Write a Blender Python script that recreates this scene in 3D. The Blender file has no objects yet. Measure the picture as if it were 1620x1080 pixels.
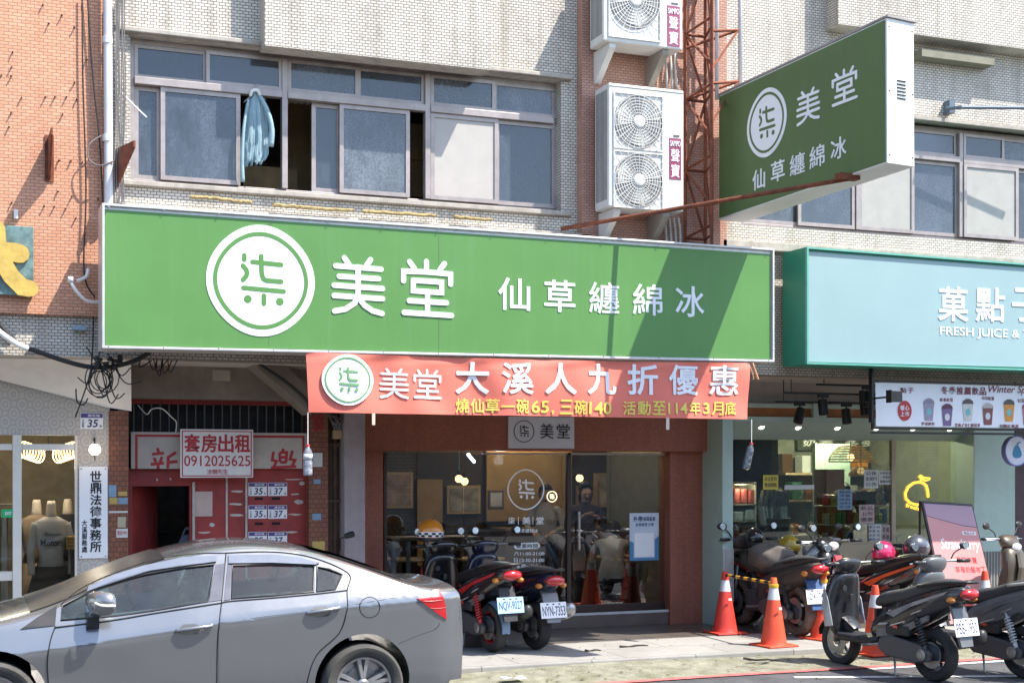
import bpy, bmesh, math, random
from mathutils import Vector, Matrix, Euler
random.seed(7)
V = Vector; PI = math.pi; R = math.radians
S = bpy.context.scene; COL = S.collection

# ---------------------------------------------------------------- camera, sky, sun, exposure
F, CX, HY, CH, YAW = 2225.0, 810.0, 735.0, 2.0, R(21.4)   # focal length and horizon of the photograph, in its pixels
cd = bpy.data.cameras.new('camera'); cam = bpy.data.objects.new('camera', cd); COL.objects.link(cam)
cam.location = (0, 0, CH); cam.rotation_euler = (R(90), 0, -YAW)
cd.sensor_width = 36; cd.lens = 36 * F / 1620; cd.shift_y = (HY - 540) / 1620; cd.clip_end = 800; cd.clip_start = .1
S.camera = cam
SD = V((-1.1, 1.0, -2.3)).normalized()                     # the way sunlight travels
W = bpy.data.worlds.new('World'); S.world = W; W.use_nodes = True
nt = W.node_tree; bg = nt.nodes['Background']; sky = nt.nodes.new('ShaderNodeTexSky')
sky.sky_type = 'NISHITA'; sky.sun_disc = False
sky.sun_elevation = math.asin(-SD.z); sky.sun_rotation = math.atan2(-SD.x, -SD.y)
nt.links.new(sky.outputs[0], bg.inputs[0]); bg.inputs[1].default_value = .15
ld = bpy.data.lights.new('sun', 'SUN'); ld.energy = 3.8; ld.angle = R(.5); ld.color = (1, .95, .87)
sun = bpy.data.objects.new('sun', ld); COL.objects.link(sun); sun.rotation_euler = SD.to_track_quat('-Z', 'Y').to_euler()
sun.location = (20, -20, 40)
S.view_settings.view_transform = 'Standard'; S.view_settings.look = 'None'; S.view_settings.exposure = 1.28
S.view_settings.gamma = 1
S.render.engine = 'CYCLES'
S.cycles.max_bounces = 8; S.cycles.transparent_max_bounces = 16; S.cycles.use_denoising = True
S.cycles.sample_clamp_indirect = 6; S.cycles.caustics_reflective = False; S.cycles.caustics_refractive = False

# ---------------------------------------------------------------- measuring the place from the photograph's pixels
sy, cy = math.sin(YAW), math.cos(YAW)
def P(px, py, Y):
    u = (px - CX) / F; t = Y / (cy - sy * u)
    return V((t * (sy + cy * u), Y, CH + t * (HY - py) / F))
def PX(px, Y): return P(px, 0, Y).x
def PZ(px, py, Y): return P(px, py, Y).z
def G(px, py, z=0.0):
    u = (px - CX) / F; t = (CH - z) * F / (py - HY)
    return V((t * (sy + cy * u), t * (cy - sy * u), z))
def MPP(px, Y):                                            # metres per photo pixel, vertically, there
    u = (px - CX) / F; return Y / (cy - sy * u) / F

# ---------------------------------------------------------------- materials
MATS = {}
def _n(t, k, **kw):
    n = t.nodes.new(k)
    for a, b in kw.items(): setattr(n, a, b)
    return n
def _set(n, **kw):
    for a, b in kw.items():
        i = n.inputs.get(a.replace('_', ' '))
        if i is not None: i.default_value = b
def c4(c): return (c[0], c[1], c[2], 1)
def srgb(r, g, b):
    f = lambda v: (v / 255 / 12.92) if v / 255 <= .04045 else ((v / 255 + .055) / 1.055) ** 2.4
    return (f(r), f(g), f(b))
def mat(name, col, rough=.55, metal=0, var=.12, scale=7, bump=0, streak=0, coat=0, emit=None, es=0, spec=.5, dirt=0, dirtcol=(.12, .1, .08), fine=0):
    if name in MATS: return MATS[name]
    m = bpy.data.materials.new(name); m.use_nodes = True; t = m.node_tree; b = t.nodes['Principled BSDF']
    _set(b, Roughness=rough, Metallic=metal, Coat_Weight=coat, Specular_IOR_Level=spec)
    b.inputs['Coat Roughness'].default_value = .06
    tc = _n(t, 'ShaderNodeTexCoord'); L = t.links.new
    nz = _n(t, 'ShaderNodeTexNoise'); _set(nz, Scale=scale, Detail=6, Roughness=.65); L(tc.outputs['Object'], nz.inputs['Vector'])
    rp = _n(t, 'ShaderNodeValToRGB'); e = rp.color_ramp.elements
    e[0].position, e[1].position = .3, .72
    e[0].color = c4([v * (1 - var) for v in col]); e[1].color = c4([min(1, v * (1 + var)) for v in col])
    L(nz.outputs['Fac'], rp.inputs[0]); out = rp.outputs[0]
    def over(out, vec_scale, lo, hi, amt, dc):
        mp = _n(t, 'ShaderNodeMapping'); mp.inputs['Scale'].default_value = vec_scale; L(tc.outputs['Object'], mp.inputs[0])
        n2 = _n(t, 'ShaderNodeTexNoise'); _set(n2, Scale=1, Detail=8, Roughness=.7); L(mp.outputs[0], n2.inputs['Vector'])
        mr = _n(t, 'ShaderNodeMapRange'); mr.inputs[1].default_value = lo; mr.inputs[2].default_value = hi; mr.inputs[4].default_value = amt
        L(n2.outputs['Fac'], mr.inputs[0])
        mx = _n(t, 'ShaderNodeMixRGB'); L(mr.outputs[0], mx.inputs[0]); L(out, mx.inputs[1]); mx.inputs[2].default_value = c4(dc)
        return mx.outputs[0]
    if streak: out = over(out, (9, 9, .55), .5, .78, streak, dirtcol)
    if dirt: out = over(out, (2.2, 2.2, 2.2), .5, .72, dirt, dirtcol)
    if fine: out = over(out, (60, 60, 60), .45, .7, fine, dirtcol)
    L(out, b.inputs['Base Color'])
    mr = _n(t, 'ShaderNodeMapRange'); mr.inputs[3].default_value = max(0.02, rough - .08); mr.inputs[4].default_value = min(1, rough + .12)
    L(nz.outputs['Fac'], mr.inputs[0]); L(mr.outputs[0], b.inputs['Roughness'])
    if bump:
        n3 = _n(t, 'ShaderNodeTexNoise'); _set(n3, Scale=scale * 9, Detail=5); L(tc.outputs['Object'], n3.inputs['Vector'])
        bp = _n(t, 'ShaderNodeBump'); _set(bp, Strength=bump, Distance=.01); L(n3.outputs['Fac'], bp.inputs['Height']); L(bp.outputs[0], b.inputs['Normal'])
    if emit: b.inputs['Emission Color'].default_value = c4(emit); b.inputs['Emission Strength'].default_value = es
    MATS[name] = m; return m
def brick(name, c1, c2, mortar, bw, rh, ms=.006, rough=.5, bump=.4, dirt=.25, streak=.2, dirtcol=(.18, .15, .12), off=.5, flat=False):
    if name in MATS: return MATS[name]
    m = bpy.data.materials.new(name); m.use_nodes = True; t = m.node_tree; b = t.nodes['Principled BSDF']; L = t.links.new
    tc = _n(t, 'ShaderNodeTexCoord'); sp = _n(t, 'ShaderNodeSeparateXYZ'); L(tc.outputs['Object'], sp.inputs[0])
    cb = _n(t, 'ShaderNodeCombineXYZ')
    if flat: L(sp.outputs[0], cb.inputs[0]); L(sp.outputs[1], cb.inputs[1])
    else:
        ad = _n(t, 'ShaderNodeMath', operation='ADD'); L(sp.outputs[0], ad.inputs[0]); L(sp.outputs[1], ad.inputs[1])
        L(ad.outputs[0], cb.inputs[0]); L(sp.outputs[2], cb.inputs[1])
    br = _n(t, 'ShaderNodeTexBrick'); br.offset = off
    _set(br, Scale=1, Mortar_Size=ms, Brick_Width=bw, Row_Height=rh, Mortar_Smooth=.2, Bias=0)
    br.inputs['Color1'].default_value = c4(c1); br.inputs['Color2'].default_value = c4(c2); br.inputs['Mortar'].default_value = c4(mortar)
    L(cb.outputs[0], br.inputs['Vector']); out = br.outputs['Color']
    for sc, amt, lo, hi in (((1.1, 1.1, .5), dirt, .45, .75), ((7, 7, .35), streak, .5, .75), ((9, 9, 9), dirt * .6, .5, .7)):
        mp = _n(t, 'ShaderNodeMapping'); mp.inputs['Scale'].default_value = sc; L(tc.outputs['Object'], mp.inputs[0])
        n2 = _n(t, 'ShaderNodeTexNoise'); _set(n2, Scale=1, Detail=8, Roughness=.68); L(mp.outputs[0], n2.inputs['Vector'])
        mr = _n(t, 'ShaderNodeMapRange'); mr.inputs[1].default_value = lo; mr.inputs[2].default_value = hi; mr.inputs[4].default_value = amt
        L(n2.outputs['Fac'], mr.inputs[0]); mx = _n(t, 'ShaderNodeMixRGB'); L(mr.outputs[0], mx.inputs[0]); L(out, mx.inputs[1]); mx.inputs[2].default_value = c4(dirtcol); out = mx.outputs[0]
    L(out, b.inputs['Base Color']); _set(b, Roughness=rough, Specular_IOR_Level=.4)
    bp = _n(t, 'ShaderNodeBump'); _set(bp, Strength=bump, Distance=.004); bp.invert = True; L(br.outputs['Fac'], bp.inputs['Height']); L(bp.outputs[0], b.inputs['Normal'])
    MATS[name] = m; return m
def glass(name, tint=(.9, .95, .93), f=1.0, rough=.0, film=0, filmcol=(.5, .55, .6)):
    if name in MATS: return MATS[name]
    m = bpy.data.materials.new(name); m.use_nodes = True; t = m.node_tree; t.nodes.clear(); L = t.links.new
    o = _n(t, 'ShaderNodeOutputMaterial'); tr = _n(t, 'ShaderNodeBsdfTransparent'); tr.inputs[0].default_value = c4(tint)
    gl = _n(t, 'ShaderNodeBsdfGlossy'); gl.inputs['Roughness'].default_value = rough
    fr = _n(t, 'ShaderNodeFresnel'); fr.inputs[0].default_value = 1.52
    mu = _n(t, 'ShaderNodeMath', operation='MULTIPLY'); mu.use_clamp = True; mu.inputs[1].default_value = f; L(fr.outputs[0], mu.inputs[0])
    mx = _n(t, 'ShaderNodeMixShader'); L(mu.outputs[0], mx.inputs[0]); L(tr.outputs[0], mx.inputs[1]); L(gl.outputs[0], mx.inputs[2]); last = mx
    if film:
        tc = _n(t, 'ShaderNodeTexCoord'); mp = _n(t, 'ShaderNodeMapping'); mp.inputs['Scale'].default_value = (1.7, 1.7, 1.0); L(tc.outputs['Object'], mp.inputs[0])
        nz = _n(t, 'ShaderNodeTexNoise'); _set(nz, Scale=1, Detail=12, Roughness=.75); L(mp.outputs[0], nz.inputs['Vector'])
        mr = _n(t, 'ShaderNodeMapRange'); mr.inputs[1].default_value = .38; mr.inputs[2].default_value = .66; mr.inputs[3].default_value = film * .3; mr.inputs[4].default_value = min(1, film * 1.7); L(nz.outputs['Fac'], mr.inputs[0])
        oi = _n(t, 'ShaderNodeObjectInfo'); va = _n(t, 'ShaderNodeVectorMath', operation='ADD'); L(oi.outputs['Random'], va.inputs[1]); sc_ = _n(t, 'ShaderNodeVectorMath', operation='SCALE'); sc_.inputs['Scale'].default_value = 7; L(oi.outputs['Random'], sc_.inputs[0]); L(sc_.outputs[0], va.inputs[1]); L(mp.outputs[0], va.inputs[0]); L(va.outputs[0], nz.inputs['Vector'])
        rm = _n(t, 'ShaderNodeMapRange'); rm.inputs[3].default_value = .2; rm.inputs[4].default_value = 1.25; L(oi.outputs['Random'], rm.inputs[0]); mm = _n(t, 'ShaderNodeMath', operation='MULTIPLY'); mm.use_clamp = True; L(mr.outputs[0], mm.inputs[0]); L(rm.outputs[0], mm.inputs[1])
        fn = _n(t, 'ShaderNodeTexNoise'); _set(fn, Scale=55, Detail=4); L(tc.outputs['Object'], fn.inputs['Vector']); f2 = _n(t, 'ShaderNodeMapRange'); f2.inputs[1].default_value = .3; f2.inputs[2].default_value = .7; f2.inputs[3].default_value = .55; f2.inputs[4].default_value = 1.3; L(fn.outputs['Fac'], f2.inputs[0]); m3 = _n(t, 'ShaderNodeMath', operation='MULTIPLY'); m3.use_clamp = True; L(mm.outputs[0], m3.inputs[0]); L(f2.outputs[0], m3.inputs[1]); mr = m3
        df = _n(t, 'ShaderNodeBsdfDiffuse'); df.inputs[0].default_value = c4(filmcol)
        m2 = _n(t, 'ShaderNodeMixShader'); L(mr.outputs[0], m2.inputs[0]); L(mx.outputs[0], m2.inputs[1]); L(df.outputs[0], m2.inputs[2]); last = m2
    L(last.outputs[0], o.inputs[0]); MATS[name] = m; return m

# ---------------------------------------------------------------- mesh building
OFF = {}
class Fr:                                                  # a flat frame in space: origin, right, up, outward
    def __init__(s, o, r, u):
        s.o, s.r, s.u = V(o), V(r).normalized(), V(u).normalized(); s.n = s.r.cross(s.u).normalized()
    def p(s, x, y, z=0): return s.o + s.r * x + s.u * y + s.n * z
def front(Y, o=(0, 0)): return Fr((o[0], Y, o[1]), (1, 0, 0), (0, 0, 1))
TXT = {}
def glyphs(s, bold, shear=0, space=1):
    k = (s, bold, shear, space)
    if k not in TXT:
        c = bpy.data.curves.new('t', 'FONT'); c.body = s; c.offset = bold; c.shear = shear; c.extrude = .5; c.resolution_u = 3
        c.space_character = space; c.space_line = .9
        o = bpy.data.objects.new('t', c); m = bpy.data.meshes.new_from_object(o)
        vs = [tuple(v.co) for v in m.vertices]; fs = [tuple(p.vertices) for p in m.polygons]
        bpy.data.objects.remove(o); bpy.data.curves.remove(c); bpy.data.meshes.remove(m)
        lo = [min(v[i] for v in vs) for i in (0, 1)]; hi = [max(v[i] for v in vs) for i in (0, 1)]
        TXT[k] = ([((x - lo[0]) / max(1e-6, hi[0] - lo[0]), (y - lo[1]) / max(1e-6, hi[1] - lo[1]), z + .5) for x, y, z in vs], fs)
    return TXT[k]
class MB:
    def __init__(s): s.v = []; s.f = []; s.mi = []; s.m = 0
    def add(s, vs, fs):
        b = len(s.v); s.v += [V(p) for p in vs]; s.f += [tuple(i + b for i in f) for f in fs]; s.mi += [s.m] * len(fs); return s
    def hexa(s, q):                                        # 4 bottom corners then 4 top corners
        return s.add(q, [(3, 2, 1, 0), (4, 5, 6, 7), (0, 1, 5, 4), (1, 2, 6, 5), (2, 3, 7, 6), (3, 0, 4, 7)])
    def box(s, x0, x1, y0, y1, z0, z1):
        x0, x1 = min(x0, x1), max(x0, x1); y0, y1 = min(y0, y1), max(y0, y1); z0, z1 = min(z0, z1), max(z0, z1)
        return s.hexa([(x0, y0, z0), (x1, y0, z0), (x1, y1, z0), (x0, y1, z0), (x0, y0, z1), (x1, y0, z1), (x1, y1, z1), (x0, y1, z1)])
    def prism(s, pts, vec):
        pts = [V(p) for p in pts]; vec = V(vec); n = len(pts)
        return s.add(pts + [p + vec for p in pts], [tuple(range(n))[::-1], tuple(range(n, 2 * n))] + [(i, (i + 1) % n, (i + 1) % n + n, i + n) for i in range(n)])
    def poly(s, fr, pts, d=.004, z=0): return s.prism([fr.p(x, y, z) for x, y in pts], fr.n * d)
    def rect(s, fr, x0, x1, y0, y1, d=.004, z=0): return s.poly(fr, [(x0, y0), (x1, y0), (x1, y1), (x0, y1)], d, z)
    def disc(s, fr, cx, cy, rx, ry=None, d=.004, z=0, n=40, wob=0):
        ry = ry or rx
        return s.poly(fr, [(cx + rx * (1 + wob * math.cos(4 * a)) * math.cos(a), cy + ry * (1 + wob * math.cos(4 * a)) * math.sin(a)) for a in [2 * PI * i / n for i in range(n)]], d, z)
    def ring(s, fr, cx, cy, r0, r1, d=.004, z=0, n=40, ky=1, wob=0):
        vs = []
        for i in range(n):
            a = 2 * PI * i / n; w = 1 + wob * math.cos(4 * a)
            for r, zz in ((r0, z), (r1, z), (r1, z + d), (r0, z + d)): vs.append(fr.p(cx + r * w * math.cos(a), cy + r * w * ky * math.sin(a), zz))
        fs = []
        for i in range(n):
            j = (i + 1) % n
            for k in range(4): fs.append((i * 4 + k, j * 4 + k, j * 4 + (k + 1) % 4, i * 4 + (k + 1) % 4))
        return s.add(vs, fs)
    def frame(s, fr, x0, x1, y0, y1, w, d, z=0):           # a rectangular frame of width w, mitred as one ring
        o = [(x0, y0), (x1, y0), (x1, y1), (x0, y1)]; i = [(x0 + w, y0 + w), (x1 - w, y0 + w), (x1 - w, y1 - w), (x0 + w, y1 - w)]
        vs = [fr.p(x, y, z) for x, y in o + i] + [fr.p(x, y, z + d) for x, y in o + i]; fs = []
        for k in range(4):
            l = (k + 1) % 4
            fs += [(k, l, l + 4, k + 4)[::-1], (k + 8, l + 8, l + 12, k + 12), (k, l, l + 8, k + 8), (k + 4, l + 4, l + 12, k + 12)[::-1]]
        return s.add(vs, fs)
    def stroke(s, fr, pts, w, d=.004, z=0, cap=True):
        pts = [V((p[0], p[1])) for p in pts]; L, Rr = [], []; n = len(pts)
        for i, p in enumerate(pts):
            a = (pts[i] - pts[i - 1]).normalized() if i else (pts[1] - pts[0]).normalized()
            b = (pts[i + 1] - pts[i]).normalized() if i < n - 1 else a
            t = (a + b).normalized(); nn = V((-t.y, t.x)); k = w / 2 / max(.4, t.dot(b)); L.append(p + nn * k); Rr.append(p - nn * k)
        out = list(L)
        if cap:
            def arc(c, frm, cw):
                r = []; a0 = math.atan2(frm.y - c.y, frm.x - c.x)
                for k in range(1, 5): a = a0 - PI * k / 5; r.append(V((c.x + w / 2 * math.cos(a), c.y + w / 2 * math.sin(a))))
                return r
            out = L + arc(pts[-1], L[-1], 1) + Rr[::-1] + arc(pts[0], Rr[0], 1)
        else: out = L + Rr[::-1]
        return s.poly(fr, [(p.x, p.y) for p in out][::-1], d, z)
    def tube(s, pts, r, n=8, closed=False, r1=None, smoothpath=0):
        pts = [V(p) for p in pts]
        if smoothpath: pts = spline(pts, smoothpath, closed)
        m = len(pts); vs = []; up = None
        for i, p in enumerate(pts):
            a = pts[(i + 1) % m] if (closed or i < m - 1) else p; b = pts[i - 1] if (closed or i) else p
            t = (a - b); t = t.normalized() if t.length > 1e-9 else V((0, 0, 1))
            if up is None: up = V((0, 0, 1)) if abs(t.z) < .9 else V((1, 0, 0))
            x = t.cross(up); x = x.normalized() if x.length > 1e-6 else t.orthogonal().normalized(); up = x.cross(t).normalized()
            rr = r if r1 is None else r + (r1 - r) * i / max(1, m - 1)
            for k in range(n): vs.append(p + (x * math.cos(2 * PI * k / n) + up * math.sin(2 * PI * k / n)) * rr)
        fs = [(i * n + k, i * n + (k + 1) % n, (i + 1) % m * n + (k + 1) % n, (i + 1) % m * n + k) for i in range(m if closed else m - 1) for k in range(n)]
        if not closed: fs += [tuple(range(n))[::-1], tuple(range((m - 1) * n, m * n))]
        return s.add(vs, fs)
    def lathe(s, prof, o=(0, 0, 0), ax=(0, 0, 1), n=24, closed=False):
        o = V(o); a = V(ax).normalized(); x = a.orthogonal().normalized(); y = a.cross(x); vs = []; m = len(prof)
        for r, h in prof:
            for k in range(n): vs.append(o + a * h + (x * math.cos(2 * PI * k / n) + y * math.sin(2 * PI * k / n)) * max(r, 1e-4))
        fs = [(i * n + k, i * n + (k + 1) % n, (i + 1) % m * n + (k + 1) % n, (i + 1) % m * n + k) for i in range(m if closed else m - 1) for k in range(n)]
        if not closed: fs += [tuple(range(n))[::-1], tuple(range((m - 1) * n, m * n))]
        return s.add(vs, fs)
    def ball(s, c, rx, ry=None, rz=None, n=16, m=10, rot=None):
        ry = ry or rx; rz = rz or rx; vs = []; c = V(c)
        for i in range(m + 1):
            t = PI * i / m
            for k in range(n):
                p = V((rx * max(math.sin(t), 1e-3) * math.cos(2 * PI * k / n), ry * max(math.sin(t), 1e-3) * math.sin(2 * PI * k / n), -rz * math.cos(t)))
                vs.append(c + (rot @ p if rot else p))
        return s.add(vs, [(i * n + k, i * n + (k + 1) % n, (i + 1) * n + (k + 1) % n, (i + 1) * n + k) for i in range(m) for k in range(n)] + [tuple(range(n))[::-1], tuple(range(m * n, m * n + n))])
    def loft(s, rings, caps=True):
        n = len(rings[0]); m = len(rings); vs = [p for r in rings for p in r]
        fs = [(i * n + k, i * n + (k + 1) % n, (i + 1) * n + (k + 1) % n, (i + 1) * n + k) for i in range(m - 1) for k in range(n)]
        if caps: fs += [tuple(range(n))[::-1], tuple(range((m - 1) * n, m * n))]
        return s.add(vs, fs)
    def grid(s, rows):
        n = len(rows[0]); return s.add([p for r in rows for p in r], [(i * n + k, i * n + k + 1, (i + 1) * n + k + 1, (i + 1) * n + k) for i in range(len(rows) - 1) for k in range(n - 1)])
    def text(s, fr, t, x0, x1, y0, y1, bold=.012, d=.004, z=.001, shear=0, space=1, warp=None):
        extra = max(0, bold - .005) if len(t) == 1 or bold > .014 else 0; vs, fs = glyphs(t, (0 if t in '優惠纏綿溪聲寶燒' else .004) if extra else min(bold, .008), shear, space); ky = abs(y1 - y0); kx = ky * (1 if x1 > x0 else -1); e = extra
        if abs(x1 - x0) < 1.01 and abs(y1 - y0) <= 1 and abs(abs(x1 - x0) / max(1e-9, abs(y1 - y0)) - 1) < .001: kx = (x1 - x0)
        for i, (ox, oy) in enumerate(((0, 0),) if not e else ((0, 0), (e, 0), (-e, 0), (0, e), (0, -e)) if e < .01 else ((0, 0), (e, 0), (-e, 0), (0, e), (0, -e), (e * .7, e * .7), (-e * .7, -e * .7), (e * .7, -e * .7), (-e * .7, e * .7))):
            pts = [fr.p(x0 + (x1 - x0) * a * (1 - 2 * e * kx / (x1 - x0)) + e * kx + ox * kx, y0 + (y1 - y0) * b * (1 - 2 * e) + e * ky + oy * ky, z + c * (d + .00025 * i)) for a, b, c in vs]
            s.add([warp(p) for p in pts] if warp else pts, fs)
        return s
    def chars(s, fr, t, x0, x1, y0, y1, bold=.012, d=.004, z=.001, gap=.12, warp=None, slope=0, vertical=False):
        n = len(t)                                          # square characters one by one, spread evenly
        for i, ch in enumerate(t):
            if ch == ' ': continue
            if ch == '一': hh_ = y1 - y0; w = (x1 - x0) / (n - gap); a = x0 + i * w; s.text(fr, ch, a, a + w * (1 - gap), y0 + hh_ * .42, y0 + hh_ * .55, .012, d, z, warp=warp); continue
            if vertical:
                h = (y1 - y0) / (n - gap); b = y1 - i * h; s.text(fr, ch, x0, x1, b - h * (1 - gap), b, bold, d, z, warp=warp)
            else:
                w = (x1 - x0) / (n - gap); a = x0 + i * w; dy = slope * i / max(1, n - 1)
                s.text(fr, ch, a, a + w * (1 - gap), y0 + dy, y1 + dy, bold, d, z, warp=warp)
        return s
    def build(s, name, m, parent=None, smooth=False, bevel=0, sub=0, auto=None, local=False):
        me = bpy.data.meshes.new(name)
        if parent is not None: off = OFF[parent.name]
        elif local: off = V((0, 0, 0))
        else:
            lo = [min(v[i] for v in s.v) for i in range(3)]; hi = [max(v[i] for v in s.v) for i in range(3)]
            off = V(((lo[0] + hi[0]) / 2, (lo[1] + hi[1]) / 2, lo[2]))
        me.from_pydata([v - off for v in s.v], [], s.f)
        bm = bmesh.new(); bm.from_mesh(me); bmesh.ops.recalc_face_normals(bm, faces=bm.faces); bm.to_mesh(me); bm.free()
        ms = m if isinstance(m, (list, tuple)) else [m]
        for x in ms: me.materials.append(x)
        for p, k in zip(me.polygons, s.mi): p.material_index = min(k, len(ms) - 1); p.use_smooth = smooth
        if smooth and auto: me.set_sharp_from_angle(angle=R(auto))
        o = bpy.data.objects.new(name, me); COL.objects.link(o)
        if parent is not None: o.parent = parent
        else: o.location = off
        OFF[o.name] = off
        if bevel:
            b = o.modifiers.new('bevel', 'BEVEL'); b.width = bevel; b.segments = 2; b.limit_method = 'ANGLE'; b.angle_limit = R(40); b.use_clamp_overlap = True
        if sub:
            b = o.modifiers.new('sub', 'SUBSURF'); b.levels = sub; b.render_levels = sub
        return o
def spline(pts, k, closed=False):
    out = []; n = len(pts)
    for i in range(n if closed else n - 1):
        p0 = pts[(i - 1) % n] if (closed or i) else pts[0]; p1 = pts[i]; p2 = pts[(i + 1) % n]
        p3 = pts[(i + 2) % n] if (closed or i < n - 2) else p2
        for j in range(k):
            t = j / k; out.append(.5 * ((2 * p1) + (p2 - p0) * t + (2 * p0 - 5 * p1 + 4 * p2 - p3) * t * t + (3 * p1 - p0 - 3 * p2 + p3) * t ** 3))
    if not closed: out.append(pts[-1])
    return out
def tag(o, label, cat, group=None, kind=None):
    o['label'] = label; o['category'] = cat
    if group: o['group'] = group
    if kind: o['kind'] = kind
    return o
def struct(o, label=None): o['kind'] = 'structure'; 
def thing(name, label, cat, loc, rz=0, group=None, local=False):
    o = bpy.data.objects.new(name, None); COL.objects.link(o); o.empty_display_size = .2
    o.location = loc; o.rotation_euler = (0, 0, rz); OFF[o.name] = V((0, 0, 0)) if local else V(loc)
    return tag(o, label, cat, group)
def part(fn, name, m, parent, **kw):
    b = MB(); fn(b); return b.build(name, m, parent, **kw)

# shared paints
WHITE = mat('white_paint', (.8, .8, .78), .5, var=.06, streak=.15)
SIGNW = mat('sign_white', (.86, .86, .88), .4, var=.03)
SILVER = mat('silver_trim', (.62, .61, .6), .35, .3, var=.15, streak=.2)
BLACK = mat('black_metal', (.015, .015, .016), .4, var=.3)
DARKP = mat('dark_plastic', (.022, .022, .024), .5, var=.3, dirt=.25, dirtcol=(.09, .085, .075))
RUBBER = mat('tyre_rubber', (.028, .027, .026), .85, var=.3, dirt=.35, dirtcol=(.11, .1, .085), bump=.2)
CHROME = mat('chrome', (.75, .75, .76), .15, 1, var=.1)
STEEL = mat('dull_steel', (.35, .35, .34), .4, .8, var=.3, dirt=.3)
RUST = mat('rust', (.2, .06, .03), .85, var=.5, scale=14, dirt=.4, dirtcol=(.06, .03, .02))
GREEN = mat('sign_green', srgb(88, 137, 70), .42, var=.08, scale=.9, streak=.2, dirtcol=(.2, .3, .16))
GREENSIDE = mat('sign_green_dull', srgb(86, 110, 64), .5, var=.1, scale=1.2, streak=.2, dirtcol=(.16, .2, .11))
BRICKW = brick('white_brick_tile', (.75, .70, .615), (.63, .585, .505), (.21, .18, .155), .056, .0285, .0045, .45, dirt=.45, streak=.65, dirtcol=(.14, .12, .095))
BRICKO = brick('orange_brick_tile', (.74, .37, .225), (.63, .29, .165), (.34, .185, .125), .075, .03, .0045, .5, dirt=.18, streak=.15, dirtcol=(.28, .1, .05))
BRICKR = brick('red_brick_tile', (.60, .32, .235), (.52, .26, .185), (.26, .17, .13), .06, .028, .0045, .55, dirt=.25, streak=.25, dirtcol=(.1, .06, .05))
BRICKBR = brick('brown_brick_tile', (.27, .10, .055), (.21, .075, .042), (.08, .045, .035), .06, .05, .004, .5, dirt=.3, streak=.3, dirtcol=(.05, .03, .025))
# ---------------------------------------------------------------- ground
def single(fn, name, m, label, cat, group=None, **kw):
    return tag(part(fn, name, m, None, **kw), label, cat, group)
def T(name, label, cat, px, py, Y, group=None): return thing(name, label, cat, P(px, py, Y), 0, group)
def pchars(mb, Y, t, px0, px1, pc0, pc1, hpx, bold=.012, d=.004, z=.001, gap=.12, latin=False, warp=None, space=1, shear=0):
    x0, x1 = PX(px0, Y), PX(px1, Y); z0, z1 = PZ(px0, pc0, Y), PZ(px1, pc1, Y); h = hpx * MPP((px0 + px1) / 2, Y)
    if latin:
        fr = Fr((x0, Y, z0), (x1 - x0, 0, z1 - z0), (0, 0, 1)); fr.u = V((0, 0, 1)); L = math.hypot(x1 - x0, z1 - z0)
        return mb.text(fr, t, 0, L, -h / 2, h / 2, bold, d, z, warp=warp, space=space, shear=shear)
    return mb.chars(front(Y), t, x0, x1, z0 - h / 2, z0 + h / 2, bold, d, z, gap, warp, z1 - z0)
def logo_glyph(mb, fr, cx, cy, r, w=.085, d=.004, z=.001):
    q = lambda L: [(cx + x * r, cy + y * r) for x, y in L]
    k = .0006
    mb.stroke(fr, q([(-.31, .45), (-.31, .37)]), w * r, d, z)
    mb.stroke(fr, q([(-.335, .26), (-.275, .19), (-.255, .13), (-.275, .07), (-.335, 0)]), w * r, d, z)
    mb.stroke(fr, q([(-.16, .337), (.373, .31)]), w * r, d, z)
    mb.stroke(fr, q([(0, .45), (.008, .17), (.02, .09), (.05, .03), (.1, .008), (.373, 0)]), w * r, d + k, z)
    mb.stroke(fr, q([(-.325, -.145), (.42, -.18)]), w * r, d, z)
    mb.stroke(fr, q([(.05, -.27), (.05, -.42)]), w * r, d, z)
    mb.disc(fr, cx - .245 * r, cy - .346 * r, .072 * r, d=d, z=z, n=20); mb.disc(fr, cx + .346 * r, cy - .37 * r, .072 * r, d=d, z=z, n=20)

ASPH = mat('asphalt', (.085, .085, .09), .85, var=.35, scale=3, bump=.6, dirt=.6, dirtcol=(.035, .034, .033), fine=.45)
CONC = brick('pale_concrete', (.34, .325, .30), (.30, .29, .27), (.12, .11, .10), 1.15, .62, .006, .85, .5, dirt=.55, streak=.0, dirtcol=(.19, .175, .155), off=.35, flat=True)
MOSS = mat('mossy_concrete', (.25, .24, .185), .9, var=.4, scale=6, bump=1, dirt=.85, dirtcol=(.115, .12, .05), fine=.65)
REDLINE = mat('red_road_paint', (.5, .13, .12), .7, var=.3, scale=12, dirt=.6, dirtcol=(.2, .16, .15))
TILEF = brick('arcade_floor_tile', (.15, .125, .105), (.12, .10, .085), (.05, .045, .04), .3, .3, .006, .28, dirt=.5, streak=0, dirtcol=(.06, .055, .05), off=0, flat=True)
def road(m):
    m.grid([[(x, y, 0) for x in (-260, -30, 0, 15, 40, 260)] for y in (-260, -30, 5, 11.62, 30, 260)])
struct(part(road, 'road', ASPH, None))
KY = 12.52
def strip(m):
    xs = [-20 + i * .5 for i in range(100)]
    m.grid([[(x, 11.62, .006) for x in xs], [(x, 11.75, .012) for x in xs], [(x, 12.2, .03) for x in xs], [(x, KY, .045 + .02 * math.sin(x * 1.3)) for x in xs]])
struct(part(strip, 'gutter_strip', MOSS, None, smooth=True))
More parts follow.
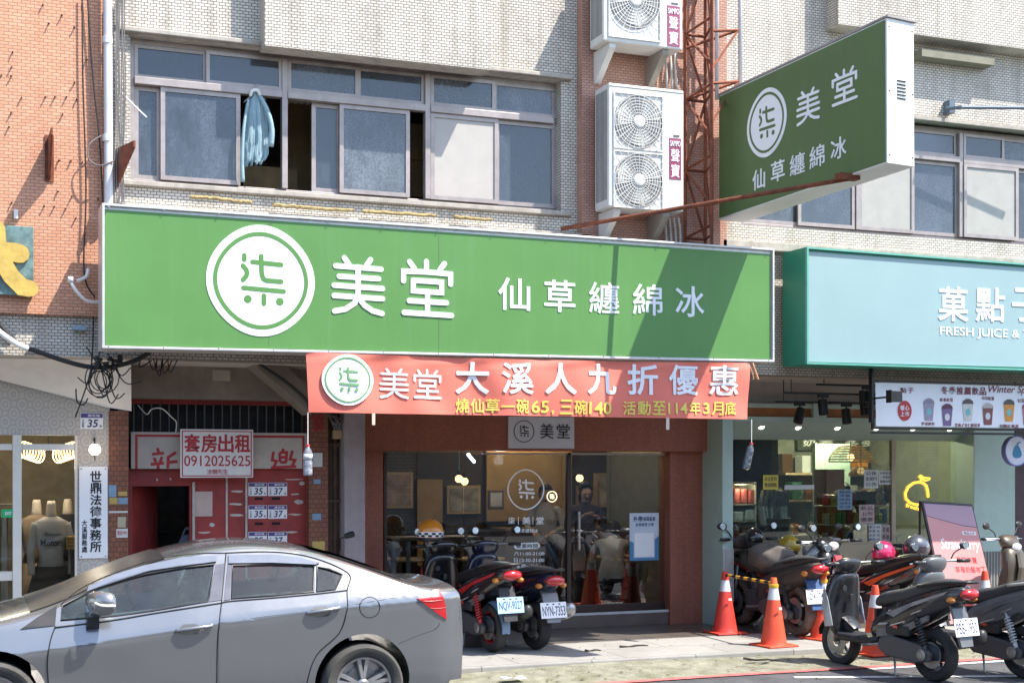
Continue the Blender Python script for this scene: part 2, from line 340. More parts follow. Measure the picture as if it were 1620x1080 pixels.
struct(part(lambda m: m.grid([[(x, y + .012 * math.sin(x * 2.1), .010 + .004 * (y > 11.65)) for x in [-10 + i * .4 for i in range(90)]] for y in (11.60, 11.69)]), 'red_kerb_line', REDLINE, None))
struct(part(lambda m: m.box(-20, 30, KY + .0, 13.85, -.1, .09), 'sidewalk', CONC, None, bevel=.015))
struct(part(lambda m: m.box(-20, 30, 13.85, 15.3, -.1, .094), 'arcade_floor', TILEF, None))
def wl(m):
    a = V((9.6, 9.0)); 
    for (x0, y0, x1, y1) in ((7.3, 11.35, 9.6, 10.55), (8.3, 11.55, 12, 11.5)):
        d = V((x1 - x0, y1 - y0)).normalized(); nn = V((-d.y, d.x)) * .05
        m.add([(x0 + nn.x, y0 + nn.y, .005), (x0 - nn.x, y0 - nn.y, .005), (x1 - nn.x, y1 - nn.y, .005), (x1 + nn.x, y1 + nn.y, .005)], [(0, 1, 2, 3)])
def leaves(m):
    rr = random.Random(17)
    for k in range(260):
        x = rr.uniform(2.5, 11); y = rr.choice((rr.uniform(11.75, 12.5), rr.uniform(11.75, 12.5), rr.uniform(12.55, 14.6), rr.uniform(11.0, 11.6))); z = .1 if y > 12.52 else (.012 + (y - 11.7) * .05 if y > 11.7 else .006); s = rr.uniform(.008, .03); a = rr.uniform(0, 6.3); c, d = math.cos(a) * s, math.sin(a) * s
        m.add([(x - c, y - d, z + .004), (x + d * .5, y - c * .5, z + rr.uniform(.004, .012)), (x + c, y + d, z + .004), (x - d * .5, y + c * .5, z + rr.uniform(.004, .012))], [(0, 1, 2, 3)])
lv = tag(part(leaves, 'leaf_litter', mat('dry_leaf', (.16, .11, .05), .8, var=.7, scale=30), None), 'dry leaf bits and grit scattered over the strip and pavement', 'leaf litter', None, 'stuff')
struct(part(wl, 'parking_line', mat('white_road_paint', (.62, .62, .6), .7, var=.25, scale=15, dirt=.5, dirtcol=(.25, .25, .24)), None))
litter = mat('paper_litter', (.6, .65, .7), .6)
def lit(px, py, w, h, a):
    p = G(px, py, .05); d = V((math.cos(a), math.sin(a), 0)); e = V((-d.y, d.x, 0))
    return single(lambda m: m.grid([[p + d * (w * (i / 3 - .5)) + e * (h * (j - .5)) + V((0, 0, .012 + .012 * math.sin(i * 2 + j))) for i in range(4)] for j in (0, 1)]), 'paper_scrap', litter, LL.pop(0), 'litter')
LL = ['crumpled pale blue paper scrap on the mossy strip behind the silver car']
lit(812, 1073, .22, .12, .1)
for k, (px, py, w) in enumerate([(1010, 1026, .3), (932, 1027, .16)]):
    pass

# ---------------------------------------------------------------- buildings
YW, YO, YP, YG = 13.55, 13.5, 13.42, 15.2
ZB, ZT = 3.0, 9.5
XL, XR = PX(166, YW), PX(1620, YW) + 4
W1 = (PX(206, YW), PX(888, YW), 4.655, 6.03); W2 = (PX(1172, YW), PX(1760, YW), 4.66, 6.0)
YWB = 13.82
wb = thing('tiled_building', 'white tiled apartment building above the green and turquoise shop signs', 'building', V((6, YW, ZB)))
def wall(m):
    for z0, z1, a, b in ((ZB, W1[2], XL, XR), (W1[3], ZT, XL, XR), (W1[2], W1[3], XL, W1[0]), (W1[2], W1[3], W1[1], W2[0]), (W1[2], W1[3], W2[1], XR)):
        m.box(a, b, YW, YWB, z0, z1)
part(wall, 'wall', BRICKW, wb)
for p0, p1, pb in ((419, 776, 72), (1326, 1700, 38)):
    part(lambda m: m.box(PX(p0, 13.3), PX(p1, 13.3), 13.3, YW, PZ(p0, pb, 13.3), ZT), 'projecting_bay', BRICKW, wb)
part(lambda m: m.box(PX(1455, 13.4), PX(1570, 13.4), 13.36, YW, PZ(1500, 96, 13.4), PZ(1500, 84, 13.4)), 'ledge', mat('dark_ledge', (.25, .24, .18), .9, dirt=.5), wb)  # narrow ledge in a darker, mottled tone than the wall
LEDGE = mat('ledge_concrete', (.42, .38, .33), .8, var=.2, streak=.4, dirt=.4)
part(lambda m: (m.box(XL, W1[1] + .3, 13.42, YW, 4.30, 4.42), m.box(W2[0] - .3, XR, 13.42, YW, 4.36, 4.46)), 'beam_ledge', LEDGE, wb, bevel=.01)
part(lambda m: m.box(W1[0] - .15, W1[1] + .1, 13.47, YW, W1[3] + .0, W1[3] + .045), 'window_hood', LEDGE, wb, bevel=.008)
part(lambda m: m.box(W1[0] - .1, W1[1] + .1, 13.50, YW, W1[2] - .05, W1[2]), 'window_sill', LEDGE, wb, bevel=.008)
part(lambda m: m.box(W2[0] - .1, W2[1] + .1, 13.46, YW, W2[3], W2[3] + .05), 'window_hood', LEDGE, wb, bevel=.008)
FOAM = mat('yellowed_foam', (.40, .30, .14), .9, var=.4, scale=20, bump=.6)
FP = ([(302, 311), (340, 314), (372, 318), (398, 320)], [(432, 324), (470, 327), (520, 331), (560, 333)], [(575, 334), (620, 337), (690, 341)], [(718, 343), (778, 348)])
for k_, run in enumerate(FP):
    def foam(m):
        rr = random.Random(k_); pts = spline([P(px, py, 13.4) for px, py in run], 9); pts = [p + V((0, rr.uniform(-.006, .006), rr.uniform(-.005, .005))) for p in pts]; m.tube(pts, .021, 7, r1=.017)
    part(foam, 'foam_sealant', FOAM, wb)
def stains(m):
    pass
part(lambda m: m.box(PX(921, YP), PX(1150, YP), YP, YW - .001, ZB, ZT), 'red_tile_pilaster', BRICKR, wb)
# rooms behind the windows
ROOMW = mat('room_wood', (.42, .28, .13), .7, var=.35, scale=3, streak=.4)
ROOMD = mat('room_dim', (.24, .20, .16), .8, var=.3)
def room(m, w):
    x0, x1, z0, z1 = w; Y0, Y1 = YWB, 15.9; e = .05
    m.box(x0 - .3, x1 + .3, Y1, Y1 + e, z0 - .6, z1 + .3); m.box(x0 - .3, x1 + .3, Y0, Y1, z0 - .65, z0 - .6); m.box(x0 - .3, x1 + .3, Y0, Y1, z1 + .3, z1 + .35)
    m.box(x0 - .35, x0 - .3, Y0, Y1, z0 - .6, z1 + .3); m.box(x1 + .3, x1 + .35, Y0, Y1, z0 - .6, z1 + .3)
part(lambda m: room(m, W1), 'room', ROOMD, wb); part(lambda m: room(m, W2), 'room', ROOMD, wb)
def roomstuff(m):
    m.box(PX(645, 14.6), PX(676, 14.6), 14.6, 14.8, 4.2, 5.7)
    for z in (4.9, 5.3): m.box(PX(640, 14.5), PX(676, 14.5), 14.55, 14.6, z, z + .05)
part(roomstuff, 'shelf_unit', ROOMW, wb); part(lambda m: m.box(PX(385, 14.5), PX(470, 14.5), 14.5, 14.9, 4.2, PZ(400, 262, 14.5)), 'cupboard', ROOMW, wb); part(lambda m: m.box(PX(455, 14.9), PX(497, 14.9), 14.9, 15, 4.2, 5.9), 'inner_door', ROOMW, wb)
CURT = mat('faded_curtain', (.50, .45, .38), .9, var=.15, streak=.3)
for a, b, zt_, zb_ in ((262, 330, 6.0, 4.7), (455, 520, 6.0, 5.62), (560, 640, 6.0, 4.7), (800, 850, 6.0, 4.7), (1200, 1262, 6.0, 4.7), (1450, 1490, 6.0, 4.7), (1560, 1640, 6.0, 5.1)):
    part(lambda m: m.grid([[(PX(a, 13.9) + (PX(b, 13.9) - PX(a, 13.9)) * i / 40, 13.92 + .03 * math.sin(i * 1.1 + zz), zz) for i in range(41)] for zz in (zb_, (zb_ + zt_) / 2, zt_)]), 'curtain', CURT, wb, smooth=True)
ALU = mat('bronze_aluminium', (.36, .31, .295), .4, .35, var=.18, dirt=.35, streak=.35, dirtcol=(.5, .46, .42))
FROST = glass('frosted_pane', (.36, .40, .44), 2.2, .05, film=.36, filmcol=(.20, .24, .31))  # mottled film puts the bright haze on the glass into its colour
FROST2 = glass('frosted_pane_light', (.40, .44, .48), 2.0, .08, film=.46, filmcol=(.32, .36, .42))  # same painted haze, in a paler film
MILK = mat('milky_pane', (.46, .425, .39), .4, var=.05, streak=.15, dirtcol=(.35, .33, .32))
MILK2 = mat('yellowed_pane', (.40, .38, .35), .45, var=.08, streak=.25, dirtcol=(.3, .25, .18))
YF = 13.66
def window_unit(w, mull, bar_z, trans, lower):
    x0, x1, z0, z1 = w
    fm = MB(); fr = front(YF)
    fm.frame(fr, x0, x1, z0, z1, .05, .07, -.1)
    for px in mull: x = PX(px, YF); fm.box(x - .028, x + .028, YF - .025, YF + .06, z0 + .05, z1 - .05)
    xs = [x0 + .05] + [PX(p, YF) for p in mull] + [x1 - .05]
    for a, b in zip(xs[:-1], xs[1:]):
        fm.box(a + (.028 if a > x0 + .06 else 0), b - (.028 if b < x1 - .06 else 0), YF - .035, YF + .05, bar_z - .04, bar_z + .03)
    o = fm.build('window', ALU, wb, bevel=.004)
    for (a, b, m, dy) in trans:
        xa, xb = PX(a, YF), PX(b, YF); s = MB(); s.frame(front(YF + dy), xa, xb, bar_z + .032, z1 - .052, .034, .03, -.02); s.build('sash', ALU, o)
        s = MB(); s.box(xa + .03, xb - .03, YF + dy + .004, YF + dy + .01, bar_z + .06, z1 - .08); s.build('pane', m, o)
    for (a, b, m, dy) in lower:
        xa, xb = PX(a, YF), PX(b, YF); s = MB(); s.frame(front(YF + dy), xa, xb, z0 + .052, bar_z - .042, .042, .03, -.02); s.build('sash', ALU, o)
        s = MB(); s.box(xa + .035, xb - .035, YF + dy + .004, YF + dy + .01, z0 + .09, bar_z - .075); s.build('pane', m, o)
    return o
window_unit(W1, (450, 676), 5.63,
    [(213, 328, FROST, .04), (326, 446, FROST, .0), (455, 567, FROST2, .0), (566, 672, FROST, .02), (681, 783, FROST2, .0), (782, 884, FROST2, .03)],
    [(213, 256, FROST, .06), (254, 380, FROST, .0), (495, 541, FROST, .06), (537, 648, FROST2, .0), (681, 788, MILK, .0), (785, 884, FROST, .03)])
window_unit(W2, (1356, 1519, 1680), 5.63,
    [(1180, 1265, FROST, 0), (1262, 1352, FROST, .03), (1362, 1440, FROST, .0), (1438, 1515, FROST, .03), (1524, 1588, FROST, .0), (1586, 1676, FROST2, .03)],
    [(1180, 1270, FROST2, .04), (1262, 1352, FROST, .0), (1358, 1446, MILK2, .0), (1443, 1517, FROST, .03), (1522, 1608, MILK2, -.03), (1606, 1676, FROST, .03)])
# hanging shirt in the open sash
SHIRT = mat('pale_blue_cloth', (.27, .40, .45), .9, bump=.3, var=.22, streak=.3, dirtcol=(.6, .68, .72))
def shirt(m):
    Y = 13.66; lf = [(398, 148), (389, 165), (386, 195), (385, 225), (384, 250), (388, 262)]; rt = [(408, 146), (418, 158), (423, 190), (425, 220), (424, 245), (417, 258)]
    rows = []; N = 22
    for j in range(16):
        t = j / 15 * 5; i = min(4, int(t)); f = t - i
        l = [lf[i][q] + (lf[i + 1][q] - lf[i][q]) * f for q in (0, 1)]; r = [rt[i][q] + (rt[i + 1][q] - rt[i][q]) * f for q in (0, 1)]; g = min(1, j / 5)
        rows.append([P(l[0] + (r[0] - l[0]) * k / N, l[1] + (r[1] - l[1]) * k / N + (3 * math.sin(k * 1.1) if j == 15 else 0), Y) + V((0, g * (.016 * math.sin(k * .7 + j * .16) + .014 * math.sin(k * 2.3 + j * .4) + .008 * math.sin(k * 4.1 - j * .7)) - .05 * math.sin(PI * k / N), 0)) for k in range(N + 1)])
    m.grid(rows); m.grid([[p + V((0, .05 * math.sin(PI * k / N) + .006, 0)) for k, p in enumerate(r)] for r in rows])
def sleeve(m):
    m.tube([P(411, 152, 13.6), P(423, 175, 13.57), P(430, 205, 13.57), P(428, 232, 13.6)], .018, 8, r1=.03, smoothpath=3)
def sleeve2(m): m.tube([P(393, 158, 13.6), P(386, 200, 13.57), P(383, 250, 13.58), P(384, 288, 13.6)], .012, 8, r1=.022, smoothpath=4)
def collar(m): m.tube([P(396, 152, 13.6), P(399, 144, 13.58), P(407, 143, 13.58), P(411, 151, 13.6)], .016, 8, smoothpath=4)
sh = T('hanging_shirt', 'light blue shirt hanging crumpled in the open upstairs window', 'shirt', 405, 290, 13.7)
part(shirt, 'shirt_body', SHIRT, sh, smooth=True); part(sleeve, 'sleeve', SHIRT, sh, smooth=True); part(sleeve2, 'sleeve', SHIRT, sh, smooth=True); part(collar, 'collar', WHITE, sh, smooth=True); part(lambda m: m.tube([P(386, 162, 13.63), P(403, 146, 13.63), P(420, 158, 13.63)], .006, 6), 'hanger', STEEL, sh); part(lambda m: m.tube([P(403, 146, 13.63), P(403, 136, 13.63), P(408, 133, 13.63)], .004, 6), 'hanger_hook', STEEL, sh)

# orange building on the left
ob = thing('orange_building', 'orange brick tiled building wall at the left edge', 'building', V((-2, YO, 3.3)))
ZO = PZ(80, 497, YO)
part(lambda m: m.box(-14, XL - .001, YO, YO + .3, ZO, ZT), 'wall', BRICKO, ob)
part(lambda m: m.box(-14, XL - .001, YO + .08, YO + .3, ZB, ZO), 'tile_band', BRICKW, ob)
part(lambda m: m.box(XL - .001, PX(186, YW), YW - .07, YW - .001, PZ(170, 330, YW), ZT), 'corner_strip', BRICKW, ob)
def stubs(m):
    for px, py in ((68, 8), (98, 25), (77, 38), (118, 44), (20, 83), (18, 107), (18, 121), (2, 120), (118, 131), (34, 155), (72, 154), (87, 154), (105, 154), (121, 158), (18, 179), (99, 181), (14, 201), (93, 254), (112, 255), (130, 257), (91, 303), (114, 311), (18, 321), (70, 326), (86, 327), (104, 330), (120, 345), (137, 95), (155, 315)):
        p = P(px, py, YO); m.tube([p, p + V((0, -.02, .0)), p + V((random.uniform(-.008, .008), -.036, -.008))], .007, 5)
part(stubs, 'rebar_stub', mat('rusty_dark', (.05, .03, .025), .8, var=.4), ob)
def bracket_plate(label, px, py0, py1, d, tilt=0, Y=YO):
    p0, p1 = P(px, py0, Y), P(px, py1, Y); b = MB(); w = .018
    b.prism([(p0.x, Y, p0.z), (p0.x + tilt, Y - d, p0.z + .0), (p0.x + tilt, Y - d, p0.z - .06), (p0.x, Y - .05, p1.z), (p0.x, Y, p1.z)], (w, 0, 0))
    b.box(p0.x - .03, p0.x + .05, Y - .012, Y - .001, p1.z - .02, p0.z + .02)
    return tag(b.build('wall_bracket', RUST, None), label, 'bracket')
bracket_plate('rusty triangular iron bracket on the bare orange wall', 76, 218, 284, .42)
bracket_plate('rusty tilted iron bracket beside the drainpipe at the window corner', 182, 236, 300, .42, .12)

# arcade soffit
SOFF = mat('soffit_paint', (.46, .42, .38), .85, var=.15, streak=.2, dirt=.35, dirtcol=(.28, .24, .21))
sf = tag(part(lambda m: m.box(-14, XR, YWB, 19.6, ZB, ZB + .12), 'arcade_ceiling', SOFF, None), 'plain grey arcade ceiling slab above the shopfronts', 'ceiling'); sf['kind'] = 'structure'

# the building across the street, which the shop windows mirror
OPP = brick('opposite_tile', (.42, .39, .36), (.36, .33, .3), (.2, .18, .16), .2, .1, .01, .6)
opp = thing('opposite_building', 'low dark row of shops across the street behind the viewer', 'building', V((8, -9, 0)))
part(lambda m: m.box(-30, 45, -12, -9, 0, 5.9), 'wall', OPP, opp)
part(lambda m: [m.box(-29 + i * 4.6, -25.4 + i * 4.6, -8.99, -8.9, .2, 2.9) for i in range(16)], 'shutter', mat('shutter_grey', (.22, .23, .24), .5), opp)
part(lambda m: [m.box(-29 + i * 4.6, -25.4 + i * 4.6, -8.99, -8.9, 3.9, 5.6) for i in range(16)], 'window', mat('dark_window', (.03, .035, .04), .2), opp)
part(lambda m: [m.box(-29.3 + i * 4.6, -25.1 + i * 4.6, -8.99, -8.0, 2.95, 3.5) for i in range(16)], 'awning', mat('awning_pale', (.5, .48, .45), .6, var=.3, scale=.3), opp)

# ---------------------------------------------------------------- the long green sign
YS, SB = 12.95, 13.3
def quadslab(m, Y0, Y1, c, inset=0):                       # four pixel corners on Y0 (tl, tr, br, bl), pushed back to Y1
    q = [P(px, py, Y0) for px, py in c]
    tl, tr, br, bl = q; m.hexa([bl, br, br + V((0, Y1 - Y0, 0)), bl + V((0, Y1 - Y0, 0)), tl, tr, tr + V((0, Y1 - Y0, 0)), tl + V((0, Y1 - Y0, 0))])
def quadframe(m, Y, c, w, d):
    q = [P(px, py, Y) for px, py in c]; ctr = sum(q, V()) / 4; tl, tr, br, bl = q
    i = [tl + V((w, 0, -w)), tr + V((-w, 0, -w)), br + V((-w, 0, w)), bl + V((w, 0, w))]
    vs = q + i + [p + V((0, -d, 0)) for p in q + i]; fs = []
    for k in range(4):
        l = (k + 1) % 4; fs += [(k, l, l + 4, k + 4), (k + 8, k + 12, l + 12, l + 8), (k, k + 8, l + 8, l), (k + 4, l + 4, l + 12, k + 12)]
    m.add(vs, fs)
C1 = [(161, 322), (1223, 394), (1223, 573), (161, 551)]
gs = T('shop_sign', 'long green dessert shop sign board with white round logo and characters', 'shop sign', 690, 551, YS)
part(lambda m: quadslab(m, YS, SB, C1), 'sign_box', SILVER, gs)
part(lambda m: quadframe(m, YS - .002, C1, .022, .03), 'frame', SILVER, gs, bevel=.004)
C1b = [(166, 331), (1219, 402), (1219, 568), (166, 546)]
part(lambda m: quadslab(m, YS - .006, YS - .001, C1b), 'face_panel', GREEN, gs)
def seams(m):
    for px in (425, 694): 
        p, q = P(px, 349 + (px - 425) * .068, YS), P(px, 551 + (px - 425) * .02, YS); m.box(p.x - .0015, p.x + .0015, YS - .0075, YS - .0062, q.z + .02, p.z - .03)
part(seams, 'panel_seam', GREENSIDE, gs)
def rivets(m):
    for k in range(13):
        px = 172 + k * 87; 
        for py in (326.5 + (px - 161) * .068, 547.5 + (px - 161) * .0207): p = P(px, py, YS - .03); m.ball(p, .007, n=8, m=4)
part(rivets, 'screw', STEEL, gs)
YL = YS - .0065; fL = front(YL)
lc = P(413, 444, YL); lr = (P(498, 444, YL).x - P(328, 444, YL).x) / 2 ; lk = 1.0
lh = 87 * MPP(413, YL)
part(lambda m: m.disc(fL, lc.x, lc.z, lr, lh, .004, .001, 64, .012), 'logo_disc', SIGNW, gs)
def lg(m):
    m.ring(fL, lc.x, lc.z, lr * .80, lr * .875, .002, .0055, 64, lh / lr, .012)
    logo_glyph(m, fL, lc.x, lc.z, (lr + lh) / 2, .085, .002, .0055)
part(lg, 'logo', GREEN, gs)
def rounded_mei(m, fr, x0, x1, z0, z1, w, d=.004, z=.001):
    f = lambda L: [(x0 + (x1 - x0) * a, z0 + (z1 - z0) * b) for a, b in L]; ww = w; k = .0004
    for i, L in enumerate(([(.22, .99), (.31, .88)], [(.74, .98), (.66, .88)], [(.05, .84), (.95, .82)], [(.12, .66), (.90, .65)], [(.02, .5), (.98, .48)], [(.02, .32), (.98, .30)], [(.49, .84), (.49, .34), (.42, .2), (.24, .09), (.03, .05)], [(.52, .28), (.62, .17), (.78, .08), (.97, .04)])):
        m.stroke(fr, f(L), ww, d + k * i, z)
def rounded_tang(m, fr, x0, x1, z0, z1, w, d=.004, z=.001):
    f = lambda L: [(x0 + (x1 - x0) * a, z0 + (z1 - z0) * b) for a, b in L]; k = .0004
    for i, L in enumerate(([(.15, .96), (.24, .85)], [(.48, .98), (.48, .82)], [(.84, .96), (.75, .85)], [(.03, .62), (.03, .79), (.5, .795)], [(.49, .795), (.96, .78), (.96, .6)], [(.22, .64), (.22, .455), (.5, .45)], [(.49, .45), (.78, .445), (.78, .54)], [(.22, .635), (.5, .635), (.78, .63), (.78, .53)], [(.5, .45), (.5, .08)], [(.14, .28), (.88, .27)], [(.04, .07), (.98, .05)])):
        m.stroke(fr, f(L), w, d + k * i, z)
def mt(m, Y, c1, c2, h, wpx, wk=.075):
    for fn, c in ((rounded_mei, c1), (rounded_tang, c2)):
        p = P(c[0], c[1], Y); hw = (PX(c[0] + wpx / 2, Y) - PX(c[0] - wpx / 2, Y)) / 2; hh = h / 2 * MPP(c[0], Y); fn(m, front(Y), p.x - hw, p.x + hw, p.z - hh, p.z + hh, hh * 2 * wk * 1.25)
def ms(m):
    mt(m, YL, (567, 453), (676, 457), 90, 80)
    pchars(m, YL, '仙草纏綿冰', 788, 1114, 464, 478, 50, .014, gap=.31)
part(ms, 'lettering', SIGNW, gs)

# turquoise sign
TEAL = mat('turquoise_panel', (.285, .415, .425), .4, var=.06, scale=1); TEALS = mat('turquoise_side', srgb(36, 128, 105), .4, var=.08)
C2 = [(1274, 391), (1760, 428), (1760, 590), (1274, 576)]
ts = T('shop_sign', 'turquoise juice shop sign board with white characters', 'shop sign', 1450, 576, YS)
part(lambda m: quadslab(m, YS, SB + .1, C2), 'sign_box', TEALS, ts)
part(lambda m: quadframe(m, YS - .002, C2, .02, .035), 'frame', mat('turquoise_trim', srgb(100, 168, 152), .35), ts)
part(lambda m: quadslab(m, YS - .006, YS - .001, [(1278, 398), (1757, 434), (1757, 584), (1278, 572)]), 'face_panel', TEAL, ts)
def tl(m):
    pchars(m, YL, '菓點子', 1484, 1646, 480, 484, 54, .016, gap=.2)
    pchars(m, YL, 'FRESH JUICE & TEA', 1487, 1652, 525, 532, 17, .004, latin=True)
part(tl, 'lettering', SIGNW, ts)

# projecting sign
A0, A1 = P(1137, 152, 13.2), P(1137, 348, 13.2); B0, B1 = P(1403, 28, 10.75), P(1404, 258, 10.75)
ps = thing('projecting_sign', 'green double sided sign board projecting over the street on a rusty strut', 'hanging sign', (A1 + B1) / 2)
ru = (B0 - A0).normalized(); 
th = V((ru.y, -ru.x, 0)).normalized() * -1 if V((ru.y, -ru.x, 0)).x < 0 else V((ru.y, -ru.x, 0)).normalized()
TH = .34
part(lambda m: m.hexa([A1, B1, B1 + th * TH, A1 + th * TH, A0, B0, B0 + th * TH, A0 + th * TH]), 'sign_box', mat('sign_box_white', (.82, .82, .80), .5, var=.05, streak=.12, dirtcol=(.5, .45, .4)), ps, bevel=.006)
pf = Fr(A1, (B1 - A1), (A0 - A1)); pf.u = (A0 - A1).normalized(); pf.r = (B1 - A1).normalized(); pf.n = -th
PW, PH0, PH1 = (B1 - A1).length, (A0 - A1).length, (B0 - B1).length
def pm(a, b, z=0): return A1.lerp(B1, a).lerp(A0.lerp(B0, a), b) - th * z
def uv_of(px, py):                                         # where a pixel's ray meets the sign's face
    u = (px - CX) / F; v = (HY - py) / F; d = V((sy + cy * u, cy - sy * u, v)); o = V((0, 0, CH)); n = (B1 - A1).cross(A0 - A1); k = n.dot(A1 - o) / n.dot(d); q = o + d * k
    a = (q - A1).dot(pf.r) / PW; lo = A1.lerp(B1, a); hi = A0.lerp(B0, a); return a, (q - lo).dot((hi - lo).normalized()) / (hi - lo).length
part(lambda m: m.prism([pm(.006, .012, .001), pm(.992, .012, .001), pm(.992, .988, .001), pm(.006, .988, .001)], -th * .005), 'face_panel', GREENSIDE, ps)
class Warp:                                                # bilinear frame on the sign's face
    def __init__(s, z): s.z = z; s.n = -th
    def p(s, x, y, z=0): return pm(x, y, s.z + z)
wf = Warp(.0065)
def pr_lr():
    (a, b), (c, d) = uv_of(1209, 196), uv_of(1241, 196); (e, f_), (g, h) = uv_of(1209, 143), uv_of(1209, 250)
    return a, b, abs(c - a), abs(f_ - h) / 2
la, lb, lra, lrb = pr_lr()
class Sc(Warp):
    def p(s, x, y, z=0): return pm(la + x * lra, lb + y * lrb, s.z + z)
scf = Sc(.0065)
part(lambda m: m.disc(scf, 0, 0, 1, 1, .004, .001, 48, .012), 'logo_disc', SIGNW, ps)
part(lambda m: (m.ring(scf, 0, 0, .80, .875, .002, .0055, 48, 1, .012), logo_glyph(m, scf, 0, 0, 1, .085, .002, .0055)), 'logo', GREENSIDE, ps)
def plet(m):
    def cell(cx, cy, w, h):
        a, b = uv_of(cx, cy); a0, _ = uv_of(cx - w / 2, cy); a1, _ = uv_of(cx + w / 2, cy); _, b0 = uv_of(cx, cy + h / 2); _, b1 = uv_of(cx, cy - h / 2); return a0, a1, b0, b1
    class Q(Warp):
        def __init__(s, c): s.c = c; s.z = .0065; s.n = -th
        def p(s, x, y, z=0): a0, a1, b0, b1 = s.c; return pm(a0 + (a1 - a0) * x, b0 + (b1 - b0) * y, s.z + z)
    rounded_mei(m, Q(cell(1275, 170, 36, 52)), 0, 1, 0, 1, .088); rounded_tang(m, Q(cell(1332, 139, 40, 54)), 0, 1, 0, 1, .088)
    for ch, cx, cy, w, h in (('仙', 1200, 284, 20, 32), ('草', 1230, 271, 22, 33), ('纏', 1261, 260, 24, 34), ('綿', 1292, 248, 24, 35), ('冰', 1326, 235, 25, 34)):
        m.text(Q(cell(cx, cy, w, h)), ch, 0, 1, 0, 1, .012)
part(plet, 'lettering', SIGNW, ps)
def louvre(m):
    e = (B0 - B1).normalized()
    for k in range(6):
        c = B1.lerp(B0, .46 + k * .024) + th * (TH * .52); m.tube([c - th * .055 + ru * .004, c + th * .055 + ru * .004], .006, 6)
part(louvre, 'vent_louvre', BLACK, ps)
for k in (.06, .5, .94):
    for s in (.08, .93): part(lambda m: m.ball(B1.lerp(B0, k) + th * (TH * s) + ru * .002, .008, n=8, m=5), 'screw', BLACK, ps)
part(lambda m: m.hexa([A0 - th * .01 + V((0, 0, .002)), B0 - th * .01 + ru * .02 + V((0, 0, .002)), B0 + th * (TH + .02) + ru * .02 + V((0, 0, .002)), A0 + th * (TH + .02) + V((0, 0, .002)), A0 - th * .01 + V((0, 0, .02)), B0 - th * .01 + ru * .02 + V((0, 0, .02)), B0 + th * (TH + .02) + ru * .02 + V((0, 0, .02)), A0 + th * (TH + .02) + V((0, 0, .02))]), 'cap_strip', mat('weathered_cap', (.35, .32, .3), .7, dirt=.5), ps)
strut_b = P(1342, 283, 11.25) - th * .0; strut_a = P(888, 362, 13.4)
single(lambda m: (m.tube([strut_a, strut_b], .022, 10), m.box(strut_b.x - .12, strut_b.x + .1, strut_b.y - .05, strut_b.y + .05, strut_b.z - .01, strut_b.z + .045)), 'sign_strut', RUST, 'long rusty iron strut running up to the projecting sign', 'strut')
# rusty lattice tower behind
def truss(m):
    x0, x1 = PX(1086, 13.3), PX(1116, 13.33); x3 = PX(1126, 12.98); x2 = PX(1160, 13.3); ya, yb = 13.33, 12.98; z0, z1 = 4.3, 8.2; w = .016
    def bar(a, b, r=w): m.tube([a, b], r, 4)
    for x, y in ((x0, ya), (x1, ya), (x3, yb)): bar((x, y, z0), (x, y, z1), .022)
    zs = [4.42, 5.15, 5.9, 6.6, 7.3, 8.0]
    for i, z in enumerate(zs):
        bar((x0, ya, z), (x1, ya, z)); bar((x1, ya, z), (x3, yb, z)); bar((x0, ya, z), (x3, yb, z + .1))
        if i < len(zs) - 1:
            bar((x0, ya, z), (x1, ya, zs[i + 1])) if i % 2 else bar((x1, ya, z), (x0, ya, zs[i + 1])); bar((x1, ya, zs[i + 1]), (x3, yb, z)); bar((x0, ya, zs[i + 1]), (x3, yb, z + .3))
    for z in (6.0, 6.55): bar((x3, yb, z), (x2, 13.2, z + .12)); bar((x3, yb, z - .4), (x2, 13.2, z + .12)); bar((x0, ya, z - .1), (x2, 13.2, z + .12))
single(truss, 'lattice_mast', RUST, 'rusty iron lattice mast rising behind the projecting sign', 'lattice mast')
PIPE = mat('grey_pipe', (.62, .62, .63), .4, var=.1, streak=.2)
for px, z0, lab in ((1134, 5.9, 'thin white pipe in front of the rusty lattice mast'), (1171, 5.85, 'thin white pipe on the tiled wall right of the lattice mast')):
    single(lambda m: m.tube([(PX(px, 13.2), 13.2, z0), (PX(px, 13.2), 13.2, 8.5)], .022, 10), 'wall_pipe', PIPE, lab, 'pipe', smooth=True)
single(lambda m: (m.tube([P(1497, 172, 13.45), P(1520, 170, 13.3), P(1700, 171, 13.1)], .022, 8), m.box(PX(1497, YW) - .04, PX(1497, YW) + .04, 13.44, YW, PZ(1497, 180, 13.5), PZ(1497, 160, 13.5))), 'flag_rod', mat('grey_blue_rod', (.12, .16, .2), .5), 'blue grey rod bolted to the wall above the right window', 'rod')

# drainpipe and loose wires on the left
def drain(m):
    m.tube([(PX(172, 13.4), 13.4, 4.35), (PX(168, 13.4), 13.4, 9)], .04, 12)
    for z in (5.0, 5.9, 6.8): m.lathe([(.047, -.03), (.047, .03)], (PX(170, 13.4), 13.4, z), (0, 0, 1), 12)
single(drain, 'drainpipe', PIPE, 'grey white drainpipe at the corner of the orange wall', 'drainpipe', smooth=True, auto=40)
CBL = mat('black_cable', (.018, .018, .018), .6)
for pts, lab in (([(130, -10, 13.46), (131, 120, 13.46), (136, 300, 13.46), (133, 430, 13.46), (150, 470, 13.46)], 'black cable hanging down the orange wall, leftmost of two'),
                 ([(138, -10, 13.46), (146, 110, 13.46), (158, 230, 13.42), (163, 330, 13.42)], 'black cable running from the wall top to the drainpipe foot'),):
    single(lambda m: m.tube([P(*q) for q in pts], .008, 6, smoothpath=6), 'wall_cable', CBL, lab, 'cable', smooth=True)
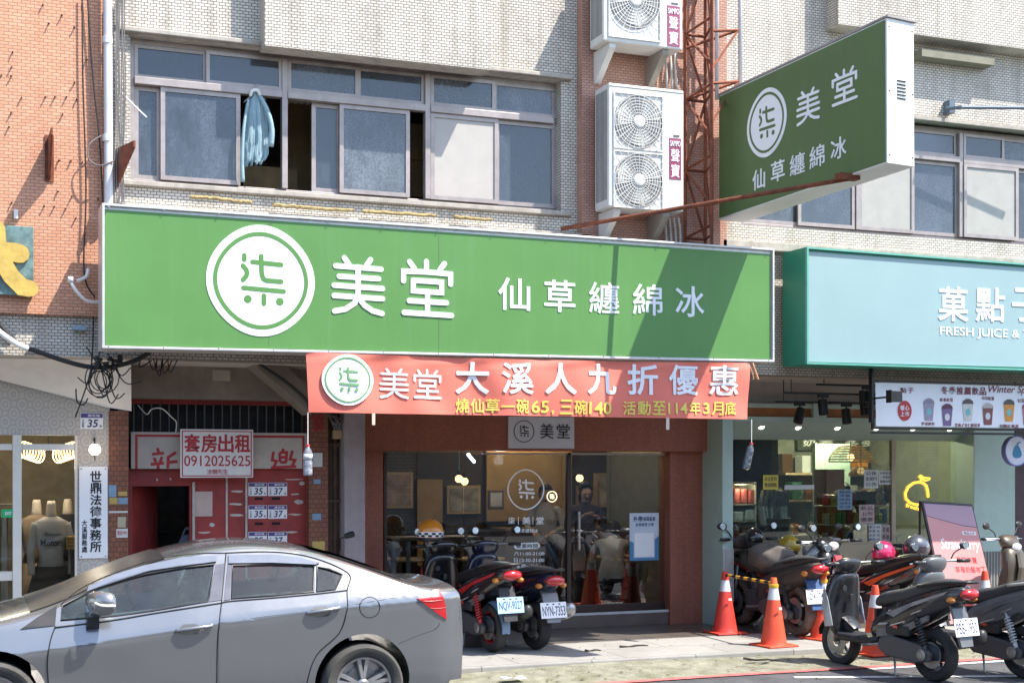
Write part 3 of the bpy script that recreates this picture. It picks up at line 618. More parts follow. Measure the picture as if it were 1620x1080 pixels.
def wirebunch(m):
    for k in range(7):
        x = 183 + k * 2.2; q = [P(x + random.uniform(-2, 2), y, 13.4) for y in (-20, 60, 120, 180, 240, 300, 330)]; m.tube(q, .006, 5, smoothpath=4)
    m.tube([P(160, 215, 13.4), P(142, 228, 13.38), (P(140, 250, 13.38)), P(156, 262, 13.36), P(180, 255, 13.36)], .007, 5, smoothpath=6)
single(wirebunch, 'wire_bundle', mat('grey_wire', (.16, .15, .15), .6, var=.3), 'bundle of thin grey wires beside the drainpipe', 'wires', smooth=True)
single(lambda m: m.tube([P(185, 140, 13.45), P(205, 160, 13.45), P(232, 186, 13.4)], .007, 5, smoothpath=4), 'broken_wire', WHITE, 'short white wire end sticking out at the window corner', 'wire', smooth=True)
def cables(m):
    rr = random.Random(3)
    q = [(-20, 488), (5, 520), (30, 545), (60, 556), (100, 570), (140, 580), (175, 580), (215, 570), (238, 556)]
    m.tube([P(x, y, 13.5) for x, y in q], .022, 8, smoothpath=5)
    for k in range(6):
        cx, cy_, r = 160 + rr.uniform(-6, 12), 598 + rr.uniform(-12, 10), rr.uniform(14, 30); pts = []
        for i in range(14): a = 2 * PI * i / 14; pts.append(P(cx + r * math.cos(a) * .8, cy_ + r * math.sin(a), 13.42 + .05 * math.sin(a * 2 + k)))
        m.tube(pts, .0055, 5, closed=True)
    for k in range(9):
        a = (rr.uniform(130, 180), rr.uniform(540, 580)); b = (a[0] + rr.uniform(-40, 60), a[1] + rr.uniform(10, 50)); m.tube([P(*a, 13.45), P((a[0] + b[0]) / 2, max(a[1], b[1]) + rr.uniform(0, 15), 13.42), P(*b, 13.45)], .006, 5, smoothpath=5)
    m.tube([P(148, 500, 13.45), P(146, 560, 13.45), P(140, 600, 13.45), P(119, 660, 13.45)], .007, 5, smoothpath=5)
    m.tube([P(120, 615, 13.45), P(122, 635, 13.45), P(132, 640, 13.45), P(139, 630, 13.45)], .007, 5, smoothpath=5)
    for k in range(14): p = P(rr.uniform(152, 190), rr.uniform(562, 584), 13.42); m.ball(p, .03, .03, .02, 7, 5)
    for k in range(6):
        x = 225 + k * 8; m.tube([P(x, 562, 13.6), P(x + rr.uniform(-8, 12), 585 + rr.uniform(-5, 12), 13.5), P(x + 15, 570, 13.6)], .006, 5, smoothpath=5)
single(cables, 'cable_tangle', CBL, 'tangle of black looped cables under the left end of the green sign', 'cables', smooth=True)
single(lambda m: m.tube([P(-20, 510, 13.5), P(20, 540, 13.48), P(45, 552, 13.48)], .026, 8, smoothpath=4), 'white_conduit', WHITE, 'white conduit curving down under the marble sign', 'conduit', smooth=True)
single(lambda m: m.box(PX(115, 13.5), PX(137, 13.5), 13.47, 13.58, PZ(115, 522, 13.5), PZ(115, 515, 13.5)), 'junction_box', mat('blue_grey_box', (.25, .35, .42), .5), 'small blue grey junction box under the orange wall', 'junction box', bevel=.006)
def cam_pipe(m):
    m.tube([P(158, 478, 13.3), P(138, 476, 13.2), P(122, 462, 13.15), P(112, 446, 13.15)], .014, 8, smoothpath=5); m.tube([P(112, 446, 13.15), P(112, 438, 13.15)], .026, 8)
    m.tube([P(140, 425, 13.4), P(136, 438, 13.38), P(122, 444, 13.36)], .016, 8, smoothpath=4)
single(cam_pipe, 'curved_pipe', WHITE, 'white curved pipe arm at the left edge of the green sign', 'pipe', smooth=True)
# marble sign
MARB = mat('green_marble', (.12, .2, .19), .25, var=.55, scale=9, dirt=.5, dirtcol=(.28, .34, .33))
GOLD = mat('gold_leaf', (.62, .42, .1), .45, .2, var=.25, scale=9)
msn = T('marble_sign', 'dark green marble sign with a big golden character', 'shop sign', 0, 468, 13.45)
part(lambda m: m.box(PX(53, 13.42) - 2.2, PX(53, 13.42), 13.42, YO - .001, PZ(53, 468, 13.42), PZ(53, 359, 13.42)), 'marble_slab', MARB, msn, bevel=.006)
def goldchar(m):
    fr = front(13.42); q = lambda L: [(PX(x, 13.42), PZ(x, y, 13.42)) for x, y in L]
    m.stroke(fr, q([(-40, 402), (-8, 402), (10, 399), (24, 400), (31, 402)]), .17, .03, .001); m.stroke(fr, q([(-6, 362), (-4, 390), (4, 415), (18, 438), (35, 455), (47, 457)]), .15, .034, .001); m.stroke(fr, q([(-6, 402), (-20, 430), (-45, 455)]), .14, .026, .001)
part(goldchar, 'lettering', GOLD, msn)
single(lambda m: (m.box(PX(22, YO), PX(28, YO), 13.44, YO, PZ(24, 347, YO), PZ(24, 333, YO)),), 'wall_light', WHITE, 'tiny white fitting on the orange wall above the marble sign', 'fitting')

# ---------------------------------------------------------------- air conditioners
ACW = mat('ac_cream', (.72, .71, .67), .45, var=.07, streak=.25, dirtcol=(.4, .36, .3)); ACG = mat('ac_grille', (.74, .74, .72), .45, .1); ACD = mat('ac_dark', (.12, .12, .115), .6, var=.3); ACS = mat('ac_shroud', (.25, .245, .235), .7, var=.1)
LAB = mat('maroon_label', (.28, .06, .13), .5); FAN = mat('fan_blade', (.55, .54, .5), .5)
def ac(px0, py0, px1, py1, fans, label, lab_c, cutx=1.0):
    YF_, YB_ = 13.0, 13.34
    x0, x1, z0, z1 = PX(px0, YF_), PX(px1, YF_), PZ((px0 + px1) / 2, py1, YF_), PZ((px0 + px1) / 2, py0, YF_)
    t = thing('air_conditioner', label, 'air conditioner', V(((x0 + x1) / 2, YF_, z0)), 0, 'outdoor air conditioner units on the red pilaster')
    part(lambda m: m.box(x0, x1, YF_, YB_, z0, z1), 'casing', ACW, t, bevel=.015)
    part(lambda m: [m.box(x0 - .004, x0 + .001, YF_ + .05 + k * .03, YF_ + .06 + k * .03, z0 + .08, z1 - .06) for k in range(9)], 'side_grille', ACD, t)
    part(lambda m: m.box(x0 + .01, x1 - .01, YF_ - .004, YF_ + .0, z1 - .035, z1 - .03), 'top_seam', ACD, t)
    fw = (x1 - x0) * .66; cx = x0 + .05 + fw / 2; fr = front(YF_); n = len(fans)
    for (fy0, fy1) in fans:
        a, b = PZ(px0 + 40, fy1, YF_), PZ(px0 + 40, fy0, YF_); cz = (a + b) / 2; r = min(fw, b - a) / 2
        g = MB(); g.frame(fr, cx - fw / 2, cx + fw / 2, a, b, .014, .016, .0)
        for k in range(1, 10): g.ring(fr, cx, cz, r * k / 9.6, r * k / 9.6 + .0045, .005, .02, 40)
        for k in range(28):
            an = 2 * PI * k / 28; ca, sa = math.cos(an), math.sin(an); ext = min(fw / 2 / max(abs(ca), 1e-3), (b - a) / 2 / max(abs(sa), 1e-3)) * .96
            g.tube([fr.p(cx + ca * .05, cz + sa * .05, .024), fr.p(cx + ca * ext, cz + sa * ext, .024)], .003, 4)
        gr = g.build('fan_grille', ACG, t)
        part(lambda m: m.disc(fr, cx, cz, r * .97, d=.003, z=.001, n=40), 'fan_shroud', ACS, gr)
        def blades(m):
            for k in range(3):
                an = k * 2.1 + .4; m.poly(fr, [(cx + rr * r * math.cos(an + w), cz + rr * r * math.sin(an + w)) for rr, w in ((.15, 0), (.85, -.25), (.92, .3), (.8, .85), (.2, .7))], .002, .006 + .0002 * k)
        part(blades, 'fan_blade', FAN, gr)
        part(lambda m: m.lathe([(.0, .036), (.045, .036), (.06, .03), (.062, .018)], (cx, YF_ , cz), (0, -1, 0), 20), 'hub_cap', ACW, gr, smooth=True, auto=40)
    lx0, lx1 = x0 + (x1 - x0) * .80, x1 - .035; lz = PZ(px1 - 15, lab_c[0], YF_); lz1 = PZ(px1 - 15, lab_c[1], YF_)
    lb = part(lambda m: m.rect(fr, lx0, lx1, lz1, lz, .003, .001), 'label_plate', LAB, t)
    def tx(m):
        w = lx1 - lx0; h = lz - lz1; m.text(fr, 'SAMPO', lx0 + w * .06, lx1 - w * .06, lz - h * .2, lz - h * .06, .02, .001, .005); 
        for i, ch in enumerate('聲寶'): m.text(fr, ch, lx0 + w * .14, lx1 - w * .14, lz - h * (.58 + .37 * i), lz - h * (.26 + .37 * i), .012, .001, .005)
    part(tx, 'lettering', SIGNW, lb)
    part(lambda m: m.box(lx0 + .05, lx1 - .02, YF_ - .006, YF_, lz + .02, lz + .035), 'handle', ACD, t)
    for k, xx in enumerate((x0 + .08, x1 - .22)):
        m = MB(); m.prism([(xx, YP - .001, z0 - .001), (xx, YF_ + .03, z0 - .001), (xx, YF_ + .03, z0 - .05), (xx, YP - .03, z0 - .33), (xx, YP - .001, z0 - .33)], (.07, 0, 0)); tag(m.build('unit_bracket', ACW if k == 0 else mat('stained_bracket', (.3, .27, .23), .7, dirt=.4), None, bevel=.003), ('white painted' if k == 0 else 'stained grey') + ' steel bracket under the ' + label.split(' air ')[0].split(',')[0] + ' air conditioner', 'bracket')
    return t
ac(963, 137, 1082, 331, [(148, 237), (240, 330)], 'lower cream air conditioner with two fans, all in view', (219, 284))
ac(955, -72, 1080, 72, [(-62, 62)], 'upper cream air conditioner cut by the top of the picture', (10, 74))
def pp(m):
    rr = random.Random(5)
    for k in range(4): x = 1052 + k * 7; m.tube([P(x, 345, 13.36), P(x + rr.uniform(-3, 3), 362, 13.34), P(x + 4, 395, 13.33)], .014, 7, smoothpath=3)
def pp2(m):
    rr = random.Random(6)
    for k in range(3): x = 1052 + k * 8; m.tube([P(x, 82, 13.36), P(x + rr.uniform(-3, 3), 110, 13.34), P(x + 4, 145, 13.36)], .014, 7, smoothpath=3)
for fn_, w_ in ((pp, 'lower two fan'), (pp2, 'upper')): single(fn_, 'coolant_pipe', mat('pipe_wrap', (.5, .47, .43), .7, var=.3), 'cream wrapped coolant pipes hanging under the %s air conditioner' % w_, 'pipes', smooth=True)
# ---------------------------------------------------------------- clothes shop, left
YC = 14.4; fC = front(YC)
PAPER = mat('damask_wallpaper', (.50, .46, .42), .7, var=.05)
def damask():
    m = PAPER; t = m.node_tree; b = t.nodes['Principled BSDF']; L = t.links.new
    tc = _n(t, 'ShaderNodeTexCoord'); mp = _n(t, 'ShaderNodeMapping'); mp.inputs['Scale'].default_value = (9.5, 1, 8); mp.inputs['Rotation'].default_value = (0, R(45), 0); L(tc.outputs['Object'], mp.inputs[0])
    vo = _n(t, 'ShaderNodeTexVoronoi'); _set(vo, Scale=1, Randomness=0.12); L(mp.outputs[0], vo.inputs['Vector'])
    wv = _n(t, 'ShaderNodeMath', operation='SINE'); ml = _n(t, 'ShaderNodeMath', operation='MULTIPLY'); ml.inputs[1].default_value = 22; L(vo.outputs['Distance'], ml.inputs[0]); L(ml.outputs[0], wv.inputs[0])
    mr = _n(t, 'ShaderNodeMapRange'); mr.inputs[1].default_value = -.2; mr.inputs[2].default_value = .6; L(wv.outputs[0], mr.inputs[0])
    mx = _n(t, 'ShaderNodeMixRGB'); L(mr.outputs[0], mx.inputs[0]); mx.inputs[1].default_value = c4((.44, .40, .36)); mx.inputs[2].default_value = c4((.54, .50, .46)); L(mx.outputs[0], b.inputs['Base Color'])
damask()
cs = thing('clothes_shop', 'clothes shop front with patterned wallpaper and white window frames', 'shopfront', V((PX(60, YC), YC, .1)))
xc = lambda px: PX(px, YC); zc = lambda py, px=80: PZ(px, py, YC)
ZS0, ZS1 = zc(688), ZB
def cw(m):
    m.box(-14, xc(174), YC, YC + .15, ZS0, ZS1); m.box(xc(122), xc(174), YC, YC + .15, .09, ZS0)
part(cw, 'wall', PAPER, cs)
CREAM = mat('cream_frame', (.68, .66, .60), .45, var=.05, streak=.1)
def cf(m):
    for a, b in ((20, 34),): m.box(xc(a), xc(b), YC - .04, YC + .1, .1, ZS0)
    m.box(-14, xc(20), YC - .02, YC + .1, zc(712), zc(702)); m.box(xc(34), xc(122), YC - .02, YC + .1, zc(712), zc(702))
    m.box(-14, xc(20), YC - .02, YC + .1, zc(918, 5), zc(904, 5)); m.box(xc(118), xc(122), YC - .03, YC - .001, .1, ZS0)
    m.box(-14, xc(20), YC - .02, YC + .1, .09, .35); m.box(xc(34), xc(118), YC - .02, YC + .1, .09, .3)
part(cf, 'window_frame', CREAM, cs, bevel=.006)
SHG = glass('shop_glass', (.86, .88, .86), 1.0)
for a, b, za, zb_ in ((-200, 20, zc(904, 5), zc(712)), (-200, 20, .35, zc(918, 5)), (34, 118, .3, zc(712)), (-200, 20, zc(702), ZS0), (34, 118, zc(702), ZS0)):
    part(lambda m: m.box(xc(a), xc(b), YC + .03, YC + .036, za, zb_), 'window_pane', SHG, cs)
INL = mat('olive_backdrop', (.22, .19, .13), .8, var=.25)
def croom(m):
    m.box(-8, xc(172), 17.5, 17.6, .09, ZB); m.box(xc(172) - .02, xc(172) + .03, YC + .15, 17.5, .09, ZB - .01); m.box(-8, xc(172), YC + .15, 17.5, .05, .1)
part(croom, 'showroom', INL, cs)
# sloping white underside over its front
def valance(m):
    a, b = P(-300, 545, 13.83), P(207, 562, 13.83); c, d = P(208, 650, YC - .03), P(0, 601, YC - .03); e = d + (d - c) * 1.4
    e.z = min(e.z, 2.97)
    m.add([a, b, c, d, e, P(168, 644, YC - .03)], [(0, 1, 2, 5, 3, 4)])
    m.add([b, P(207, 562, YC - .03), c], [(0, 1, 2)])
part(valance, 'sloping_soffit', mat('white_plaster', (.82, .80, .78), .6, var=.06, streak=.1), cs)
def plate(px0, py0, px1, py1, Y, num, label, slope=0):
    t = thing('house_number_plate', label, 'number plate', P((px0 + px1) / 2, py1, Y), 0, 'house number plates 35 and 37')
    x0, x1 = PX(px0, Y), PX(px1, Y); z1, z0 = PZ(px0, py0, Y), PZ(px0, py1, Y); fr = front(Y); w, h = x1 - x0, z1 - z0
    part(lambda m: m.rect(fr, x0, x1, z0, z1, .006), 'plate', SIGNW, t)
    part(lambda m: m.rect(fr, x0 + w * .02, x1 - w * .02, z1 - h * .3, z1 - h * .03, .002, .0061), 'colour_band', mat('violet_enamel', (.09, .06, .22), .4), t)
    def l2(m):
        m.text(fr, num, x0 + w * .3, x0 + w * .78, z0 + h * .1, z0 + h * .6, .02, .002, .0062, shear=.15)
        for k in range(3): m.text(fr, '大溪區'[k], x0 + w * .07, x0 + w * .17, z0 + h * (.46 - .18 * k), z0 + h * (.6 - .18 * k), .01, .002, .0062)
        m.text(fr, '號', x0 + w * .84, x0 + w * .94, z0 + h * .1, z0 + h * .25, .01, .002, .0062)
    part(l2, 'lettering', mat('navy_enamel', (.03, .025, .1), .4), t)
    part(lambda m: m.chars(fr, '康莊路', x0 + w * .33, x0 + w * .86, z1 - h * .24, z1 - h * .08, .01, .002, .0083), 'street_lettering', SIGNW, t)
plate(127, 653, 163, 678, YC - .002, '35', 'number plate 35 alone on the patterned wallpaper')
# lawyer's sign
lw = T('law_office_sign', 'tall white sign with black vertical characters for a law office', 'sign', 146, 884, YC)
x0, x1 = xc(125), xc(170); z1, z0 = zc(738), zc(884)
part(lambda m: m.rect(fC, x0, x1, z0, z1, .02, .002), 'board', SIGNW, lw, bevel=.003)
def lwt(m):
    m.chars(fC, '世鼎法律事務所', x0 + (x1 - x0) * .38, x0 + (x1 - x0) * .78, z0 + .06, z1 - .04, .022, .002, .0225, vertical=True, gap=.06)
    m.chars(fC, '大溪服務處', x0 + (x1 - x0) * .09, x0 + (x1 - x0) * .28, z0 + .06, z0 + (z1 - z0) * .42, .016, .002, .0225, vertical=True, gap=.08)
part(lwt, 'lettering', BLACK, lw)
part(lambda m: [m.ball((xx, YC - .023, zz), .008, n=8, m=4) for xx in (x0 + .02, x1 - .02) for zz in (z0 + .02, z1 - .02)], 'screw', STEEL, lw)
def glow(name, col, s): return mat(name, col, .5, emit=col, es=s, var=0)
WARM = glow('warm_bulb', (1, .66, .32), 2.2); WARMW = glow('warm_white_bulb', (1, .85, .66), 1.0)
wl_ = T('wall_lamp', 'small lit crystal wall lamp above the law office sign', 'lamp', 150, 722, YC)
pl = P(150, 712, YC - .12)
part(lambda m: (m.tube([pl + V((0, .12, .1)), pl + V((0, .04, .12)), pl + V((0, 0, .07))], .008, 6, smoothpath=3), m.tube([pl + V((0, 0, -.05)), pl + V((0, 0, -.1))], .006, 6)), 'arm', BLACK, wl_)
part(lambda m: m.lathe([(.03, -.045), (.055, -.02), (.06, .01), (.05, .04), (.03, .06)], pl, (0, 0, 1), 10), 'lamp_shade', WARMW, wl_)
def lamp(name, loc, e, col=(1, .75, .45), r=.06):
    l = bpy.data.lights.new(name, 'POINT'); l.energy = e; l.color = col; l.shadow_soft_size = r; o = bpy.data.objects.new(name, l); COL.objects.link(o); o.location = loc
lamp('wall_lamp_light', pl + V((0, -.1, 0)), .6, (1, .8, .6))
ch = T('chandelier', 'glowing golden ring chandelier inside the clothes shop', 'chandelier', 76, 735, 15.3)
pc = P(77, 716, 15.3)
def chm(m):
    for s in (-1, 1):
        for k in range(6):
            c = pc + V((s * (.1 + .028 * k), 0, .01 * k - .02)); m.tube([c + V((.06 * math.cos(a), .05 * math.sin(a * 2) * .3, .085 * math.sin(a))) for a in [2 * PI * i / 14 for i in range(14)]], .006, 5, closed=True)
part(chm, 'light_ring', WARM, ch); part(lambda m: m.tube([pc, V((pc.x, pc.y, ZB))], .01, 6), 'stem', BLACK, ch)
lamp('chandelier_light', pc + V((0, -.3, -.1)), 9, (1, .86, .7)); lamp('showroom_fill_light', (xc(-60), 15.6, 2.6), 24, (1, .82, .6))  # second light is added to brighten the showroom, no fixture stands there
def mannequin(px, Y, top, label, cs_, arms=True, skirt=None, pattern=None):
    c = P(px, top, Y); b = V((c.x, Y, .1)); t = thing('mannequin', label, 'mannequin', b, 0, 'shop window mannequins'); sh_ = c.z - .16
    def ring(z, rx, ry, n=14): return [V((c.x + rx * math.cos(2 * PI * k / n), Y + ry * math.sin(2 * PI * k / n), z)) for k in range(n)]
    part(lambda m: (m.loft([ring(sh_ - .02, .06, .06), ring(sh_ + .04, .05, .05), ring(sh_ + .12, .045, .045), ring(c.z, .035, .035)])), 'neck', mat('mannequin_cream', (.6, .52, .42), .5), t, smooth=True)
    part(lambda m: m.loft([ring(sh_, .07, .06), ring(sh_ - .05, .165, .085), ring(sh_ - .2, .16, .11), ring(sh_ - .4, .12, .085), ring(sh_ - .52, .145, .1)]), 'top_garment', cs_, t, smooth=True)
    if arms:
        for s in (-1, 1): part(lambda m: m.tube([V((c.x + s * .145, Y, sh_ - .06)), V((c.x + s * .195, Y - .02, sh_ - .3)), V((c.x + s * .19, Y - .06, sh_ - .58))], .045, 10, r1=.034, smoothpath=4), 'sleeve', cs_, t, smooth=True)
    if skirt: part(lambda m: m.loft([ring(sh_ - .5, .16, .11), ring(sh_ - .8, .24, .17), ring(sh_ - 1.25, .28, .2)]), 'skirt', skirt, t, smooth=True)
    part(lambda m: (m.tube([V((c.x, Y, .13)), V((c.x, Y, sh_ - .5))], .015, 8), m.lathe([(.16, 0), (.15, .02), (.02, .03)], (c.x, Y, .1))), 'stand', STEEL, t)
    if pattern:
        fr = front(Y - .125); part(lambda m: (m.text(fr, '~Bonjour~', c.x - .09, c.x + .1, sh_ - .2, sh_ - .15, .02, .003), m.text(fr, 'Motors', c.x - .11, c.x + .11, sh_ - .29, sh_ - .22, .03, .003)), 'print', BLACK, t)
GREYK = mat('grey_knit', (.42, .40, .38), .9, var=.15); BLKF = mat('black_fabric', (.012, .012, .014), .9, var=.5); BEIGE = mat('beige_cloth', (.26, .19, .125), .9, var=.12); TAN = mat('tan_cloth', (.3, .22, .12), .9, var=.2)
mannequin(81, 14.95, 792, 'mannequin in a printed grey long sleeved top and black skirt', GREYK, True, BLKF, True)
mannequin(58, 15.5, 790, 'mannequin in a beige shirt half behind the grey topped one', BEIGE, True, BEIGE)
mannequin(107, 15.8, 789, 'mannequin with a pale collar and black dress at the back', BLKF, True, BLKF)
rk = T('clothes_rack', 'clothes rack hung with dark and tan garments at the left edge', 'clothes rack', 0, 950, 15.1)
def gar(m, k):
    x = PX(-30 + k * 9, 15.1); r = random.Random(k); h = 1.0 + r.random() * .3
    m.loft([[V((x + a * s, 15.1 + b * s2, 1.55 - z)) for a, b in ((-.02, -.2), (.02, -.2), (.02, .2), (-.02, .2))] for z, s, s2 in ((0, .6, .2), (.05, 1, .9), (h * .6, 1.6, .9), (h, 1.8, 1.0))])
for k in range(7): part(lambda m: gar(m, k), 'garment', (BLKF, TAN, BLKF, mat('olive_cloth', (.13, .14, .07), .9), GREYK, TAN, BLKF)[k], rk, smooth=False)
part(lambda m: (m.tube([(PX(-60, 15.1), 15.1, 1.6), (PX(24, 15.1), 15.1, 1.6)], .012, 6), m.tube([(PX(23, 15.1), 15.1, .1), (PX(23, 15.1), 15.1, 1.6)], .012, 6)), 'rail', STEEL, rk)
ex = T('exit_sign', 'small green sign on the left window of the clothes shop', 'sign', 10, 817, YC - .03)
part(lambda m: m.box(PX(2, YC), PX(20, YC), YC - .035, YC - .022, PZ(8, 818, YC), PZ(8, 805, YC)), 'panel', mat('exit_green', (.02, .4, .15), .4), ex)
part(lambda m: m.text(front(YC - .0355), 'EXIT', PX(8, YC), PX(18, YC), PZ(8, 814, YC), PZ(8, 809, YC), .02, .002), 'lettering', SIGNW, ex)
single(lambda m: m.box(PX(110, 15), PX(120, 15), 14.8, 15.2, .1, PZ(112, 868, 15)), 'display_stand', mat('dark_wood', (.05, .04, .03), .6), 'dark display block with folded clothes right of the mannequins', 'display stand')
single(lambda m: [m.box(PX(104, 14.9) , PX(121, 14.9), 14.82, 15.1, PZ(110, 868, 14.95) + .001 + k * .035, PZ(110, 868, 14.95) + .033 + k * .035) for k in range(4)], 'folded_clothes', mat('mustard_cloth', (.42, .27, .09), .9, var=.3), 'mustard folded clothes on the display block', 'clothes', bevel=.01)
# brick pier between
YR = 14.55
bp = tag(part(lambda m: m.box(PX(172, YC), PX(203, YC), YC - .02, YC + .3, .09, PZ(190, 650, YC)), 'brick_pier', BRICKBR, None), 'brown tiled pier pasted with notices left of the red stair door', 'pier')
STK = [mat('sticker_white', (.6, .6, .58), .5, var=.15), mat('sticker_blue', (.2, .32, .45), .5, var=.3), mat('sticker_yellow', (.5, .35, .1), .5, var=.3), mat('sticker_buff', (.45, .38, .27), .6, var=.2), mat('sticker_pink', (.55, .3, .3), .5, var=.2)]
def sticker(px0, py0, px1, py1, Y, k, label, tilt=0, txt=None, col=None):
    fr = front(Y); x0, x1, z0, z1 = PX(px0, Y), PX(px1, Y), PZ(px0, py1, Y), PZ(px0, py0, Y); cx_, cz_ = (x0 + x1) / 2, (z0 + z1) / 2
    def q(m):
        w, h = (x1 - x0) / 2, (z1 - z0) / 2; c, s = math.cos(tilt), math.sin(tilt); m.poly(fr, [(cx_ + a * w * c - b * h * s, cz_ + a * w * s + b * h * c) for a, b in ((-1, -1), (1, -1), (1, 1), (-1, 1))], .002, .001)
    o = tag(part(q, 'notice', STK[k] if isinstance(k, int) else k, None), label, 'notice', 'pasted notices')
    if txt:
        def tt(m):
            n = len(txt)
            for i, line in enumerate(txt):
                h = (z1 - z0) / (n + .4); b = z1 - (i + 1) * h; w = x1 - x0; m.text(fr, line, x0 + w * .1, x1 - w * .1, b, b + h * .72, .012, .001, .0032)
        part(tt, 'lettering', col or BLACK, o)
    return o
for a in ((172, 767, 184, 786, 1, 'blue printed sticker, top left on the brown pier'), (187, 777, 201, 784, 2, 'narrow yellow sticker on the brown pier'), (173, 787, 186, 797, 2, 'ochre sticker below the blue one on the brown pier'), (187, 787, 202, 797, 1, 'pale blue card right of the ochre sticker'), (172, 808, 202, 811, 0, 'torn white paper strip across the brown pier'), (186, 817, 199, 834, 3, 'buff square notice on the brown pier'), (184, 836, 202, 850, 0, 'white sticker with red writing low on the brown pier')):
    sticker(*a[:4], YC - .022, a[4], a[5], txt=['電話1999'] if 'red' in a[5] else None, col=mat('red_ink', (.45, .03, .03), .5))

# ---------------------------------------------------------------- stair entrance with the rental sign
YE = 14.75; YE2 = 14.55
REDW = mat('red_wood', (.31, .04, .036), .6, var=.35, scale=3, dirt=.55, dirtcol=(.07, .02, .02), streak=.2)
DARK = mat('dark_void', (.012, .012, .013), .9)
XE0, XE1 = PX(204, YE), PX(489, YE); ze = lambda py, px=340: PZ(px, py, YE)
se = thing('stair_entrance', 'red wooden stair entrance with dark open doorway and transom bars', 'entrance', V(((XE0 + XE1) / 2, YE, .1)))
def redp(m):
    m.box(PX(300, YE), XE1, YE, YE + .06, .09, ze(741)); m.box(XE0, PX(300, YE), YE, YE + .06, ze(768), ze(741)); m.box(XE0, PX(209, YE), YE, YE + .06, .09, ze(768))
part(redp, 'wall_panel', REDW, se)
part(lambda m: m.hexa([(PX(209, YE), YE + .1, .1), (PX(209, YE) + .35, YE + .75, .1), (PX(209, YE) + .32, YE + .78, .1), (PX(209, YE) - .02, YE + .13, .1), (PX(209, YE), YE + .1, ze(770)), (PX(209, YE) + .35, YE + .75, ze(770)), (PX(209, YE) + .32, YE + .78, ze(770)), (PX(209, YE) - .02, YE + .13, ze(770))]), 'door', REDW, se)
part(lambda m: (m.box(XE0 - .1, XE1, 17.2, 17.3, .05, ZB), m.box(XE0 - .1, XE0 - .02, YE + .06, 17.2, .05, ZB), m.box(PX(302, YE) + .3, PX(302, YE) + .36, YE + .9, 17.2, .05, 2.4)), 'stair_hall', mat('hall_grey', (.3, .31, .31), .8, var=.3), se)
part(lambda m: [m.box(PX(260, YE) , PX(300, YE) + .4, 15.6 + k * .27, 15.9 + k * .27, .1, .28 + k * .18) for k in range(6)], 'stair', mat('stair_grey', (.10, .105, .105), .8, var=.2), se)
part(lambda m: [m.box(PX(px, YE) - .006, PX(px, YE) + .006, YE + .01, YE + .025, ze(688), ze(634)) for px in range(212, 488, 14)], 'transom_bar', mat('bar_grey', (.10, .11, .11), .5), se)
part(lambda m: (m.box(XE0, XE1, YE - .02, YE + .08, ze(640), ze(631))), 'transom_head', REDW, se); part(lambda m: m.box(XE0, XE1, YE + .3, YE + .32, ze(690), ze(634)), 'transom_void_sheet', mat('transom_void_tone', (.03, .03, .032), .7, var=.5), se)  # dark sheet paints the unlit void behind the bars
CONCB = mat('bare_concrete', (.24, .205, .17), .9, var=.25, scale=2, streak=.45, dirt=.5, dirtcol=(.12, .1, .08), bump=.3)
part(lambda m: m.box(XE0 - .02, XE1 + .5, YE - .25, YE + .1, ze(633), ZB), 'concrete_beam', CONCB, se)
part(lambda m: m.box(PX(336, YE - .25), PX(364, YE - .25), YE - .256, YE - .2505, PZ(340, 602, YE - .25), PZ(340, 585, YE - .25)), 'patch', mat('pale_patch', (.42, .37, .31), .8), se)
part(lambda m: (m.box(PX(357, YE), PX(360, YE), YE - .012, YE, .1, ze(748)), m.box(PX(388, YE), PX(391, YE), YE - .012, YE, .1, ze(742)), m.box(PX(304, YE), PX(308, YE), YE - .02, YE, .1, ze(762))), 'white_strip', mat('worn_white', (.5, .46, .42), .7, var=.3, streak=.3), se)
def scraps(m):
    rr = random.Random(11)
    for px, py, w, h in ((362, 775, 24, 4), (360, 795, 26, 4), (361, 812, 27, 5), (312, 840, 24, 4), (330, 826, 10, 8), (448, 757, 34, 2), (457, 780, 20, 3), (455, 812, 26, 3), (465, 790, 16, 7), (452, 840, 20, 3), (473, 760, 9, 8), (247, 756, 3, 5), (268, 755, 3, 5)):
        fr = front(YE); pts = []
        for i in range(10): a = 2 * PI * i / 10; pts.append((PX(px + w / 2 + w / 2 * math.cos(a) * rr.uniform(.6, 1.1), YE), PZ(px, py + h / 2 - h / 2 * math.sin(a) * rr.uniform(.5, 1.2), YE)))
        m.poly(fr, pts, .0015, .001)
part(scraps, 'paper_remnant', mat('paper_remnant', (.55, .5, .46), .8, var=.2), se)
part(lambda m: [m.box(PX(px, YE), PX(px + 13, YE), YE - .006, YE - .001, ze(py + 4), ze(py)) for px in (403, 430) for py in (787, 827)], 'letter_slot', DARK, se)
rows = [(763, 784, 'top'), (799, 820, 'middle'), (841, 862, 'lowest')]
for py0, py1, w in rows:
    plate(393, py0, 422, py1, YE - .002, '35', 'number plate 35 in the %s pair on the red panel' % w); plate(424, py0, 454, py1, YE - .002, '37', 'number plate 37 in the %s pair on the red panel' % w)
single(lambda m: m.rect(front(YE), PX(308, YE), PX(336, YE), ze(816), ze(777), .002, .001), 'paper_notice', mat('pinkish_paper', (.55, .42, .38), .7, var=.12), 'plain pinkish paper notice on the red panel beside the doorway', 'notice')
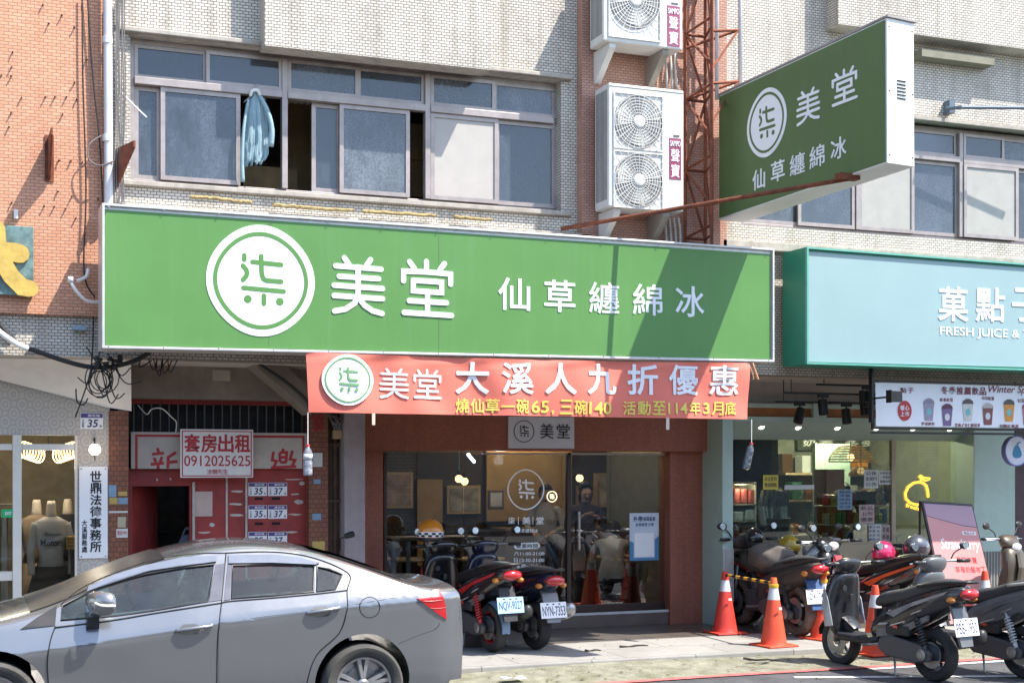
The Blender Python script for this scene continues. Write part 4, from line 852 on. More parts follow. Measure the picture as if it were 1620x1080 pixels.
# old sign, half behind the red panel, and the rental board
YO2 = 14.68
os_ = T('old_shop_sign', 'old white sign with red border partly covered by the rental board', 'sign', 345, 741, YO2)
fO = front(YO2); ox0, ox1, oz1 = PX(207, YO2), PX(487, YO2), PZ(345, 684, YO2); oz0 = PZ(345, 741, YO2)
part(lambda m: m.rect(fO, ox0, ox1, oz0, oz1, .02), 'board', mat('aged_white', (.52, .47, .42), .6, var=.1, streak=.35, dirtcol=(.3, .24, .18)), os_)
RED = mat('sign_red', (.42, .025, .03), .45, var=.1)
def osb(m):
    w = .025
    m.rect(fO, ox0 + .04, ox1 - .04, oz1 - .05, oz1 - .05 + w, .002, .0201); m.rect(fO, ox0 + .04, ox0 + .04 + w, oz0, oz1 - .052, .002, .0201); m.rect(fO, ox1 - .04 - w, ox1 - .04, oz0, oz1 - .052, .002, .0201)
part(osb, 'border', RED, os_)
def ost(m):
    def half(px0, px1, strokes):
        q = lambda L: [(PX(px0 + (px1 - px0) * a, YO2), PZ(345, 741 - 34 * b, YO2)) for a, b in L]
        for i, L in enumerate(strokes): m.stroke(fO, q(L), .03, .002 + .0004 * i, .0202, cap=False)
    half(238, 280, [[(.25, .95), (.3, .75)], [(.05, .66), (.5, .72)], [(.12, .5), (.2, .3)], [(.42, .55), (.36, .3)], [(.0, .2), (.5, .26)], [(.28, .3), (.28, .0)], [(.95, .75), (.62, .5)], [(.66, .52), (.64, .02)], [(.7, .3), (1, .33)]])
    half(428, 468, [[(.1, .8), (.05, .4), (.22, .35), (.1, .05)], [(.5, .95), (.45, .8)], [(.34, .75), (.36, .3)], [(.34, .75), (.62, .77), (.6, .3)], [(.38, .53), (.6, .54)], [(.36, .3), (.62, .3)], [(.85, .85), (.75, .45), (.95, .4), (.8, .05)], [(.0, .05), (1, .1)]])
part(ost, 'lettering', RED, os_)
YRB = 14.5
rs = T('rental_sign', 'white rental board with red characters and phone number', 'sign', 342, 756, YRB); fR = front(YRB)
rx0, rx1, rz0, rz1 = PX(285, YRB), PX(400, YRB), PZ(342, 755, YRB), PZ(342, 679, YRB); rw, rh = rx1 - rx0, rz1 - rz0
part(lambda m: m.rect(fR, rx0, rx1, rz0, rz1, .015), 'board', mat('board_white', (.72, .69, .67), .5, var=.05, streak=.1), rs)
part(lambda m: m.frame(fR, rx0 + .015, rx1 - .015, rz0 + .012, rz1 - .015, .01, .002, .0152), 'border', RED, rs)
def rst(m):
    m.chars(fR, '套房出租', rx0 + rw * .05, rx1 - rw * .04, rz0 + rh * .52, rz0 + rh * .90, .028, .002, .0152, gap=.06)
    m.text(fR, '0912025625', rx0 + rw * .05, rx1 - rw * .04, rz0 + rh * .235, rz0 + rh * .46, .012, .002, .0152)
    m.chars(fR, '洽曾先生', rx0 + rw * .36, rx0 + rw * .65, rz0 + rh * .07, rz0 + rh * .175, .012, .002, .0152, gap=.05)
part(rst, 'lettering', RED, rs)
single(lambda m: m.tube([P(218, 640, 14.6), P(232, 655, 14.55), P(240, 647, 14.55), P(256, 646, 14.55), P(272, 660, 14.55), P(279, 668, 14.58), P(278, 684, 14.6)], .006, 5, smoothpath=5), 'white_wire', WHITE, 'loose white wire looping over the transom bars', 'wire', smooth=True)
# pier, meters and pipes to its right
YM = 14.6
single(lambda m: m.box(PX(489, YM), PX(519, YM), YM, YM + .3, .09, ZB), 'brick_pier', BRICKBR, 'brown tiled pier behind the hanging bottle right of the number plates', 'pier')
for a in ((495, 716, 510, 738, 0, 'white torn flyer high on the pier behind the bottle'), (496, 758, 507, 765, 1, 'small blue sticker on the pier right of the number plates'), (494, 812, 508, 822, 1, 'faded blue label low on the pier right of the plates'), (494, 856, 514, 872, 2, 'orange notice just above the car roof on the pier')): sticker(*a[:4], YM - .001, a[4], a[5])
def rtx(m): m.chars(front(YM), '嚴禁停車', PX(496, YM), PX(503, YM), PZ(498, 682, YM), PZ(498, 657, YM), .02, .002, vertical=True); m.chars(front(YM), '請勿阻礙', PX(504, YM), PX(511, YM), PZ(498, 680, YM), PZ(498, 655, YM), .02, .002, vertical=True)
single(rtx, 'painted_notice', RED, 'red vertical writing painted high on the brown pier', 'notice')
def pipes(m):
    for k, px in enumerate((521, 526, 531, 537, 541)): m.tube([(PX(px, YM + .1), YM + .12 + .02 * (k % 2), .1), (PX(px, YM + .1), YM + .12 + .02 * (k % 2), 2.95)], .02 + .006 * (k % 3), 8)
    for z in (.9, 1.6, 2.2): m.box(PX(519, YM), PX(545, YM), YM + .08, YM + .1, z, z + .03)
single(pipes, 'riser_pipe', mat('rusty_pipe', (.12, .075, .055), .7, .2, var=.4, dirt=.5, dirtcol=(.05, .035, .03)), 'row of rusty riser pipes beside the brown pier', 'pipes', smooth=False)
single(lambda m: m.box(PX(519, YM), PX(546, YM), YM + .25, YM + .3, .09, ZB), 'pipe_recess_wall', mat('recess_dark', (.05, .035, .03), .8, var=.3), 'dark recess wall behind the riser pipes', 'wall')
mb_ = T('meter_box', 'small box with a tangle of wires at the top of the pipes', 'meter box', 535, 690, YM)
part(lambda m: m.box(PX(527, YM), PX(541, YM), YM - .02, YM + .1, PZ(534, 694, YM), PZ(534, 680, YM)), 'box', mat('tan_box', (.4, .28, .16), .7), mb_, bevel=.006)
def mw(m):
    rr = random.Random(8)
    for k in range(9): m.tube([P(518 + rr.uniform(0, 14), 655, YM), P(530 + rr.uniform(-8, 14), 668 + rr.uniform(-4, 6), YM - .05), P(530 + rr.uniform(-4, 10), 682, YM)], .006, 5, smoothpath=4)
part(mw, 'wire', mat('grey_wire', (.16, .15, .15), .6), mb_)
single(lambda m: m.box(PX(545, YM - .1), PX(578, YM - .1), YM - .1, YM + .5, .09, ZB), 'concrete_column', mat('mauve_concrete', (.33, .28, .29), .8, var=.12, streak=.2, dirt=.25, bump=.15), 'plain mauve grey column left of the dessert shop', 'column', bevel=.008)
def beam(m): 
    q = [P(x, y, 14.05) for x, y in ((398, 574), (440, 566), (492, 616), (492, 655), (476, 640))]; m.prism(q, (0, .4, 0))
single(beam, 'stair_beam', CONCB, 'slanting concrete stair beam under the green sign', 'beam')
single(lambda m: m.tube([P(405, 572, 13.98), P(432, 590, 13.95), P(455, 606, 13.95), P(482, 630, 13.98), P(489, 642, 14)], .018, 6, smoothpath=4), 'beam_cable', CBL, 'black cable clipped along the slanting stair beam', 'cable', smooth=True)
single(lambda m: (m.lathe([(.028, 0), (.034, .06), (.03, .1)], P(546, 848, 14.3), (.8, -.6, .3), 12), m.tube([P(546, 848, 14.32), P(538, 852, 14.4), P(538, 870, 14.5)], .008, 6)), 'security_camera', DARKP, 'small security camera on the side of the mauve column', 'camera', smooth=True, auto=40)

# ---------------------------------------------------------------- dessert shop
YB, YLN, YGL = 14.98, 14.86, 15.14
BROWN = brick('brown_mosaic', (.42, .142, .088), (.34, .11, .068), (.23, .08, .054), .024, .024, .0022, .6, dirt=.35, streak=.3, dirtcol=(.085, .028, .02), off=0)
ds = thing('dessert_shop', 'dessert shop front with red brown tiled frame and wide glass', 'shopfront', V((PX(850, YB), YB, .1)))
zl0, zl1 = PZ(850, 713, YLN), ZB - .001
part(lambda m: m.box(PX(577, YLN), PX(1131, YLN), YLN, YGL + .1, zl0, zl1), 'lintel', BROWN, ds, bevel=.006)
part(lambda m: m.box(PX(577, YB), PX(606, YB), YB, YGL + .1, .09, zl0), 'column', BROWN, ds); part(lambda m: m.box(PX(1060, YB), PX(1126, YB), YB, YGL + .1, .09, zl0), 'column', BROWN, ds)
xg = lambda px: PX(px, YGL); zg = lambda py, px=850: PZ(px, py, YGL)
ZG0, ZG1 = zg(966, 980), zg(716)
part(lambda m: (m.box(xg(606), xg(1060), YGL - .12, YGL + .1, .09, ZG0), ), 'threshold', mat('threshold_stone', (.13, .1, .085), .5, var=.2, dirt=.3), ds, bevel=.01)
GFR = mat('dark_bronze_frame', (.05, .035, .03), .4, .3); GWH = mat('white_edge', (.55, .54, .52), .4)
def gfr(m):
    m.box(xg(896), xg(902), YGL - .03, YGL + .03, ZG0, ZG1); m.box(xg(607), xg(611), YGL - .03, YGL + .03, ZG0, ZG1); m.box(xg(611), xg(896), YGL - .03, YGL + .03, ZG0, ZG0 + .06); m.box(xg(902), xg(1054), YGL - .03, YGL + .03, ZG0, ZG0 + .09)
part(gfr, 'window_frame', GFR, ds)
part(lambda m: (m.box(xg(763), xg(1058), YGL - .03, YGL + .03, ZG1 - .022, ZG1), m.box(xg(1055), xg(1058), YGL - .03, YGL + .03, ZG0, ZG1 - .022), m.box(xg(880), xg(1062), YGL - .13, YGL - .12, ZG0 - .02, ZG0 + .01)), 'edge_trim', GWH, ds)
DGL = glass('dark_shop_glass', (.66, .69, .69), 2.6)
part(lambda m: (m.box(xg(611), xg(733), YGL - .004, YGL + .004, ZG0 + .06, ZG1), m.box(xg(734), xg(896), YGL - .004, YGL + .004, ZG0 + .06, ZG1 - .02)), 'window_pane', DGL, ds)
part(lambda m: m.box(xg(902), xg(1055), YGL - .004, YGL + .004, ZG0 + .09, ZG1 - .02), 'door', DGL, ds)
part(lambda m: m.box(xg(912), xg(915), YGL - .06, YGL - .045, 1.0, 1.45), 'door_handle', CHROME, ds)
IN1 = mat('shop_interior_dark', (.055, .045, .04), .8, var=.3); OCH = mat('ochre_wall', (.40, .27, .12), .7, var=.3, scale=2)
xa, xb_ = PX(570, YGL), PX(1128, YGL)
def dsr(m):
    m.box(xa, xb_ + 1.2, 18.8, 18.9, .05, ZB); m.box(xa - .1, xa, YGL + .1, 18.8, .05, ZB); m.box(xb_ + 1.2, xb_ + 1.3, YGL + .6, 18.8, .05, ZB); m.box(xb_, xb_ + .06, YGL + .1, YGL + .6, .05, ZB)
part(dsr, 'room', IN1, ds); part(lambda m: m.box(xa, xb_ + 1.2, YGL + .1, 18.8, .02, .1), 'room_floor', mat('shop_floor', (.12, .10, .085), .4, var=.2), ds)
part(lambda m: (m.box(PX(660, 18.7), PX(700, 18.7), 18.7, 18.79, .6, PZ(680, 758, 18.7)), m.box(PX(770, 18.7), PX(905, 18.7), 18.7, 18.79, 1.2, 2.55), m.box(PX(915, 18.7), PX(945, 18.7), 18.68, 18.79, 1.0, PZ(930, 768, 18.7))), 'ochre_panel', OCH, ds)
part(lambda m: m.box(PX(800, 17.4), PX(1000, 17.4), 17.4, 18.0, .1, 1.15), 'counter', mat('counter_wood', (.16, .1, .06), .5, var=.2), ds, bevel=.02)
lamp('dessert_fill_light', (PX(840, 17.8), 17.6, 2.6), 24, (1, .74, .42));  # added point light for interior brightness, apart from the pendant bulbs
def shopbulb(px, py, Y, label):
    p = P(px, py, Y); t = thing('pendant_bulb', label, 'lamp', p, 0, 'pendant bulbs in the dessert shop')
    part(lambda m: m.ball(p, .05, n=12, m=8), 'bulb', WARM, t, smooth=True); part(lambda m: (m.tube([p + V((0, 0, .04)), V((p.x, p.y, ZB))], .006, 5), m.lathe([(.02, .04), (.02, .09)], p, n=8)), 'cord', BLACK, t)
shopbulb(726, 757, 16.5, 'glowing pendant bulb at the left of its pair'); shopbulb(735, 761, 16.9, 'glowing pendant bulb at the right of its pair'); shopbulb(917, 756, 16.6, 'lone glowing pendant bulb above the glass door')
tube_lamp = T('tube_lamp', 'short white tube lamp under the shop ceiling', 'lamp', 745, 725, 15.4); part(lambda m: m.tube([P(741, 719, 15.4), P(750, 730, 15.9)], .02, 8), 'tube', glow('cool_tube', (.8, .75, 1), 4), tube_lamp); lamp('tube_lamp_light', P(790, 728, 15.7), 9, (.95, .93, 1)); lamp('door_fill_light', (PX(960, 15.6), 15.55, 2.75), 10, (1, .9, .75))  # last lamp is an added fill that brightens the people near the door
fp = T('framed_menu', 'framed paper menu inside the dessert shop window', 'picture frame', 785, 806, 16.2)
part(lambda m: m.box(PX(773, 16.2), PX(797, 16.2), 16.2, 16.23, PZ(785, 806, 16.2), PZ(785, 775, 16.2)), 'frame', mat('brown_frame', (.1, .06, .04), .5), fp); part(lambda m: m.box(PX(776, 16.2), PX(794, 16.2), 16.192, 16.2, PZ(785, 801, 16.2), PZ(785, 779, 16.2)), 'sheet', STK[3], fp)
bt = T('bar_table', 'white legged bar table with wooden top inside the window', 'table', 687, 910, 15.35)
bx0, bx1, bz = PX(618, 15.3), PX(756, 15.3), PZ(687, 849, 15.3)
part(lambda m: m.box(bx0, bx1, 15.24, 15.7, bz - .035, bz), 'table_top', mat('pale_wood', (.5, .38, .22), .5, var=.15), bt, bevel=.005)
for x in (bx0 + .03, bx0 + .2, bx0 + .42, bx1 - .1): part(lambda m: m.box(x - .021, x + .021, 15.26, 15.30, .1, bz - .035), 'leg', mat('bright_white', (.9, .9, .88), .4, var=.02), bt)
# glass lettering
YD = YGL - .005; fD = front(YD)
GW = mat('decal_white', (.95, .95, .95), .5, var=.02)
dl = T('window_decal', 'white round logo and opening hours lettered on the shop glass', 'decal', 835, 905, YD)
gc = P(832, 774, YD); gr_ = (PX(861, YD) - PX(803, YD)) / 2; gk = 32 * MPP(832, YD)
part(lambda m: (m.ring(fD, gc.x, gc.z, gr_ * .93, gr_, .002, 0, 48, gk / gr_, .012), logo_glyph(m, fD, gc.x, gc.z, gr_ * 1.05, .10, .002, 0)), 'logo', GW, dl)
def dtx(m):
    pchars(m, YD, '柒', 804, 814, 823, 823, 11, .016, .002, gap=0); pchars(m, YD, '美', 826, 839, 823, 823, 11.5, .016, .002, gap=0); pchars(m, YD, '堂', 848, 860, 823, 823, 11.5, .016, .002, gap=0)
    for px in (820, 843): p = P(px, 823, YD); m.rect(fD, p.x - .004, p.x + .004, p.z - .045, p.z + .045, .002)
    pchars(m, YD, '仙草纏綿冰', 817, 851, 839, 839, 6.5, .01, .002)
    a, b, c, d = PX(813, YD), PX(854, YD), PZ(833, 868, YD), PZ(833, 858, YD); m.disc(fD, a + (d - c) / 2, (c + d) / 2, (d - c) / 2, d=.002); m.disc(fD, b - (d - c) / 2, (c + d) / 2, (d - c) / 2, d=.002); m.rect(fD, a + (d - c) / 2, b - (d - c) / 2, c, d, .0024)
    pchars(m, YD, '六11:00-21:00', 813, 861, 875, 875, 6.5, .012, .002, latin=True); pchars(m, YD, '日12:30-21:00', 813, 861, 885.5, 885.5, 6.5, .012, .002, latin=True); pchars(m, YD, '星期一公休', 817, 853, 895.5, 895.5, 7.5, .012, .002)
part(dtx, 'lettering', GW, dl)
part(lambda m: pchars(m, YD, '營業時間', 816, 851, 863, 863, 7, .012, .0015, .0026), 'hours_lettering', BLACK, dl)
sg = P(873, 785, 16.4)
nl = T('neon_logo', 'small glowing round logo inside above the counter', 'neon sign', 873, 792, 16.4); fN = front(16.4)
part(lambda m: (m.ring(fN, sg.x, sg.z, .062, .07, .01, 0, 32), logo_glyph(m, fN, sg.x, sg.z, .07, .12, .01)), 'neon_tube', glow('neon_warm', (1, .75, .45), 3), nl)
po = T('takeaway_poster', 'blue and white takeaway poster on the glass door', 'poster', 1019, 886, YD)
qx0, qx1, qz0, qz1 = PX(996, YD), PX(1042, YD), PZ(1019, 886, YD), PZ(1019, 811, YD); qw, qh = qx1 - qx0, qz1 - qz0
part(lambda m: m.rect(fD, qx0, qx1, qz0, qz1, .002), 'sheet', mat('poster_pale_blue', (.60, .66, .76), .5), po)
part(lambda m: (m.poly(fD, [(qx0, qz0), (qx1, qz0), (qx1, qz0 + qh * .52), (qx1 - qw * .14, qz0 + qh * .44), (qx1 - qw * .14, qz0 + qh * .06), (qx0 + qw * .14, qz0 + qh * .06), (qx0 + qw * .14, qz0 + qh * .38), (qx0, qz0 + qh * .42)], .001, .0021),), 'blue_corner', mat('poster_blue', (.07, .24, .42), .5), po)
part(lambda m: (m.chars(fD, '外帶', qx0 + qw * .12, qx0 + qw * .44, qz1 - qh * .18, qz1 - qh * .07, .02, .001, .0032), m.chars(fD, '掃碼點餐', qx0 + qw * .46, qx0 + qw * .88, qz1 - qh * .17, qz1 - qh * .08, .014, .001, .0032), m.chars(fD, '免等候更方便', qx0 + qw * .2, qx0 + qw * .82, qz1 - qh * .28, qz1 - qh * .21, .014, .001, .0032)), 'lettering', mat('navy_ink', (.03, .05, .14), .5), po)
part(lambda m: m.rect(fD, qx0 + qw * .17, qx0 + qw * .83, qz0 + qh * .08, qz0 + qh * .58, .001, .0032), 'blank_square', SIGNW, po)
# plate on the lintel
sp_ = T('lintel_sign', 'grey plate with black round logo on the red brown lintel', 'sign', 854, 709, YLN - .02); fS = front(YLN - .002)
a, b, c, d = PX(803, YLN), PX(907, YLN), PZ(854, 709, YLN), PZ(854, 659, YLN)
part(lambda m: m.rect(fS, a, b, c, d, .025), 'plate', mat('plate_grey', (.64, .64, .69), .45, .0, var=.05), sp_, bevel=.003)
def lst(m):
    fz = front(YLN - .028); p = P(829, 682, YLN - .028); r = 17.5 * MPP(829, YLN); m.ring(fz, p.x, p.z, r * .93, r, .002, 0, 40); logo_glyph(m, fz, p.x, p.z, r * 1.1, .09, .002)
    mt(m, YLN - .028, (865, 682), (891, 682), 23, 20, .06)
part(lst, 'lettering', BLACK, sp_)
# the red cloth banner
YBN = 12.93
def wave(p): return V((p.x, p.y + .020 * math.sin(p.x * 3.1 + .6) + .012 * math.sin(p.x * 7.3 + p.z * 2.2) + .007 * math.sin(p.z * 9 + p.x * 2) + .007 * math.sin(p.x * 13 + p.z * 8) * (.5 + .5 * math.sin(p.x * 1.7)), p.z))
bn = T('cloth_banner', 'red cloth banner with white and yellow characters under the green sign', 'banner', 835, 660, YBN)
def bcorner(s, t): 
    px = 484 + (1186 - 484) * s; top = 557 + (574 - 557) * s + 3 * math.sin(s * PI); bot = 652 + (663 - 652) * s; return P(px + (4 - 9 * s) * t, top + (bot - top) * t, YBN)
REDC = mat('banner_red', (.76, .19, .135), .75, var=.06, scale=2)
def bcl(m):
    m.grid([[wave(bcorner(i / 180, j / 24)) + V((0, .012 * math.sin(j * .7 + i * .15) * max(0, 1 - j / 4) , 0)) for i in range(181)] for j in range(25)])
part(bcl, 'cloth', REDC, bn, smooth=True)
wv = lambda p: wave(p) + V((0, -.0025, 0))
YX = YBN - .004
bl = P(549, 601, YX); br_x = (PX(592, YX) - PX(510, YX)) / 2; br_z = 40 * MPP(549, YX); fB = front(YX)
class WF(Fr):
    def p(s, x, y, z=0): return wv(Fr.p(s, x, y, z))
wB = WF((0, YX, 0), (1, 0, 0), (0, 0, 1))
part(lambda m: m.disc(wB, bl.x, bl.z, br_x, br_z, .002, .014, 48, .012), 'logo_disc', SIGNW, bn)
part(lambda m: (m.ring(wB, bl.x, bl.z, br_x * .83, br_x * .89, .003, .017, 48, br_z / br_x, .012), logo_glyph(m, wB, bl.x, bl.z, br_x * .98, .085, .003, .017)), 'logo', mat('banner_green', (.13, .3, .12), .6), bn)
def bnt(m):
    for fn, c in ((rounded_mei, (624, 607)), (rounded_tang, (677, 608))):
        p = P(c[0], c[1], YX); hh = 23.5 * MPP(c[0], YX); hw = (PX(c[0] + 22, YX) - PX(c[0] - 22, YX)) / 2; fn(m, wB, p.x - hw, p.x + hw, p.z - hh, p.z + hh, hh * .17, .001, 0)
    pchars(m, YX, '大溪人九折優惠', 722, 1166, 597, 602, 49, .024, .001, 0, gap=.27, warp=wv)
part(bnt, 'lettering', SIGNW, bn)
YEL = mat('banner_yellow', (.78, .62, .12), .6, var=.03)
def bny(m):
    pchars(m, YX, '燒仙草一碗', 722, 836, 641, 642.5, 23, .02, .001, 0, gap=.1, warp=wv)
    pchars(m, YX, '65', 840, 868, 643, 643.5, 20, .03, .001, 0, latin=True, warp=wv); pchars(m, YX, ',', 872, 876, 652, 652, 7, .03, .001, 0, latin=True, warp=wv)
    pchars(m, YX, '三碗', 885, 928, 643.5, 644, 23, .02, .001, 0, gap=.1, warp=wv); pchars(m, YX, '140', 931, 968, 645, 645.5, 20, .03, .001, 0, latin=True, warp=wv)
    pchars(m, YX, '活動至', 987, 1052, 645, 645.5, 22, .02, .001, 0, gap=.12, warp=wv); pchars(m, YX, '114', 1056, 1087, 645.5, 646, 18, .03, .001, 0, latin=True, warp=wv)
    pchars(m, YX, '年', 1090, 1108, 645, 645, 21, .02, .001, 0, gap=0, warp=wv); pchars(m, YX, '3', 1112, 1122, 646, 646, 18, .03, .001, 0, latin=True, warp=wv); pchars(m, YX, '月底', 1125, 1162, 646, 646, 21, .02, .001, 0, gap=.1, warp=wv)
part(bny, 'price_lettering', YEL, bn)
part(lambda m: m.tube([P(478, 555, YBN + .03), P(1190, 573, YBN + .03)], .014, 7), 'hanging_rod', mat('rod_pale', (.5, .42, .38), .5), bn)
part(lambda m: [m.rect(front(YBN - .01), PX(px, YBN), PX(px + 5, YBN), PZ(px, 655 + (px - 588) * .016 + 17, YBN), PZ(px, 655 + (px - 588) * .016 - 2, YBN), .004) for px in (588, 1053)], 'clip_tab', mat('tab_buff', (.6, .5, .4), .6), bn)
part(lambda m: (m.tube([P(1184, 575, YBN), P(1190, 590, YBN), P(1192, 600, YBN)], .008, 5), m.tube([P(1190, 574, YBN), P(1199, 600, YBN)], .013, 6)), 'tie_cord', mat('cord_orange', (.6, .3, .15), .6), bn)
BOT = glass('bottle_plastic', (.80, .83, .86), 2.2, .08, film=.32, filmcol=(.62, .66, .72))
def bottle(px, ptop, py0, py1, label, tilt=0):
    Y = YBN - .02; top = P(px, py0, Y); h = top.z - PZ(px, py1, Y); t = thing('water_bottle', label, 'bottle', top + V((0, 0, -h)), 0, 'water bottles weighing down the banner')
    M = Matrix.Rotation(tilt, 4, 'Y'); r = h * .148
    def prof(m):
        pts = [(r * .3, 0), (r * .9, .01 * h), (r, .06 * h), (r, .2 * h), (r * .93, .23 * h), (r, .27 * h), (r, .45 * h), (r * .9, .5 * h), (r, .55 * h), (r, .72 * h), (r * .8, .82 * h), (r * .42, .9 * h), (r * .4, .93 * h)]
        m.lathe([(a, b - h) for a, b in pts], (0, 0, 0), (0, 0, 1), 18); m.v = [top + M @ v for v in m.v]
    part(prof, 'bottle_body', BOT, t, smooth=True)
    def cap(m): m.lathe([(r * .46, -.07 * h), (r * .46, 0), (r * .1, .004)], (0, 0, 0), (0, 0, 1), 14); m.v = [top + M @ v for v in m.v]
    part(cap, 'cap', mat('cap_red', (.5, .06, .05), .4), t)
    def lb(m): m.lathe([(r * 1.01, -.48 * h), (r * 1.01, -.3 * h)], (0, 0, 0), (0, 0, 1), 18); m.v = [top + M @ v for v in m.v]
    if 'label' in label: part(lb, 'bottle_label', mat('label_pale', (.6, .62, .66), .5, var=.3, scale=30), t, smooth=True)
    part(lambda m: m.tube([P(px, ptop, YBN), top], .004, 5), 'string', WHITE, t)
bottle(487, 652, 703, 752, 'clear red capped water bottle with label hung from the banner by the stair door')
bottle(1189, 663, 700, 743, 'tilted clear water bottle hung from the banner by the mint column', R(14))

# ---------------------------------------------------------------- juice shop
MINT = mat('mint_paint', (.40, .52, .46), .6, var=.06, streak=.15, dirt=.12, dirtcol=(.22, .27, .24)); MINTD = mat('mint_shade', (.27, .37, .32), .6, var=.06)
YJ, YJC, YJG = 14.62, 14.5, 14.98
js = thing('juice_shop', 'juice shop front with mint painted frame and window full of notices', 'shopfront', V((PX(1380, YJ), YJ, .1)))
xj = lambda px, Y=YJ: PX(px, Y)
part(lambda m: m.box(PX(1143, YJC), PX(1160, YJC), YJC, YJG + .1, .09, ZB), 'column', MINT, js, bevel=.006)
part(lambda m: m.box(PX(1541, YJ), PX(1606, YJ), YJ, YJG + .1, .09, ZB - .4), 'column', MINT, js, bevel=.006)
RIB = mat('ribbed_panel', (.5, .5, .47), .5)
def ribs(m, p0, p1, Y, z0, z1, n):
    x0, x1 = PX(p0, Y), PX(p1, Y); m.box(x0, x1, Y - .012, Y - .001, z0, z1); w = (x1 - x0) / n
    for k in range(n): m.box(x0 + w * (k + .2), x0 + w * (k + .75), Y - .022, Y - .012, z0, z1)
part(lambda m: ribs(m, 1143, 1160, YJC, PZ(1150, 952, YJC), PZ(1150, 868, YJC), 6), 'ribbed_base', RIB, js)
part(lambda m: ribs(m, 1541, 1606, YJ, .1, PZ(1570, 872, YJ), 14), 'ribbed_base', mat('ribbed_grey', (.25, .25, .23), .6, dirt=.3), js)
zj = lambda py, px=1300, Y=YJ: PZ(px, py, Y)
part(lambda m: m.box(xj(1160), xj(1780), YJ + .12, YJ + .2, zj(645), ZB), 'fascia', mat('fascia_grey', (.42, .40, .38), .8, var=.1, streak=.25), js)
def tr(m):
    m.box(xj(1160), xj(1780), YJ + .02, YJ + .12, zj(646), zj(639)); m.box(xj(1160), xj(1780), YJ, YJ + .12, zj(668), zj(660))
    for p0, p1 in ((1160, 1174), (1287, 1308), (1420, 1440)): m.box(xj(p0), xj(p1), YJ, YJ + .12, zj(660), zj(646) if p0 == 1160 else zj(636))
part(tr, 'transom_frame', MINT, js, bevel=.004)
part(lambda m: [m.box(xj(a), xj(b), YJ + .06, YJ + .1, zj(660), zj(646)) for a, b in ((1174, 1287), (1308, 1420), (1440, 1600))], 'wood_panel', mat('orange_wood', (.36, .13, .035), .5, var=.25, streak=.2, dirtcol=(.2, .07, .02)), js)
part(lambda m: m.prism([(xj(1160), YJ, zj(668)), (xj(1160), YJG + .05, zj(668)), (xj(1160), YJG + .05, zj(695)), (xj(1160), YJG - .01, zj(695))], (xj(1541) - xj(1160), 0, 0)), 'sloping_head', MINT, js)
def dls(m):
    for px in (1204, 1262, 1324, 1386, 1444, 1502):
        a = V((PX(px, YJ + .12), YJ + .12, zj(668))) ; b = V((a.x, YJG - .01, zj(695))); c = a.lerp(b, .25); n = (b - a).cross(V((1, 0, 0))).normalized(); n = n if n.z < 0 else -n
        m.lathe([(.001, .004), (.035, .004), (.038, 0)], V((a.x, YJ, zj(668))).lerp(V((a.x, YJG - .01, zj(695))), .3), n, 14)
part(dls, 'downlight', glow('downlight_white', (1, .95, .85), 2), js)
GJ0, GJ1 = PZ(1300, 858, YJG), zj(695, 1300, YJG)
xq = lambda px: PX(px, YJG)
JFR = mat('beige_mullion', (.45, .36, .25), .5)
part(lambda m: (m.box(xq(1409), xq(1415), YJG - .03, YJG + .03, GJ0, GJ1), m.box(xq(1162), xq(1416), YJG - .03, YJG + .03, GJ0 - .03, GJ0)), 'window_frame', JFR, js)
part(lambda m: (m.box(xq(1162), xq(1409), YJG - .004, YJG + .004, GJ0, GJ1), m.box(xq(1416), xq(1540), YJG - .004, YJG + .004, .15, GJ1)), 'window_pane', glass('green_shop_glass', (.76, .84, .78), 1.9), js)
part(lambda m: m.box(xq(1160), xq(1415), YJG - .06, YJG + .06, .09, GJ0 - .03), 'cream_dado', mat('cream_board', (.52, .42, .28), .6, var=.08, dirt=.15), js, bevel=.01)
part(lambda m: m.box(xq(1415), xq(1541), YJG - .06, YJG + .06, .09, .15), 'threshold', STEEL, js)
INJ = mat('juice_interior', (.16, .17, .14), .8, var=.25)
def jr(m):
    m.box(xq(1150), xq(1620), 18.3, 18.4, .05, ZB); m.box(xq(1162) - .08, xq(1162) - .02, YJG + .1, 18.3, .05, ZB); m.box(xq(1606), xq(1606) + .06, YJG + .1, 18.3, .05, ZB)
part(jr, 'room', INJ, js); part(lambda m: m.box(xq(1160), xq(1640), YJG + .1, 18.3, .02, .1), 'room_floor', mat('shop_floor', (.12, .10, .085), .4), js)
part(lambda m: m.box(xj(1606), xj(1780), YJ + .1, YJ + .3, .09, ZB), 'side_wall', mat('dark_mauve_wall', (.09, .06, .065), .8, var=.3), js)
part(lambda m: m.box(PX(1290, 17), PX(1345, 17), 17, 17.08, .1, 2.3), 'inner_post', MINTD, js)
lamp('juice_fill_light', (PX(1330, 16.5), 16.6, 2.6), 100, (1, .86, .62))  # fill light added to brighten the room, without a fixture of its own
